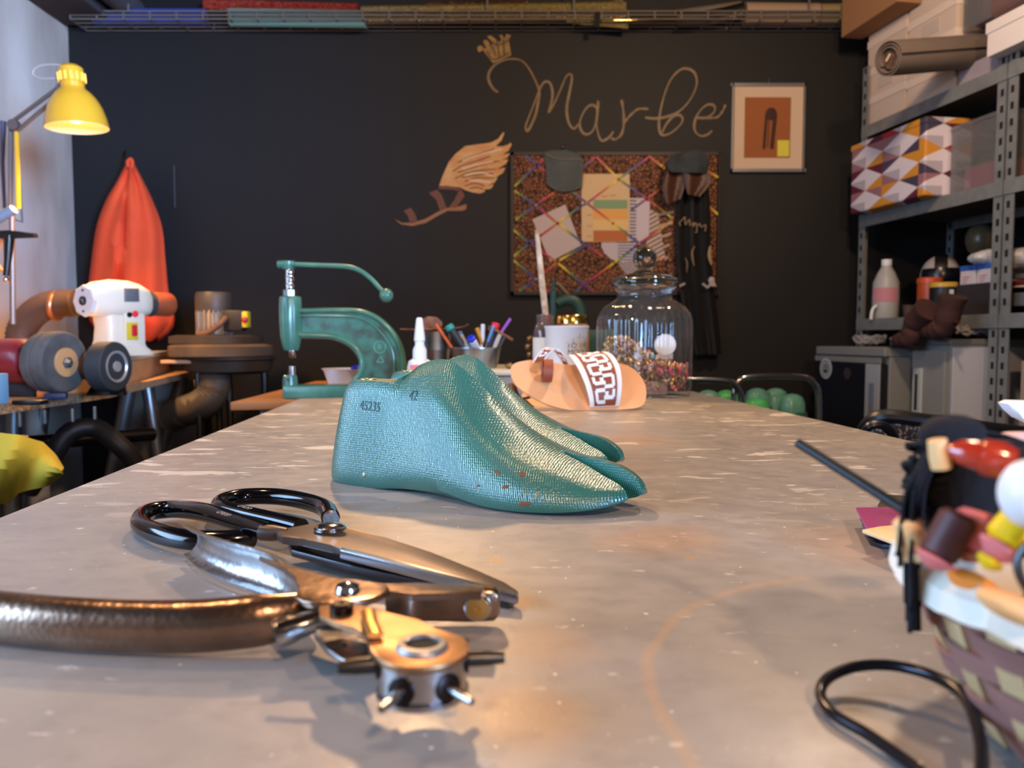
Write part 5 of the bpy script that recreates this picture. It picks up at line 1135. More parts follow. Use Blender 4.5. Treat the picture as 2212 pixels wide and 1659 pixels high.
for py, hx, hy, sh_ in ((672, .062, .040, 0), (690, .060, .040, 0), (705, .056, .040, 0), (735, .062, .042, .002), (750, .070, .046, .004), (760, .085, .052, .006), (768, .088, .054, .006)):
    z = zs(py); cc = V(mid.x+sh_, mid.y, z); s_ = V(-axm.y, axm.x, 0); R4 = []
    for k_ in range(28):
        a = 2*PI*k_/28; cx, sy = math.cos(a), math.sin(a)
        R4.append(cc+axm*hx*(abs(cx)**.35)*(1 if cx > 0 else -1)+s_*hy*(abs(sy)**.35)*(1 if sy > 0 else -1))
    rings.append(R4)
MB().loft(rings).build('pedestal', crm, wm)
# control panel faces the camera side (right face of the pedestal)
fn2 = V(axm.y, -axm.x, 0)         # outward normal towards the camera / right
def onp(px, py, d=.042): return PLN(px, py, V(mid.x, mid.y, 0)+fn2*d, fn2)
up3 = V(0, 0, 1)
MB().obox(onp(268, 757, .042), onp(312, 757, .042)-onp(268, 757, .042), up3*(onp(268, 676).z-onp(268, 757).z), fn2*.006, .002).build('control_panel', crm, wm)
MB().lathe([(.010, 0), (.010, .004), (.0085, .006), (.0001, .0065)], onp(291, 678, .048), fn2, 20).build('stop_button', mat('bright_red_button', (232, 50, 60), .35), wm)
MB().lathe([(.008, 0), (.008, .003), (.0001, .003)], onp(279, 680, .048), fn2, 20).build('black_button', black, wm)
MB().obox(onp(273, 734, .048), onp(298, 734, .048)-onp(273, 734, .048), up3*.052, fn2*.003, .002).build('switch_plate', mat('switch_yellow', (206, 184, 50), .5), wm)
MB().obox(onp(284, 726, .051), onp(295, 726, .051)-onp(284, 726, .051), up3*.034, fn2*.006, .003).build('rocker_switch', mat('rocker_red', (196, 34, 44), .4), wm)
pb = PLN(268, 652, V(mid.x, mid.y, 0)+fn2*.056, fn2); pe = PLN(300, 652, V(mid.x, mid.y, 0)+fn2*.056, fn2)
MB().obox(pb, pe-pb, up3*.040, fn2*.003, .001).build('maker_plate', mat('engraved_plate', (150, 156, 158), .35, .7), wm)
mb = MB()
for i in range(4):
    a_ = pb+(pe-pb)*.14+up3*(.007+.008*i)+fn2*.0032; mb.obox(a_, (pe-pb)*(.7 if i != 3 else .45), up3*.0022, fn2*.0006)
mb.build('plate_engraving', mat('grey_engraving', (96, 102, 106), .5), wm)
MB().lathe([(.004, 0), (.004, .003), (.0001, .003)], onp(250, 616, .03), (0, -1, .6), 10).build('housing_screw', dsteel, wm)
e1 = e0+axm*.20
MB().lathe([(.034, -.004), (.038, .0), (.040, .016), (.034, .020)], e1, axm, 30).build('bristle_ring', mat('dark_bristles', (52, 50, 48), .9, bump=('noise', 200, 1)), wm)
MB().lathe([(.036, .018), (.038, .022), (.038, .085), (.036, .090), (.030, .090), (.0001, .088)], e1, axm, 30).build('copper_drum', mat('rusty_orange_drum', (190, 98, 60), .4, .3, noise=(12, .3), rgb2=(140, 70, 46)), wm)
bzz = W(0, 768, Yg).z
bl = thing('wooden_plinth', 'raw wooden block with cream top board under the grinding machine', 'plinth', (mid.x, mid.y, BZ))
a0_ = F(262, 832, BZ); a1_ = F(366, 803, BZ)
dX = (a1_-a0_); dX.z = 0; dY = V(-dX.y, dX.x, 0).normalized()
c00 = a0_-dX*.35
MB().obox(c00, dX*1.35, dY*.17, V(0, 0, bzz-BZ-.016), .002).build('wood_block', osb, bl)
MB().obox(c00+V(0, 0, bzz-BZ-.016)-dX*.03-dY*.008, dX*1.40, dY*.19, V(0, 0, .016), .002).build('top_board', mat('cream_painted_board', (222, 210, 180), .5), bl)
# corrugated hoses and desk lamp
def hose(name, pts, r, m, label, n=16, parent=None):
    p = smooth(pts, 14); mb = MB(); mb.tube(p, [r*(1 if i % 2 else .93) for i in range(len(p))], n); return mb.build(name, m, parent, label=label, cat='hose' if parent is None else None, sharp=80)
hose('suction_hose', [W(48, 770, 2.5), W(45, 720, 2.5), W(70, 680, 2.5), W(110, 658, 2.5), W(165, 655, 2.5)], .045, mat('brown_black_hose', (74, 56, 46), .5), 'dark curved suction hose behind the grinding machine')
MB().lathe([(.047, 0), (.05, .004), (.05, .012), (.047, .016)], W(128, 661, 2.5), (-1, 0, .1), 30).build('hose_clamp', mat('copper_clamp', (176, 120, 80), .35, .8), label='copper band around the dark suction hose', cat='clamp')
YL = 2.30; kl = YL/FPX
lam = thing('desk_lamp', 'lit yellow enamel desk lamp on a jointed arm at the left wall', 'lamp', W(28, 700, YL))
yel = mat('glossy_yellow_enamel', (222, 168, 46), .28, coat=.4)
lc = W(160, 222, YL); la = (W(156, 155, YL)-W(167, 278, YL)).normalized(); la = V(la.x, -.04, la.z).normalized()
base = W(167, 276, YL)
shp = [(62, 0), (61.5, 3), (58, 22), (52, 42), (44, 58), (35, 70), (26, 78), (23, 82), (23, 92), (24.5, 94), (24.5, 112), (23, 122), (16, 128), (5, 130)]
o_ = [(r*kl, h*kl) for r, h in shp]; in_ = [(max(r*kl-.0015, .001), h*kl-.001) for r, h in shp[:-2]]
ms = MB(); ms.m(0).lathe(o_, base, la, 48, cap=False); ms.build('lamp_shade', yel, lam)
ms = MB(); ms.lathe(in_+[(.001, 120*kl)], base, la, 48, cap=False); ms.build('shade_lining', mat('white_enamel_lining', (240, 225, 190), .5), lam)
mb = MB()
for i in range(14):
    a = 2*PI*i/14; u_, v_, d__ = frame_from(0, V(0, 0, 0), la)
    p_ = base+la*(94*kl)+(u_*math.cos(a)+v_*math.sin(a))*(25.3*kl); mb.tube([p_, p_+la*(17*kl)], .0032, 8, sq=(1, .4))
mb.build('vent_slot', mat('glowing_vent', (255, 190, 80), .4, emit=((255, 170, 60), 1.1)), lam)
MB().ball(base+la*.045, .030, 20, (1, 1, 1.1)).build('bulb', mat('lit_bulb', (255, 240, 200), .5, emit=((255, 205, 120), 8)), lam)
light('desk_lamp_light', 'SPOT', base+la*.002, 62, (1, .52, .20), .04, target=base-la, spot=140)
MB().ball(W(155, 153, YL), .006, 10).build('shade_knob', mat('pale_pink_knob', (226, 190, 170), .4), lam)
arm = mat('lamp_arm_paint', (110, 98, 92), .4, .4)
for a, b in (((132, 185), (28, 262)), ((136, 200), (36, 284))): MB().tube([W(*a, YL), W(*b, YL+.02)], .006, 8).build('upper_arm', arm, lam)
for a, b in (((24, 262), (22, 470)), ((36, 284), (40, 450))): MB().tube([W(*a, YL+.02), W(*b, YL+.06)], .007, 8).build('lower_arm', (arm if a[0] == 24 else yel), lam)
MB().tube([W(26, 460, YL+.06), W(28, 700, YL+.06)], .008, 10).build('lamp_post', arm, lam)
MB().lathe([(.016, -.008), (.016, .008)], W(30, 270, YL+.01), (0, 1, 0), 18).build('elbow_joint', arm, lam)
MB().lathe([(.013, -.012), (.013, .012)], W(134, 192, YL), (0, 1, 0), 18).build('head_joint', arm, lam)
MB().tube(smooth([W(154, 150, YL), W(140, 142, YL), (W(100, 140, YL)), W(76, 148, YL), W(72, 162, YL), W(90, 170, YL), W(118, 170, YL), W(132, 180, YL)], 5), .0028, 8).build('lamp_cable', mat('pale_cable', (170, 160, 155), .5), lam)
# hand tools hanging at the far left
ht = thing('bar_clamp', 'black and grey bar clamp hanging at the far left wall', 'clamp', W(15, 600, 2.2))
MB().tube([W(-20, 482, 2.2), W(30, 452, 2.2)], .016, 14, sq=(1, .8)).build('handle', mat('blue_grey_grip', (120, 138, 156), .5), ht)
MB().prism([W(-20, 498, 2.19), W(20, 497, 2.19), (W(72, 503, 2.19)), W(75, 512, 2.19), W(20, 514, 2.19), W(-20, 514, 2.19)], (0, .02, 0), .003).build('jaw', black, ht)
MB().tube([W(20, 508, 2.2), W(17, 560, 2.2), W(13, 596, 2.2)], [.014, .010, .008], 12).build('bar', dsteel, ht)
MB().tube(smooth([W(10, 505, 2.22), W(-8, 560, 2.22), W(12, 592, 2.22)], 5), .004, 8).build('cord', mat('orange_cord', (220, 140, 70), .6), ht)
MB().ball(W(13, 604, 2.2), .009, 12).build('bar_end', chrome, ht)
MB().tube([W(7, 262, 2.5), W(5, 350, 2.5), W(10, 450, 2.5)], [.009, .006, .005], 8).build('hanging_rod', mat('bluish_dark_metal', (70, 72, 96), .5, .5), label='thin dark rod hanging beside the lamp arm at far left', cat='rod')
MB().tube([W(43, 395, 2.6), W(48, 480, 2.6), V(W(48, 480, 2.6).x-.1, 2.62, 1.3), V(-1.86, 2.62, 1.3)], .003, 8).build('thin_wire', dsteel, label='short thin dark wire hanging right of the lamp arm', cat='wire')
# ------------------------------------------------------------------ orange bag
Yb = YW-.14
org = mat('orange_red_cloth', (230, 84, 36), .85, noise=(5, .3), rgb2=(206, 64, 32), bump=('noise', 9, .9))
bg = thing('orange_bag', 'orange red cloth bag hanging from a hook on the black wall', 'bag', W(290, 732, Yb))
def bagr(t):   # t 0 top .. 1 bottom : left px, right px, py
    return (interps([(0, 270), (.1, 250), (.2, 228), (.35, 208), (.55, 197), (.75, 190), (.9, 196), (1, 240)], t), interps([(0, 292), (.1, 312), (.2, 330), (.35, 350), (.55, 358), (.75, 366), (.88, 378), (.94, 372), (1, 345)], t), lerp(362, 732, t))
rings = []
for i in range(27):
    t = i/26; l, r, y = bagr(t); ring = []
    dpt = interp([(0, .02), (.2, .07), (.6, .11), (.9, .12), (1, .04)], t)
    for k_ in range(44):
        a = 2*PI*k_/44; x = (l+r)/2+(r-l)/2*math.cos(a)
        fold = -.09*math.exp(-((x-lerp(278, 246, t))/lerp(4, 13, t))**2)*(1 if math.sin(a) < 0 else 0)*math.sin(min(1, t*1.6)*PI*.5)
        fold += .012*math.sin(a*7+t*3)
        ring.append(W(x, y+6*math.sin(a*5), Yb+dpt*math.sin(a)-fold*.9))
    rings.append(ring)
MB().loft(rings).build('bag_body', org, bg, sharp=80)
MB().tube(smooth([W(281, 372, Yb), W(276, 352, Yb), W(282, 344, Yb), W(286, 352, Yb), W(284, 372, Yb)], 5), .008, 8).build('bag_loop', org, bg)
MB().tube(smooth([W(270, 327, YW), W(268, 336, YW-.03), W(278, 350, YW-.14)], 5), .004, 8).build('wall_hook', dsteel, label='thin dark wall hook holding the orange bag', cat='hook')
MB().tube([W(376, 358, YW-.003), W(378, 448, YW-.003)], .0018, 6).build('hanging_twine', mat('faint_grey_cord', (78, 78, 84), .6), label='faint thin grey cord on the wall right of the orange bag', cat='twine')
# ------------------------------------------------------------------ dust extractor
Yx = 2.85; kx = Yx/FPX
dst = mat('dusty_dark_casting', (84, 72, 60), .6, .3, noise=(10, .3), rgb2=(48, 44, 42)); mfin = mat('dusty_grey_motor', (150, 140, 128), .5, .5, noise=(16, .3), rgb2=(104, 94, 84))
ex = thing('dust_extractor', 'dusty extractor with finned motor on stacked round casings by the wall', 'extractor', V(W(465, 0, Yx).x, Yx, .01))
def X(px): return W(px, 0, Yx).x
def ZX(py): return W(0, py, Yx).z
fin = lambda a, h: 1+.05*(1 if math.sin(a*24) > 0 else -1)
MB().lathe([(34*kx, ZX(724)), (36*kx, ZX(722)), (36*kx, ZX(672)), (34*kx, ZX(668))], V(X(447), Yx, 0), (0, 0, 1), 144, mod=fin).build('finned_motor', mfin, ex, sharp=30)
MB().lathe([(37*kx, ZX(674)), (38*kx, ZX(668)), (38*kx, ZX(640)), (35*kx, ZX(632)), (.001, ZX(630))], V(X(447), Yx, 0), (0, 0, 1), 36).build('motor_cowl', mat('dusty_black_cowl', (44, 40, 38), .5, noise=(12, .3), rgb2=(80, 70, 60)), ex)
MB().box(V(X(500), Yx-.03, ZX(693)), (40*kx, .06, 44*kx), .006).build('switch_housing', mat('dark_box_plastic', (42, 38, 36), .5), ex)
MB().box(V(X(528), Yx-.05, ZX(691)), (12*kx, .04, 34*kx), .004).build('yellow_switch', mat('switch_yellow', (206, 184, 50), .5), ex)
MB().ball(V(X(530), Yx-.075, ZX(692)), .011, 12).build('red_knob', mat('rocker_red', (196, 34, 44), .4), ex)
MB().tube(smooth([W(425, 722, Yx-.08), W(450, 718, Yx-.08), W(475, 700, Yx-.08), W(488, 686, Yx-.06)], 8), .010, 10).build('cable_conduit', mat('rusty_conduit', (104, 74, 56), .7), ex)
MB().lathe([(96*kx, ZX(742)), (96*kx, ZX(727)), (80*kx, ZX(724)), (.001, ZX(724))], V(X(452), Yx, 0), (0, 0, 1), 44).build('upper_casing', dst, ex)
MB().lathe([(100*kx, ZX(772)), (107*kx, ZX(768)), (107*kx, ZX(748)), (98*kx, ZX(743)), (.001, ZX(743))], V(X(462), Yx, 0), (0, 0, 1), 44).build('middle_casing', mat('dusty_tan_casting', (112, 94, 76), .7, noise=(8, .3), rgb2=(60, 52, 46)), ex)
MB().lathe([(70*kx, ZX(806)), (88*kx, ZX(800)), (92*kx, ZX(778)), (98*kx, ZX(775)), (98*kx, ZX(771)), (.001, ZX(771))], V(X(478), Yx, 0), (0, 0, 1), 44).build('lower_casing', dst, ex)
hose('outlet_duct', [W(462, 806, Yx-.08), W(463, 835, Yx-.08), W(450, 862, Yx-.08), W(425, 880, Yx-.06), W(395, 888, Yx-.03), W(365, 900, Yx)], .058, mat('ribbed_grey_duct', (84, 76, 68), .6), None, 20, ex)
for px, dy in ((440, .05), (487, -.05), (545, .05), (432, -.1)): MB().tube([V(X(px), Yx+dy, ZX(800)), V(X(px)+.01, Yx+dy, .01)], .012, 8).build('leg', dsteel, ex)
q = W(402, 782, 2.7)
MB().box(q+V(-.02, .05, 0), (.16, .06, .012), .002).build('offcut_board', mat('pale_offcut', (196, 156, 120), .6), label='thin pale board offcut sticking out behind the wooden block', cat='board')
#@@RIGHT
# ------------------------------------------------------------------ shelving at the right wall
R0 = V(1.41, 3.15, 0); DT = V(.165, -.986, 0).normalized(); DN = V(.986, .165, 0).normalized(); UP = V(0, 0, 1)
def S(t, n, z): return R0+DT*t+DN*n+UP*z
def SP(px, py, n=0): return PLN(px, py, R0+DN*n, DN)
def ST(px, n=0): return (SP(px, 600, n)-R0).dot(DT)
zU = SP(1848, 283).z; zM = SP(1848, 471).z; zLo = SP(1860, 689).z
galv2 = mat('matt_zinc_steel', (146, 150, 148), .45, .35, noise=(30, .3), rgb2=(122, 126, 126))
sh_ = thing('metal_shelving', 'galvanised slotted-angle shelving rack standing along the right wall', 'shelving', S(.4, .2, 0))
tF = ST(2160); DEP = .40
def post(t, n, sx, zt_):
    mb = MB(); x = DT*sx
    mb.obox(S(t, n, .0), x*.038, DN*.003, UP*zt_); mb.obox(S(t, n, .0), x*.003, DN*.038, UP*zt_)
    sl = MB()
    for i in range(int(zt_/.05)):
        sl.obox(S(t, n-.0006, .03+i*.05)+x*.012, x*.012, DN*.0008, UP*.022)
    mb.build('post', galv2, sh_, sharp=None); sl.build('slot_row', mat('slot_shadow_black', (14, 15, 16), .8), sh_, kind='stuff', sharp=None)
ztop = SP(2165, 120).z
post(-.005, 0, 1, ztop+.2); post(tF, 0, -1, ztop); post(tF+.004, 0, 1, ztop); post(-.005, DEP, 1, ztop+.2); post(tF, DEP, -1, ztop)
for z in (zU, zM, zLo):
    for t0, t1 in ((0, tF), (tF+.006, tF+.42)):
        MB().obox(S(t0, -.004, z-.045), DT*(t1-t0), DN*.004, UP*.045).build('beam', galv2, sh_, sharp=None)
        MB().obox(S(t0, 0, z-.012), DT*(t1-t0), DN*DEP, UP*.012).build('shelf_board', mat('dull_grey_board', (92, 92, 90), .6), sh_, sharp=None)
        MB().obox(S(t0, DEP, z-.045), DT*(t1-t0), DN*.004, UP*.045).build('beam', galv2, sh_, sharp=None)
wbx = mat('off_white_card', (206, 186, 168), .8, noise=(4, .3), rgb2=(194, 172, 152)); wbl = mat('off_white_card_lid', (214, 196, 180), .8)
def shoebox(t0, t1, z, h, label, n0=.012, n1=.32, m=wbx, ml=wbl, grp='off-white shoe boxes on the top shelf', stick=False):
    t = thing('shoe_box', label, 'box', S((t0+t1)/2, (n0+n1)/2, z), group=grp)
    MB().obox(S(t0+.003, n0+.003, z), DT*(t1-t0-.006), DN*(n1-n0-.006), UP*(h-.028), .001).build('box_body', m, t, sharp=None)
    MB().obox(S(t0, n0, z+h-.030), DT*(t1-t0), DN*(n1-n0), UP*.029, .001).build('box_lid', ml, t, sharp=None)
    if stick: MB().obox(S(lerp(t0, t1, .3), n0+.001, z+.02), DT*.09, DN*.002, UP*.045).build('box_label', mat('faded_label', (188, 172, 158), .8), t, sharp=None)
tm = ST(1937); te = ST(2040)
names = ['bottom', 'second', 'third', 'fourth', 'topmost']
for i in range(5): shoebox(.002, tm-.003, zU+i*.112, .112, names[i]+' off-white box of the far stack on the top shelf', stick=(i == 1))
for i in range(4): shoebox(tm+.003, te, zU+i*.105, .105, names[i if i < 3 else 4]+' off-white box of the nearer stack on the top shelf', stick=(i == 2))
crd_ = mat('brown_cardboard', (156, 112, 74), .8)
MB().obox(S(-.02, -.09, SP(1842, 97).z), DT*.34, DN*.095, UP*.15, .002).build('cardboard_box', crd_, label='brown cardboard box end jutting out by the rack at top right', cat='box', sharp=None)
zbn = W(2140, 110, 2.66).z+37*2.5/FPX+.004
MB().obox(S(te+.008, .02, zU), DT*(tF-te-.05), DN*.30, UP*(W(2140, 110, 2.66).z-37*2.5/FPX-.004-zU), .002).build('grey_carton', mat('lavender_grey_card', (150, 140, 146), .8), label='flat lavender grey carton under the grey roll on the top shelf', cat='carton', sharp=None)
clr = thin_glass('cloudy_clear_plastic', (222, 216, 214), .09)
def tub(name, t0, t1, z, h, n0, n1, label):
    t = thing(name, label, 'storage bin', S((t0+t1)/2, (n0+n1)/2, z)); w_ = .003
    for k_, (a, x, y) in enumerate(((S(t0, n0, z), DT*(t1-t0), DN*w_), (S(t0, n1-w_, z), DT*(t1-t0), DN*w_), (S(t0, n0, z), DT*w_, DN*(n1-n0)), (S(t1-w_, n0, z), DT*w_, DN*(n1-n0)))):
        MB().obox(a, x, y, UP*h).build('bin_wall', clr, t, sharp=None)
    MB().obox(S(t0, n0, z), DT*(t1-t0), DN*(n1-n0), UP*w_).build('bin_base', clr, t, sharp=None)
    MB().obox(S(t0-.004, n0-.004, z+h-.012), DT*(t1-t0+.008), DN*(n1-n0+.008), UP*.014, .003).build('bin_lid', clr, t, sharp=None)
    return t
tub('storage_bin', te+.01, tF-.03, zbn+.002, .15, .03, .30, 'clear plastic bin above the grey roll, top shelf')
MB().obox(S(te+.03, .06, zbn+.008), DT*.16, DN*.18, UP*.10, .01).build('folded_fabric', mat('muted_rose_fabric', (150, 118, 112), .9, noise=(9, .2), rgb2=(96, 84, 96)), label='muted rose fabric inside the clear bin on the top shelf', cat='fabric')
# big grey roll
A = W(1918, 128, 2.50); B = W(2146, 110, 2.66); d = (B-A).normalized(); rr2 = 37*2.5/FPX
gr = thing('grey_material_roll', 'thick grey brown roll of material jutting out over the top shelf', 'roll', (A+B)/2-V(0, 0, rr2))
grm = mat('grey_brown_felt', (112, 98, 88), .85, bump=('noise', 70, .3)); 
u_, v_, d_x = frame_from(0, A, B)
sp = []
for i in range(90):
    a = i/90*2*PI*2.6; r = rr2*(1-.42*i/90); sp.append((a, r))
g = [[A+(u_*math.cos(a)+v_*math.sin(a))*r for (a, r) in sp], [B+(u_*math.cos(a)+v_*math.sin(a))*r for (a, r) in sp]]
MB().sheet(g, .0035).build('rolled_material', grm, gr, sharp=60)
MB().lathe([(rr2*.54, .012), (rr2*.54, .02), (.001, .02)], A, d, 30).build('roll_filling', mat('brown_paper_filling', (120, 88, 64), .9, noise=(30, .2), rgb2=(60, 46, 38)), gr)
MB().tube([A+V(-.012, -.0, -.008)+d*.008, A+V(.0, .0, .016)+d*.008], .003, 6).build('paper_tongue', mat('pale_paper_tongue', (196, 176, 156), .8), gr)
# top right white box and purple roll
za = SP(2160, 118, -.03).z
tq = tF+.01
t_ = thing('white_carton', 'white carton with lilac underside on top of the front shelf post', 'box', S(tq+.15, .1, za))
MB().obox(S(tq-.04, -.05, za), DT*.44, DN*.30, UP*.10, .002).build('box_body', mat('bright_white_card', (214, 206, 200), .7), t_, sharp=None)
MB().obox(S(tq-.044, -.054, za+.07), DT*.448, DN*.308, UP*.034, .002).build('box_lid', mat('bright_white_card', (214, 206, 200), .7), t_, sharp=None)
q1 = S(tq-.02, -.02, za+.104+.040); q2 = S(tq+.30, -.04, za+.104+.040)
pr_ = thing('purple_brown_roll', 'purple brown roll lined white lying on the white carton at top right', 'roll', q1-V(0, 0, .04))
MB().tube([q1, q2], .039, 26).build('rolled_sheet', mat('purple_brown_leather', (104, 80, 76), .6), pr_)
MB().lathe([(.034, -.001), (.034, .0005), (.001, .0005)], q1, (q1-q2).normalized(), 24).build('roll_end', mat('white_lining', (206, 186, 176), .7), pr_)
# middle shelf
def geo_box():
    m = mat('geometric_print', (220, 210, 214), .6); nt = m.node_tree; b = nt.nodes['Principled BSDF']; L = nt.links.new
    ge = nt.nodes.new('ShaderNodeNewGeometry')
    def dot(vec, off):
        k_ = nt.nodes.new('ShaderNodeVectorMath'); k_.operation = 'DOT_PRODUCT'; L(ge.outputs['Position'], k_.inputs[0]); k_.inputs[1].default_value = vec; return k_.outputs['Value']
    def M_(op, *a):
        k_ = nt.nodes.new('ShaderNodeMath'); k_.operation = op
        for i, q in enumerate(a):
            if isinstance(q, (int, float)): k_.inputs[i].default_value = q
            else: L(q, k_.inputs[i])
        return k_.outputs[0]
    u = M_('MULTIPLY', dot((DT.x+DN.x, DT.y+DN.y, 0), 0), 1/.200); z = M_('MULTIPLY', dot((0, 0, 1), 0), 1/.085)
    a = M_('ADD', u, z); c_ = M_('SUBTRACT', u, z)
    tri = M_('LESS_THAN', M_('ADD', M_('ABSOLUTE', M_('SUBTRACT', M_('FRACT', u), .5)), M_('ABSOLUTE', M_('SUBTRACT', M_('FRACT', z), .5))), .5)
    ca = nt.nodes.new('ShaderNodeCombineXYZ'); L(M_('FLOOR', M_('ADD', M_('MULTIPLY', u, 2), 0.0)), ca.inputs[0]); L(M_('FLOOR', M_('MULTIPLY', z, 2)), ca.inputs[1])
    wn = nt.nodes.new('ShaderNodeTexWhiteNoise'); wn.noise_dimensions = '2D'; L(ca.outputs[0], wn.inputs['Vector'])
    r = nt.nodes.new('ShaderNodeValToRGB'); r.color_ramp.interpolation = 'CONSTANT'
    cs = [(0, (164, 44, 50)), (.25, (206, 140, 48)), (.48, (70, 62, 80)), (.66, (150, 106, 114)), (.82, (96, 34, 56))]
    r.color_ramp.elements[0].color = lin(cs[0][1]); r.color_ramp.elements[1].position = cs[1][0]; r.color_ramp.elements[1].color = lin(cs[1][1])
    for p_, c0 in cs[2:]: e_ = r.color_ramp.elements.new(p_); e_.color = lin(c0)
    L(wn.outputs['Value'], r.inputs[0])
    half = M_('LESS_THAN', M_('FRACT', M_('ADD', z, 0.0)), .5)
    wm_ = nt.nodes.new('ShaderNodeMix'); wm_.data_type = 'RGBA'; L(M_('MULTIPLY', half, M_('LESS_THAN', M_('FRACT', u), .5)), wm_.inputs[0]); wm_.inputs[6].default_value = lin((218, 208, 214)); wm_.inputs[7].default_value = lin((178, 168, 176))
    mx = nt.nodes.new('ShaderNodeMix'); mx.data_type = 'RGBA'; L(tri, mx.inputs[0]); L(r.outputs[0], mx.inputs[6]); L(wm_.outputs[2], mx.inputs[7]); L(mx.outputs[2], b.inputs['Base Color']); return m
gbm = geo_box()
pbx = thing('patterned_box', 'storage box with red, orange, grey and white triangle pattern, middle shelf', 'storage box', S(.2, .1, zM))
tg1 = ST(1990, -.07); zt1 = SP(1895, 296, -.07).z
MB().obox(S(.04, -.07, zM+.001), DT*(tg1-.04), DN*.33, UP*(zt1-zM), .006).build('box_body', gbm, pbx, sharp=None)
MB().obox(S(.037, -.073, zt1-.02), DT*(tg1-.034), DN*.336, UP*.024, .005).build('box_lid', gbm, pbx, sharp=None)
tub1 = tub('storage_bin', tg1+.012, tF-.02, zM+.002, SP(2005, 292).z-zM, .02, .33, 'clear plastic bin of odds and ends beside the patterned box')
t0b = ST(2000)
pk = thing('pink_box', 'pink box with lime green lid edge inside the clear bin', 'box', S(.5, .05, zM))
tp0, tp1 = ST(2060), ST(2118)
MB().obox(S(tp0, .028, zM+.006), DT*(tF-.03-tp0), DN*.12, UP*.072, .002).build('box_body', mat('candy_pink_card', (206, 116, 140), .6), pk, sharp=None)
MB().obox(S(tp0-.001, .027, zM+.078), DT*(tF-.028-tp0), DN*.122, UP*.006, .001).build('box_lid', mat('lime_green_card', (130, 136, 44), .6), pk, sharp=None)
for i, (px, py, r, col, nm, lb) in enumerate(((2018, 385, .018, (176, 150, 130), 'cord_bundle', 'pale looped cord bundle low in the clear bin'), (2035, 415, .020, (196, 158, 140), 'foam_roll', 'small pale pink roll at the bottom of the clear bin'), (2010, 345, .012, (60, 110, 70), 'green_tool', 'small green handled tool upright in the clear bin'), (2045, 338, .012, (170, 40, 50), 'red_tool', 'small red handled tool in the clear bin'), (2090, 340, .03, (92, 84, 88), 'grey_pouch', 'grey pouch lying at the top of the clear bin'))):
    q = SP(px, py, .06); t = MB()
    if nm == 'cord_bundle':
        t.tube(smooth([q+DT*.03*math.cos(a)+UP*.03*math.sin(a)*(1-.2*math.sin(a*3)) for a in [k_*.6 for k_ in range(12)]], 3), .004, 6)
    elif 'tool' in nm: t.tube([q-UP*(q.z-zM-.01), q+UP*.02], r*.5, 8); t.tube([q+UP*.0, q+UP*.03+DT*.02], r, 10)
    else: t.ball(V(q.x, q.y, max(q.z, zM+r)), r, 14, (1.3, 1, .8))
    t.build(nm, mat(nm+'_col', col, .6), label=lb, cat='odds and ends')
# lower shelf
def std(px, py, n): q = SP(px, py, n); return q
bt = SP(1912, 687, .06); kb = bt.y/FPX
sb = thing('spray_bottle', 'translucent plastic bottle with pink printed label on the lower shelf', 'bottle', V(bt.x, bt.y, zLo))
def zB(py): return zLo+(687-py)*kb
MB().lathe([(24*kb, zLo), (26*kb, zLo+.006), (27*kb, zB(650)), (26*kb, zB(610)), (18*kb, zB(590)), (10*kb, zB(576)), (10*kb, zB(562)), (.001, zB(562))], V(bt.x, bt.y, 0), (0, 0, 1), 32).build('bottle_body', mat('milky_plastic', (172, 170, 164), .4), sb)
lbm = MB(); lbm.sheet([[V(bt.x+math.sin(a)*27.6*kb, bt.y-math.cos(a)*27.6*kb, z) for z in (zB(652), zB(622))] for a in [math.radians(-85+14*i) for i in range(9)]], .0006); lbm.build('printed_label', mat('pink_lines', (196, 130, 138), .7), sb)
MB().lathe([(10.5*kb, zB(574)), (10.5*kb, zB(561)), (.001, zB(561))], V(bt.x, bt.y, 0), (0, 0, 1), 20).build('cap', whitep, sb)
MB().tube(smooth([V(bt.x-.05, bt.y-.03, zLo+.05), V(bt.x-.065, bt.y-.03, zLo+.035), V(bt.x-.07, bt.y-.03, zLo-.0), V(bt.x-.068, bt.y-.03, zLo-.0)], 4), .006, 8).build('trigger_hose', whitep, sb)
q = SP(1965, 685, .1); MB().lathe([(.020, 0), (.026, .05), (.022, .05), (.018, .004), (.001, .004)], V(q.x, q.y, zLo), (0, 0, 1), 20, cap=False).build('clay_cup', mat('brown_clay', (84, 62, 52), .7), label='small brown clay cup right of the plastic bottle', cat='cup')
def can(name, px, r, pt, n, col, label, cat, cap=None, band=None):
    q = SP(px, 685, n); k_ = q.y/FPX; h = (687-pt)*k_
    t = thing(name, label, cat, V(q.x, q.y, zLo))
    MB().lathe([(r*k_, 0), (r*k_, h*.86), (r*k_*.9, h*.88), (.001, h*.88)], V(q.x, q.y, zLo), (0, 0, 1), 30).build('body', mat(name+'_body', col, .4), t)
    MB().lathe([(r*k_*1.05, h*.86), (r*k_*1.05, h*.97), (r*k_*.95, h), (.001, h)], V(q.x, q.y, zLo), (0, 0, 1), 30).build('lid', mat(name+'_lid', cap or col, .35), t)
    if band: MB().obox(V(q.x-.004, q.y-r*k_-.002, zLo+.02), V(.014, 0, 0), V(0, .003, 0), V(0, 0, h*.6)).build('label_stripe', mat('white_print', (200, 200, 205), .6), t, sharp=None)
can('orange_flask', 2006, 24, 603, .07, (176, 74, 34), 'orange canister with round lid on the lower shelf below the helmet', 'canister', (196, 84, 40))
can('black_canister', 2036, 27, 616, .015, (26, 28, 34), 'black canister with yellow rim in front of the orange one', 'canister', (196, 160, 60), True)
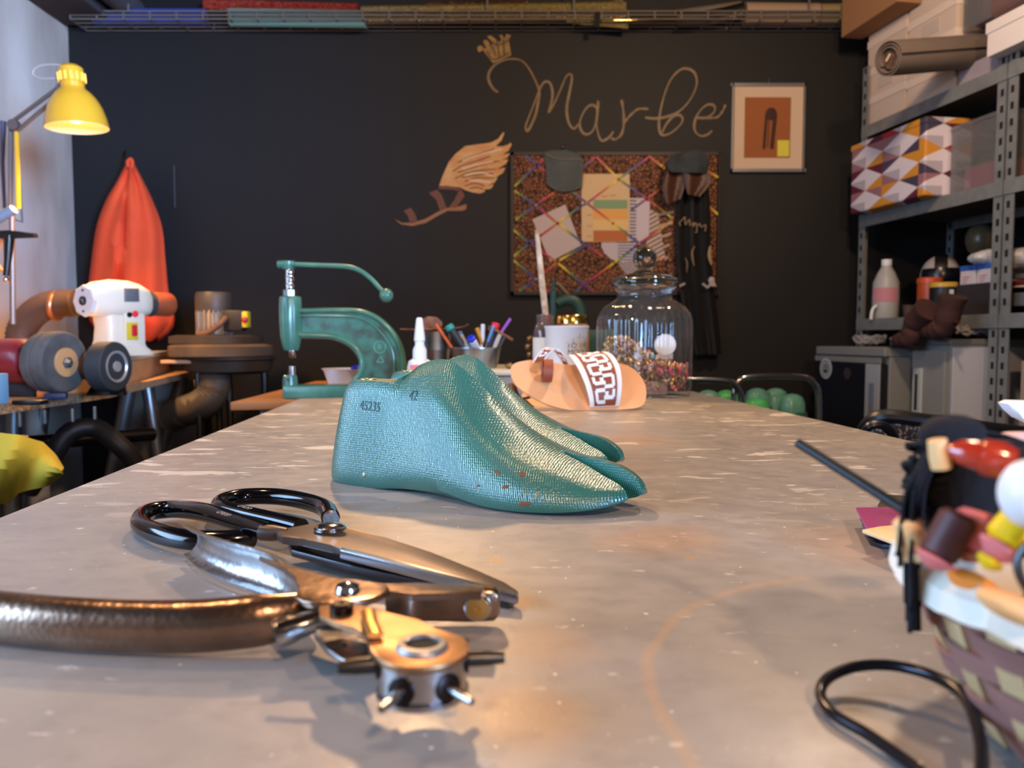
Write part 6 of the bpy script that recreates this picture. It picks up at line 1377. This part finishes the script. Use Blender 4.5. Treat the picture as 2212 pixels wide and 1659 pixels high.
# helmet
q = SP(2032, 598, .17); rh = 40*q.y/FPX
hm = thing('helmet', 'white helmet with wide black stripe and dark visor on the lower shelf', 'helmet', V(q.x, q.y, q.z-rh))
MB().ball(q, rh, 32, (1, 1, 1.15)).build('shell', mat('dusty_white_shell', (168, 160, 156), .4), hm)
st = MB(); 
dc = (CAM-q); dc.z = 0; dc.normalize(); rs_ = V(-dc.y, dc.x, 0)
st.sheet([[q+(dc*math.cos(b)*math.cos(a)+UP*math.sin(b)*1.15+rs_*math.sin(a)*.9)*rh*1.02 for a in (-.34, -.17, 0, .17, .34)] for b in [math.radians(x) for x in range(5, 130, 8)]], .003); st.build('black_stripe', black, hm)
st = MB(); st.sheet([[q+(dc*math.cos(b)*math.cos(a)+UP*math.sin(b)*1.15+rs_*math.sin(a)*math.cos(b))*rh*1.03 for a in [math.radians(x) for x in range(-62, 63, 12)]] for b in [math.radians(x) for x in (-42, -30, -15, 0, 12, 20)]], .004); st.build('visor', mat('dark_navy_visor', (12, 15, 24), .25), hm)
MB().obox(S(ST(2010, .12), .10, zLo), DT*.16, DN*.16, UP*(q.z-rh*1.14-zLo)).build('helmet_stand_box', blackm, label='black box underneath the white helmet', cat='box', sharp=None)
# black box with tissue packs, vase and bags
tb0, tb1 = ST(2062, .03), ST(2142, .03); zbb = SP(2100, 613, .03).z
MB().obox(S(tb0, .03, zLo), DT*(tb1-tb0), DN*.22, UP*(zbb-zLo), .003).build('dark_box', mat('charcoal_card', (44, 40, 42), .7), label='charcoal box right of the brown boots on the lower shelf', cat='box', sharp=None)
for i, (p0, p1) in enumerate(((2074, 2108), (2110, 2146))):
    ta, tb_ = ST(p0, .04), ST(p1, .04); t = thing('tissue_box', ('left' if i == 0 else 'right')+' one of two blue and white packs on the charcoal box', 'pack', S(ta, .06, zbb), group='blue and white packs on the charcoal box')
    hh = SP(2090, 585, .04).z-zbb
    MB().obox(S(ta, .04, zbb), DT*(tb_-ta-.004), DN*.12, UP*hh, .002).build('pack_body', mat('pack_white', (196, 190, 192), .6), t, sharp=None)
    MB().obox(S(ta-.001, .039, zbb+hh), DT*(tb_-ta-.002), DN*.122, UP*.018, .002).build('pack_top', mat('pack_blue', (44, 92, 170), .5), t, sharp=None)
    mb = MB()
    for k_ in range(3): mb.obox(S(ta+.012, .0388, zbb+.006+k_*.009), DT*(.02+.006*k_), DN*.001, UP*.0025)
    mb.build('pack_print', mat('pack_pink', (190, 80, 100), .6), t, sharp=None)
q = SP(2118, 515, .20); kq = q.y/FPX
vs = thing('olive_vase', 'round olive glazed vase partly behind the front shelf post', 'vase', V(q.x, q.y, zLo))
MB().lathe([(10*kq, zLo-q.z), (12*kq, -60*kq), (14*kq, -34*kq), (24*kq, -24*kq), (29*kq, -8*kq), (29*kq, 8*kq), (22*kq, 22*kq), (10*kq, 29*kq), (.001, 29*kq)], q, (0, 0, 1), 32).build('vase_body', mat('olive_glaze', (86, 78, 60), .3), vs)
plb = mat('crumpled_white_plastic', (190, 190, 192), .35, bump=('noise', 30, 2))
def blob(c, r, sc3, sd, n=18):
    rd = random.Random(sd); mb = MB(); mb.ball(c, r, n, sc3)
    ph = [rd.uniform(0, 6) for _ in range(4)]
    for i, v in enumerate(mb.v):
        d0_ = v-c; k_ = 1+.13*math.sin(d0_.x*90+ph[0])*math.sin(d0_.z*120+ph[1])+.08*math.sin(d0_.y*150+ph[2]); mb.v[i] = c+d0_*k_
    return mb
c_ = SP(2128, 556, .05); blob(c_+V(0, 0, .0), .034, (1.4, 1.2, .7), 1).build('plastic_bag', plb, label='crumpled white plastic bag above the blue and white packs', cat='bag')
c_ = SP(2205, 560, .10); blob(c_, .05, (1.5, 1.5, .7), 2).build('plastic_bag', plb, label='larger white plastic bag right of the front shelf post', cat='bag')
def sheets(px, py, n, t0, h, col, label, name='folded_sheet'):
    q = SP(px, py, n); MB().obox(q, DT*t0, DN*.22, UP*h, .003).build(name, mat(name+'_%d_%d_%d' % col, col, .6), label=label, cat='sheet', sharp=None)
sheets(2186, 604, .06, .30, .016, (92, 84, 84), 'grey folder under the larger white bag')
sheets(2186, 616, .06, .30, .014, (110, 28, 46), 'dark red folder right of the front post')
sheets(2186, 622, .06, .30, .006, (206, 186, 150), 'thin cream folder below the dark red one')
sheets(2186, 662, .06, .30, .042, (92, 98, 104), 'grey blue folded sheet stack at the right edge', 'sheet_stack')
sheets(2186, 700, .06, .30, .03, (112, 116, 118), 'pale grey sheet stack lowest at the right edge', 'sheet_stack')
# cables on the appliance tops
def coil(c, r, label, m, sd, rz=.5):
    rd = random.Random(sd); pts = []
    for i in range(46):
        a = i*.62; pts.append(c+V(math.cos(a)*r*rd.uniform(.75, 1.25), math.sin(a)*r*.7, abs(math.sin(a*1.7))*r*rz+.01*rd.random()+.008))
    MB().tube(smooth(pts, 3), .0055, 7).build('coiled_cable', m, label=label, cat='cable')
# ------------------------------------------------------------------ fridge and cabinet
fo = -.20; zf = .845
gf = mat('grey_appliance_enamel', (126, 128, 125), .45); gf2 = mat('pale_grey_trim', (156, 162, 166), .4)
f0, f1 = .045, .465
fg = thing('mini_fridge', 'small dark-doored fridge with grey frame and round sticker', 'fridge', S(f0+.2, fo+.24, 0))
MB().obox(S(f0, fo+.02, .01), DT*(f1-f0), DN*.46, UP*(zf-.04), .004).build('cabinet_body', gf, fg, sharp=None)
MB().obox(S(f0-.004, fo-.004, zf-.032), DT*(f1-f0+.008), DN*.49, UP*.032, .004).build('fridge_top', gf, fg, sharp=None)
dr = MB().obox(S(f0+.006, fo-.012, .06), DT*(f1-f0-.010), DN*.030, UP*(zf-.118), .004).build('door', mat('navy_black_door', (20, 23, 32), .4), fg, sharp=None)
MB().obox(S(f1-.085, fo-.015, .06), DT*.080, DN*.004, UP*(zf-.118), .001).build('door_trim', gf2, dr, sharp=None)
MB().obox(S(f1-.060, fo-.018, .50), DT*.03, DN*.004, UP*.22, .002).build('door_handle', mat('grey_blue_handle', (112, 122, 136), .4), dr, sharp=None)
MB().obox(S(f0+.006, fo-.013, zf-.056), DT*(f1-f0-.010), DN*.004, UP*.020, .001).build('door_top_trim', gf, dr, sharp=None)
cs = SP(1784, 796, fo-.013)
MB().lathe([(.040, 0), (.040, .001), (.001, .001)], cs, -DN, 36).build('round_sticker', mat('pale_sticker', (176, 182, 186), .5), dr)
MB().ring(cs-DN*.0015, DN, .030, .0018, 32, 6).build('sticker_ring', mat('sticker_grey', (96, 104, 108), .5), dr)
MB().lathe([(.022, .001), (.022, .0014), (.001, .0014)], cs, -DN, 30).build('sticker_centre', mat('sticker_green_grey', (120, 128, 122), .5), dr)
MB().obox(cs-DT*.012-DN*.0022+UP*-.014, DT*.024, DN*.0006, UP*.008).build('sticker_mark', blackm, dr, sharp=None)
q = SP(1830, 807, fo-.013); MB().lathe([(.022, 0), (.022, .001), (.001, .001)], q, -DN, 24).build('maker_badge', mat('dim_brown_badge', (58, 50, 52), .5), dr)
co = -.10; c0, c1_ = .478, .655; zc = zf+.012
cb = thing('grey_cabinet', 'grey metal cabinet with recessed handle right of the fridge', 'cabinet', S(.56, co+.2, 0))
mgm = mat('mid_grey_metal', (136, 136, 132), .5)
MB().obox(S(c0, co+.004, .01), DT*(c1_-c0), DN*.45, UP*(zc-.01), .003).build('cabinet_body', mgm, cb, sharp=None)
MB().obox(S(c0-.003, co-.004, zc-.002), DT*(c1_-c0+.006), DN*.46, UP*.02, .003).build('cabinet_top', mat('cabinet_top_grey', (118, 114, 110), .5), cb, sharp=None)
MB().obox(S(c1_+.0005, co+.006, .02), DT*.004, DN*.44, UP*(zc-.03), .001).build('lit_side_face', mat('window_lit_side', (190, 192, 200), .5), cb, sharp=None, label='cabinet side with window light in its pale colour')  # side face coloured paler than the body for window light on it
dr = MB().obox(S(c0+.005, co-.010, .05), DT*(c1_-c0-.018), DN*.016, UP*(zc-.07), .003).build('door', mgm, cb, sharp=None)
zh1 = SP(1985, 795, co).z; zh0 = SP(1985, 898, co).z; h0 = c0+.018
MB().obox(S(h0, co-.016, zh0), DT*.045, DN*.008, UP*(zh1-zh0), .003).build('handle_plate', mat('pale_handle_plate', (176, 182, 178), .4), dr, sharp=None)
MB().obox(S(h0+.014, co-.018, zh0+.02), DT*.014, DN*.004, UP*(zh1-zh0-.04), .001).build('handle_slot', mat('slot_shadow', (44, 46, 48), .6), dr, sharp=None)
MB().obox(S(h0-.008, co-.012, zh0), DT*.005, DN*.004, UP*(zh1-zh0)).build('door_gap', blackm, dr, sharp=None)
MB().obox(S(tF+.03, .06, .01), DT*.10, DN*.30, UP*(zc-.06), .003).build('leaning_board', mat('beige_brown_board', (160, 142, 126), .7), label='beige brown board standing right of the front shelf post', cat='board', sharp=None)
gcb = mat('grey_white_cable', (132, 130, 130), .5); 
coil(S(f0+.10, fo+.16, zf), .05, 'tangled grey cable on top of the fridge', gcb, 3)
coil(S(f0+.24, fo+.20, zf), .04, 'second grey cable coil on the fridge beside the boots', gcb, 4)
coil(S(c0+.12, co+.14, zc+.02), .05, 'pale cable heap on top of the grey cabinet', gcb, 5)
# boots
bm2 = mat('brown_suede', (76, 44, 36), .85, noise=(12, .3), rgb2=(56, 34, 30), bump=('noise', 60, .6))
for i, (toe, ank, kn_, top_) in enumerate((((1932, 742), (1968, 728), (1975, 700), (2005, 668)), ((1992, 744), (2030, 724), (2044, 694), (2058, 640)))):
    nb_ = fo+.03+.02*i
    P = [SP(*toe, nb_), SP((toe[0]+ank[0])/2, (toe[1]+ank[1])/2+4, nb_), SP(*ank, nb_), SP(*kn_, nb_), SP(*top_, nb_)]
    zz_ = (zf if i == 0 else zc+.02); P[0].z = zz_+.022; P[1].z = max(P[1].z, zz_+.026); P[2].z = max(P[2].z, zz_+.03)
    b_ = thing('leather_boot', ('far' if i == 0 else 'near')+' brown suede boot '+('on the fridge, slumped to the left' if i == 0 else 'on the grey cabinet edge, taller shaft'), 'boot', V(P[0].x, P[0].y, zz_), group='pair of brown suede boots')
    pp2 = smooth(P, 5); n2_ = len(pp2)
    MB().tube(pp2, [interp([(0, .012), (.1, .024), (.3, .030), (.5, .034), (.7, .033), (1, .042)], k_/(n2_-1))*(1+.06*math.sin(k_*1.7)) for k_ in range(n2_)], 18).build('boot_upper', bm2, b_)
    so = [P[0]-V(0, 0, .018)-DT*.018, P[1]-V(0, 0, .02), P[2]-V(0, 0, .024)+DT*.02]
    for s_ in so: s_.z = zz_+.004
    MB().tube(so, .020, 12, sq=(1, .18)).build('boot_sole', blackm, b_)
    MB().tube([pp2[-6]+V(.0, -.034, 0)-DT*.03, pp2[-6]+V(0, -.034, -.004)+DT*.03], .004, 8).build('boot_strap', dbr, b_)
# ------------------------------------------------------------------ chairs beyond the table
def chrome_chair(px0, px1, py, Y, label):
    a = W(px0, py, Y); b = W(px1, py, Y); zt_ = a.z; w_ = b.x-a.x
    t = thing('tubular_chair', label, 'chair', V((a.x+b.x)/2, Y-.2, 0), group='chrome tube chairs at the far right of the table')
    pts = smooth([V(a.x, Y, .45), V(a.x, Y, zt_-.08), V(a.x+.012, Y, zt_-.02), V(a.x+.05, Y, zt_), V(b.x-.06, Y, zt_), V(b.x-.015, Y, zt_-.02), V(b.x, Y, zt_-.08), V(b.x, Y, .45)], 6)
    MB().tube(pts, .009, 12).build('back_frame', chrome, t)
    MB().box(((a.x+b.x)/2, Y+.2, .45), (w_, .40, .03), .012).build('seat', black, t)
    for x in (a.x, b.x):
        for y in (Y, Y+.38): MB().tube([V(x, y, .45), V(x, y, .005)], .009, 10).build('leg', chrome, t)
chrome_chair(1585, 1770, 814, 2.35, 'chrome tube chair back nearest the fridge')
chrome_chair(1380, 1604, 822, 2.12, 'chrome tube chair back just right of the glass jar')
# green lasts standing on the far chair seats: heels up
gsh = MATS['green_last_plastic']
gl2 = mat('pale_green_last', (92, 150, 132), .3, coat=.3); gl3 = mat('bright_green_last', (70, 170, 100), .3, coat=.3)
for i, (px, py, Y, m, lb) in enumerate(((1530, 842, 2.45, gl2, 'farthest left, mostly hidden'), (1570, 842, 2.46, gl3, 'second from the left, bright green'), (1636, 838, 2.55, gl2, 'middle'), (1676, 838, 2.58, gl2, 'fourth'), (1712, 850, 2.52, gl2, 'rightmost'), (1634, 858, 2.30, gl3, 'front, bright green'))):
    q = W(px, py, Y)
    t = thing('stored_last', 'green shoe last standing behind the table, '+lb+' of the row', 'shoe last', V(q.x, Y, .46), group='green shoe lasts standing behind the table')
    zc_ = q.z
    prf = [(.028, .465), (.030, .50), (.033, zc_-.14), (.034, zc_-.08), (.032, zc_-.03), (.026, zc_-.012), (.014, zc_-.003), (.0005, zc_)]
    MB().lathe(prf, V(q.x, Y, 0), (0, 0, 1), 28, mod=lambda a, h: 1+.25*abs(math.cos(a))).build('last_body', m, t)
    MB().lathe([(.0355, zc_-.16), (.0365, zc_-.1), (.036, zc_-.06)], V(q.x+.012, Y, 0), (0, 0, 1), 28, cap=False).build('heel_seam', gsh, t)
# mesh-backed office chair on the right
def mesh_mat():
    m = mat('black_mesh_fabric', (40, 38, 38), .7); nt = m.node_tree; b = nt.nodes['Principled BSDF']; tc = nt.nodes.new('ShaderNodeTexCoord'); v = nt.nodes.new('ShaderNodeTexVoronoi'); v.inputs['Scale'].default_value = 170
    r = nt.nodes.new('ShaderNodeValToRGB'); r.color_ramp.elements[0].color = lin((130, 120, 110)); r.color_ramp.elements[1].color = lin((22, 21, 22)); r.color_ramp.elements[0].position = .2; r.color_ramp.elements[1].position = .5
    nt.links.new(tc.outputs['Object'], v.inputs['Vector']); nt.links.new(v.outputs['Distance'], r.inputs[0]); nt.links.new(r.outputs[0], b.inputs['Base Color']); return m
Yo = 1.22
oc_ = thing('office_chair', 'black mesh-backed office chair pushed up to the table right side', 'chair', V(W(2050, 0, Yo).x, Yo+.1, 0))
tl = smooth([V(1868, 925, 0), V(1890, 905, 0), V(1925, 900, 0), V(1990, 908, 0), V(2080, 920, 0), V(2160, 930, 0), V(2260, 944, 0), V(2330, 965, 0)], 5)
g = []
for i, q in enumerate(tl):
    t_ = i/(len(tl)-1); yy = Yo+.10*(t_-.5)**2*2
    P0 = W(q.x, q.y, yy); g.append([P0-V(0, .012*math.sin(j/6*PI), j*.055) for j in range(7)])
MB().sheet(g, .006).build('mesh_back', mesh_mat(), oc_)
MB().tube([r_[0] for r_ in g]+[r_[-1] for r_ in g][::-1], .012, 10, closed=True).build('back_frame', black, oc_)
cx_ = sum((r_[0].x for r_ in g))/len(g)
MB().box((cx_, Yo+.28, .44), (.46, .42, .06), .03).build('seat', blackm, oc_)
MB().tube([V(cx_, Yo+.02, .50), V(cx_, Yo+.06, .42)], .02, 10).build('back_support', black, oc_)
MB().cyl((cx_, Yo+.28, .07), (cx_, Yo+.28, .42), .025).build('gas_column', dsteel, oc_)
for k_ in range(5):
    a = 2*PI*k_/5; e2 = V(cx_+.27*math.cos(a), Yo+.28+.27*math.sin(a), .055)
    MB().tube([V(cx_, Yo+.28, .09), e2], [.022, .014], 10).build('leg', black, oc_); MB().ball(e2-V(0, 0, .03), .025, 12).build('castor', black, oc_)
MB().tube(smooth([W(1868, 932, Yo-.02), W(1880, 920, Yo-.03), W(1905, 918, Yo-.03), W(1925, 935, Yo-.02), W(1935, 955, Yo)], 5), .007, 8).build('armrest', black, oc_)
#@@FRONT
# ------------------------------------------------------------------ leather swatches
def sw(pts, z, th, col, label, cat='leather swatch', name='leather_swatch', rough=.45):
    MB().prism([F(a, b, z) for a, b in pts], (0, 0, -th), .0003).build(name, mat(name+'_%d_%d_%d' % col, col, rough, bump=('noise', 300, .2)), label=label, cat=cat)
zb0 = TZ
sw([(1868, 1150), (1880, 1168), (1905, 1176), (2060, 1180), (2080, 1130), (1885, 1125)], TZ+.003, .0028, (22, 22, 26), 'black leather piece at the bottom of the swatch pile')
sw([(1862, 1128), (1872, 1150), (1990, 1165), (2060, 1150), (2030, 1105), (1868, 1108)], TZ+.006, .0026, (56, 78, 92), 'grey blue leather piece in the middle of the swatch pile')
sw([(1858, 1115), (1878, 1148), (1960, 1160), (2060, 1140), (2030, 1100)], TZ+.009, .0026, (26, 28, 30), 'dark leather piece just under the purple swatch')
sw([(1896, 1090), (1911, 1068), (2050, 1076), (2050, 1105), (1900, 1100)], TZ+.0115, .002, (44, 38, 32), 'dark brown swatch behind the purple one', name='leather_swatch')
sw([(1849, 1096), (2040, 1093), (2050, 1140), (1930, 1146), (1876, 1147)], TZ+.0125, .002, (150, 58, 112), 'glossy purple leather swatch on top of the pile', rough=.35)
sw([(1863, 1144), (1900, 1137), (2000, 1128), (1975, 1160), (1938, 1172)], TZ+.0148, .0022, (236, 190, 138), 'cream tan leather offcut lying over the purple swatch', rough=.6)
sw([(1948, 1074), (1962, 1064), (2000, 1068), (2010, 1078)], TZ+.004, .003, (232, 232, 230), 'small white piece behind the dark brown swatch', cat='scrap', name='white_scrap')
br_ = thing('glue_spreader', 'small olive and white brush standing behind the black yarn', 'brush', F(2006, 1080))
MB().cyl(F(2006, 1078, TZ+.001), F(2006, 1072, TZ+.005), .0068, n=20).build('white_foot', whitep, br_)
MB().lathe([(.0062, 0), (.0055, .005), (.0035, .009), (.0033, .024), (.0036, .026)], F(2006, 1073, TZ+.005), (0, 0, 1), 20).build('olive_stem', mat('olive_plastic', (120, 112, 84), .5), br_)
# ------------------------------------------------------------------ woven basket, lower right
bc = V(.213, .238, TZ)
bs_ = thing('woven_basket', 'brown woven splint basket cut off by the right edge of the photo', 'basket', bc)
spl = mat('mauve_brown_splint', (158, 112, 100), .6, noise=(20, .3, (1, 1, 4)), rgb2=(120, 82, 74)); sp2 = mat('cream_splint', (206, 176, 126), .7, noise=(40, .3), rgb2=(170, 138, 96)); inn = mat('basket_inside', (96, 62, 46), .8)
HB = .050
def rbk(h): return lerp(.056, .077, min(1, h/HB)**.8)
NS = 22
for i in range(NS):
    a = 2*PI*i/NS; G = []
    for j in range(9):
        h = .001+HB*j/8; r = rbk(h); G.append([bc+V(math.cos(a+s_*.065)*r, math.sin(a+s_*.065)*r, h) for s_ in (-1, 1)])
    MB().sheet(G, .0012).build('stake', sp2, bs_, sharp=None)
for k_ in range(6):
    h0 = .0015+k_*.0081; h1 = h0+.0072; G = []
    for i in range(NS*6+1):
        a = 2*PI*i/(NS*6); o_ = .0019*math.cos(a*NS/2+(PI if k_ % 2 else 0)); G.append([bc+V(math.cos(a)*(rbk(h)+o_), math.sin(a)*(rbk(h)+o_), h) for h in (h0, (h0+h1)/2, h1)])
    MB().sheet(G, .0011).build('weave_band', spl, bs_, sharp=60)
MB().lathe([(.055, 0), (.056, .002), (.001, .002)], bc, (0, 0, 1), 40).build('basket_base', inn, bs_)
MB().ring(bc+V(0, 0, HB), (0, 0, 1), .0775, .0026, 64, 8).build('rim', spl, bs_)
# liner cloth folded over the rim
G = []
for i in range(97):
    a = 2*PI*i/96; wv = .0012*math.sin(a*17)+.001*math.sin(a*29+1); G.append([bc+V(math.cos(a)*(r+wv), math.sin(a)*(r+wv), h+wv) for r, h in ((.060, .030), (.068, .044), (.0735, .0535), (.0772, .0565), (.0815, .0530), (.0825, .0465))])
MB().sheet(G, .0015).build('basket_liner', mat('white_cotton_liner', (222, 214, 196), .9, bump=('noise', 60, .8)), label='white cotton liner folded over the basket rim', cat='liner')
blb = mat('black_wool', (14, 14, 20), .95, bump=('noise', 180, 1.5))
q = W(2120, 1075, .262)
yb = thing('black_yarn_ball', 'dense black wool bundle filling the basket top', 'yarn', q-V(0, 0, .03))
mbb = blob(q, .0215, (1.15, 1.0, 1.05), 7, 26); mbb.build('yarn_core', blb, yb)
mb = MB(); rd = random.Random(11)
for i in range(46):
    a = rd.uniform(0, 6.28); b = rd.uniform(-1, 1); pts = []
    for k_ in range(7):
        th = a+k_*.35; u = V(math.cos(th)*math.cos(b), math.sin(th)*math.cos(b), math.sin(b+.1*k_)); pts.append(q+V(u.x*1.12, u.y*.98, u.z)*.0222)
    mb.tube(smooth(pts, 2), .0011, 5)
mb.build('yarn_strand', blb, yb, kind='stuff', sharp=80)
ts = thing('black_tassel', 'black yarn tassel hanging over the left side of the basket', 'tassel', W(1972, 1370, .262))
mb = MB()
for i in range(46):
    t_ = rd.random(); x0_ = rd.gauss(2050, 16); y0_ = rd.uniform(925, 960); e_ = rd.uniform(1290, 1370); xe = rd.gauss(1974, 7)
    if t_ < .12: e_ = rd.uniform(1150, 1240); xe = rd.gauss(1950, 10)
    xm = lerp(x0_, xe, .75)+rd.gauss(-10, 6); Yt_ = rd.uniform(.236, .252)
    if W(xe, e_, Yt_+.02).z < TZ+.004: continue
    mb.tube(smooth([W(x0_, y0_, Yt_), W(lerp(x0_, xm, .55), 985, Yt_+.003), W(xm, 1060, Yt_+.004), W(lerp(xm, xe, .5)-4, 1180, Yt_+.002), W(xe, e_, Yt_+.002)], 4), .0008, 5)
mb.build('strand', blb, ts, kind='stuff', sharp=80)
kn2 = blob(W(2062, 938, .243), .0075, (1.25, 1, .8), 9); kn2.build('tassel_knot', blb, ts)
MB().tube(smooth([W(2000, 965, .245), W(1974, 985, .246), W(1970, 1020, .246), W(1990, 1045, .246)], 6), .0007, 5).build('loose_loop', blb, ts)
def rod(name, pts, Y, r, m, label, cat, parts=(), dY=0):
    A = W(*pts[0], Y); B = W(*pts[1], Y+dY); t = thing(name, label, cat, B)
    MB().cyl(A, B, r, n=20, bev=r*.25).build('shaft', m, t)
    d = (B-A); L = d.length; d.normalize()
    for nm, a, b, rr_, mm in parts:
        MB().lathe([(rr_*.2, a*L), (rr_, a*L+rr_*.4), (rr_, b*L-rr_*.6), (rr_*.5, b*L-rr_*.15), (.0001, b*L)], A, d, 20).build(nm, mm, t)
    return t
pink = mat('salmon_pink_rubber', (214, 116, 112), .5); wood = mat('pale_tool_wood', (226, 180, 122), .55)
rod('crayon', ((2075, 1110), (2022, 1205)), .224, .0054, mat('dark_brown_wood', (76, 40, 38), .45), 'dark brown stick with salmon pink end in the basket', 'tool', (('pink_end', .86, 1.25, .0062, pink),))
rod('crayon', ((2118, 1105), (2090, 1190)), .226, .0060, pink, 'salmon pink stick with orange brown end in the basket', 'tool', (('brown_end', .88, 1.28, .0066, mat('orange_brown_end', (150, 84, 44), .5)),))
rod('pencil', ((2250, 1075), (2168, 1176)), .212, .0058, mat('strong_yellow', (224, 184, 20), .4), 'thick yellow pencil with pink collar and yellow tip in the basket', 'pencil', (('pink_collar', .92, 1.32, .0060, pink), ('yellow_tip', 1.25, 1.52, .0036, mat('strong_yellow', (224, 184, 20), .4))))
rod('wooden_tool', ((1960, 1120), (1972, 1205)), .242, .0045, wood, 'pale wooden tool handle at the left edge of the basket', 'tool', (('rounded_end', .85, 1.15, .0045, wood),))
rod('black_rod', ((1722, 955), (2030, 1150)), .300, .0019, mat('matte_black_metal', (20, 20, 22), .5), 'thin straight black rod sticking out left of the basket', 'rod', (), -.045)
lh = W(2048, 970, .222); lh2 = W(2200, 1002, .214); dd = (lh2-lh); L = dd.length; dd.normalize()
aw = thing('lacquered_awl', 'awl with glossy red orange lacquered handle on top of the basket', 'awl', (lh+lh2)/2-V(0, 0, .006))
MB().lathe([(.0015, 0), (.0036, .003), (.0044, .008), (.0052, L*.5), (.0054, L*.75), (.0042, L*.95), (.001, L)], lh, dd, 26).build('handle', mat('red_orange_lacquer', (190, 52, 26), .15, coat=1, noise=(50, .3), rgb2=(130, 34, 22)), aw)
MB().lathe([(.0026, -.005), (.0030, 0), (.0028, .0035)], lh+V(-.0012, .002, -.0025), V(.2, 0, -1), 20).build('wooden_ferrule', wood, aw)
MB().ball(W(2222, 1066, .200), .0072, 24, (1, 1, 1.25)).build('white_spool', mat('satin_white_plastic', (222, 218, 214), .35), label='rounded white spool at the right edge above the basket', cat='spool')
MB().ball(W(2205, 965, .30)+V(0, 0, 0), .010, 16, (1.6, 1, .6)).build('pink_pad', mat('pale_pink_foam', (216, 176, 170), .7), label='pale pink pad at the right edge behind the awl', cat='pad')
MB().ball(W(2112, 1268, .228), .0062, 20, (1.6, 1.1, .6), Matrix.Rotation(.5, 3, 'Y')).build('orange_pouch', mat('warm_orange_leather', (226, 130, 40), .6), label='warm orange leather pouch just inside the basket rim', cat='pouch')
MB().ball(W(2190, 1312, .205), .0066, 20, (1.6, 1.1, .6), Matrix.Rotation(.4, 3, 'Y')).build('tan_pouch', mat('light_tan_leather', (230, 170, 108), .6), label='light tan leather piece inside the basket near the right edge', cat='leather piece')
MB().tube(smooth([W(2300, 1120, .2), W(2208, 1190, .205), W(2202, 1240, .205), W(2230, 1290, .205)], 5), .0012, 8).build('wire_hook', dsteel, label='thin grey wire hook at the right edge of the basket', cat='hook')
# dark handle loop in front of the basket
lp2 = smooth([F(2120, 1700, .757), F(2118, 1600, .760), F(2085, 1510, .762), F(2020, 1462, .762), F(1930, 1438, .761), F(1850, 1440, .759), F(1790, 1464, .7565), F(1772, 1500, .754), F(1800, 1542, .7535), F(1880, 1590, .7535), F(1990, 1670, .7535), F(2080, 1760, .7535)], 7)
MB().tube(lp2, .0020, 14).build('shears_handle', mat('dark_glossy_metal', (38, 38, 44), .2, .7), label='dark glossy metal handle loop lying in front of the basket', cat='handle loop')
zw = W(2210, 880, .35)
MB().prism([W(2176, 872, .40), W(2190, 866, .40), W(2260, 868, .40), W(2260, 930, .40), W(2212, 905, .40), W(2188, 888, .40)], (0, .01, 0), .002).build('paper_corner', mat('bright_white_paper', (226, 226, 228), .6), label='white paper corner poking in at the right edge above the basket', cat='paper')
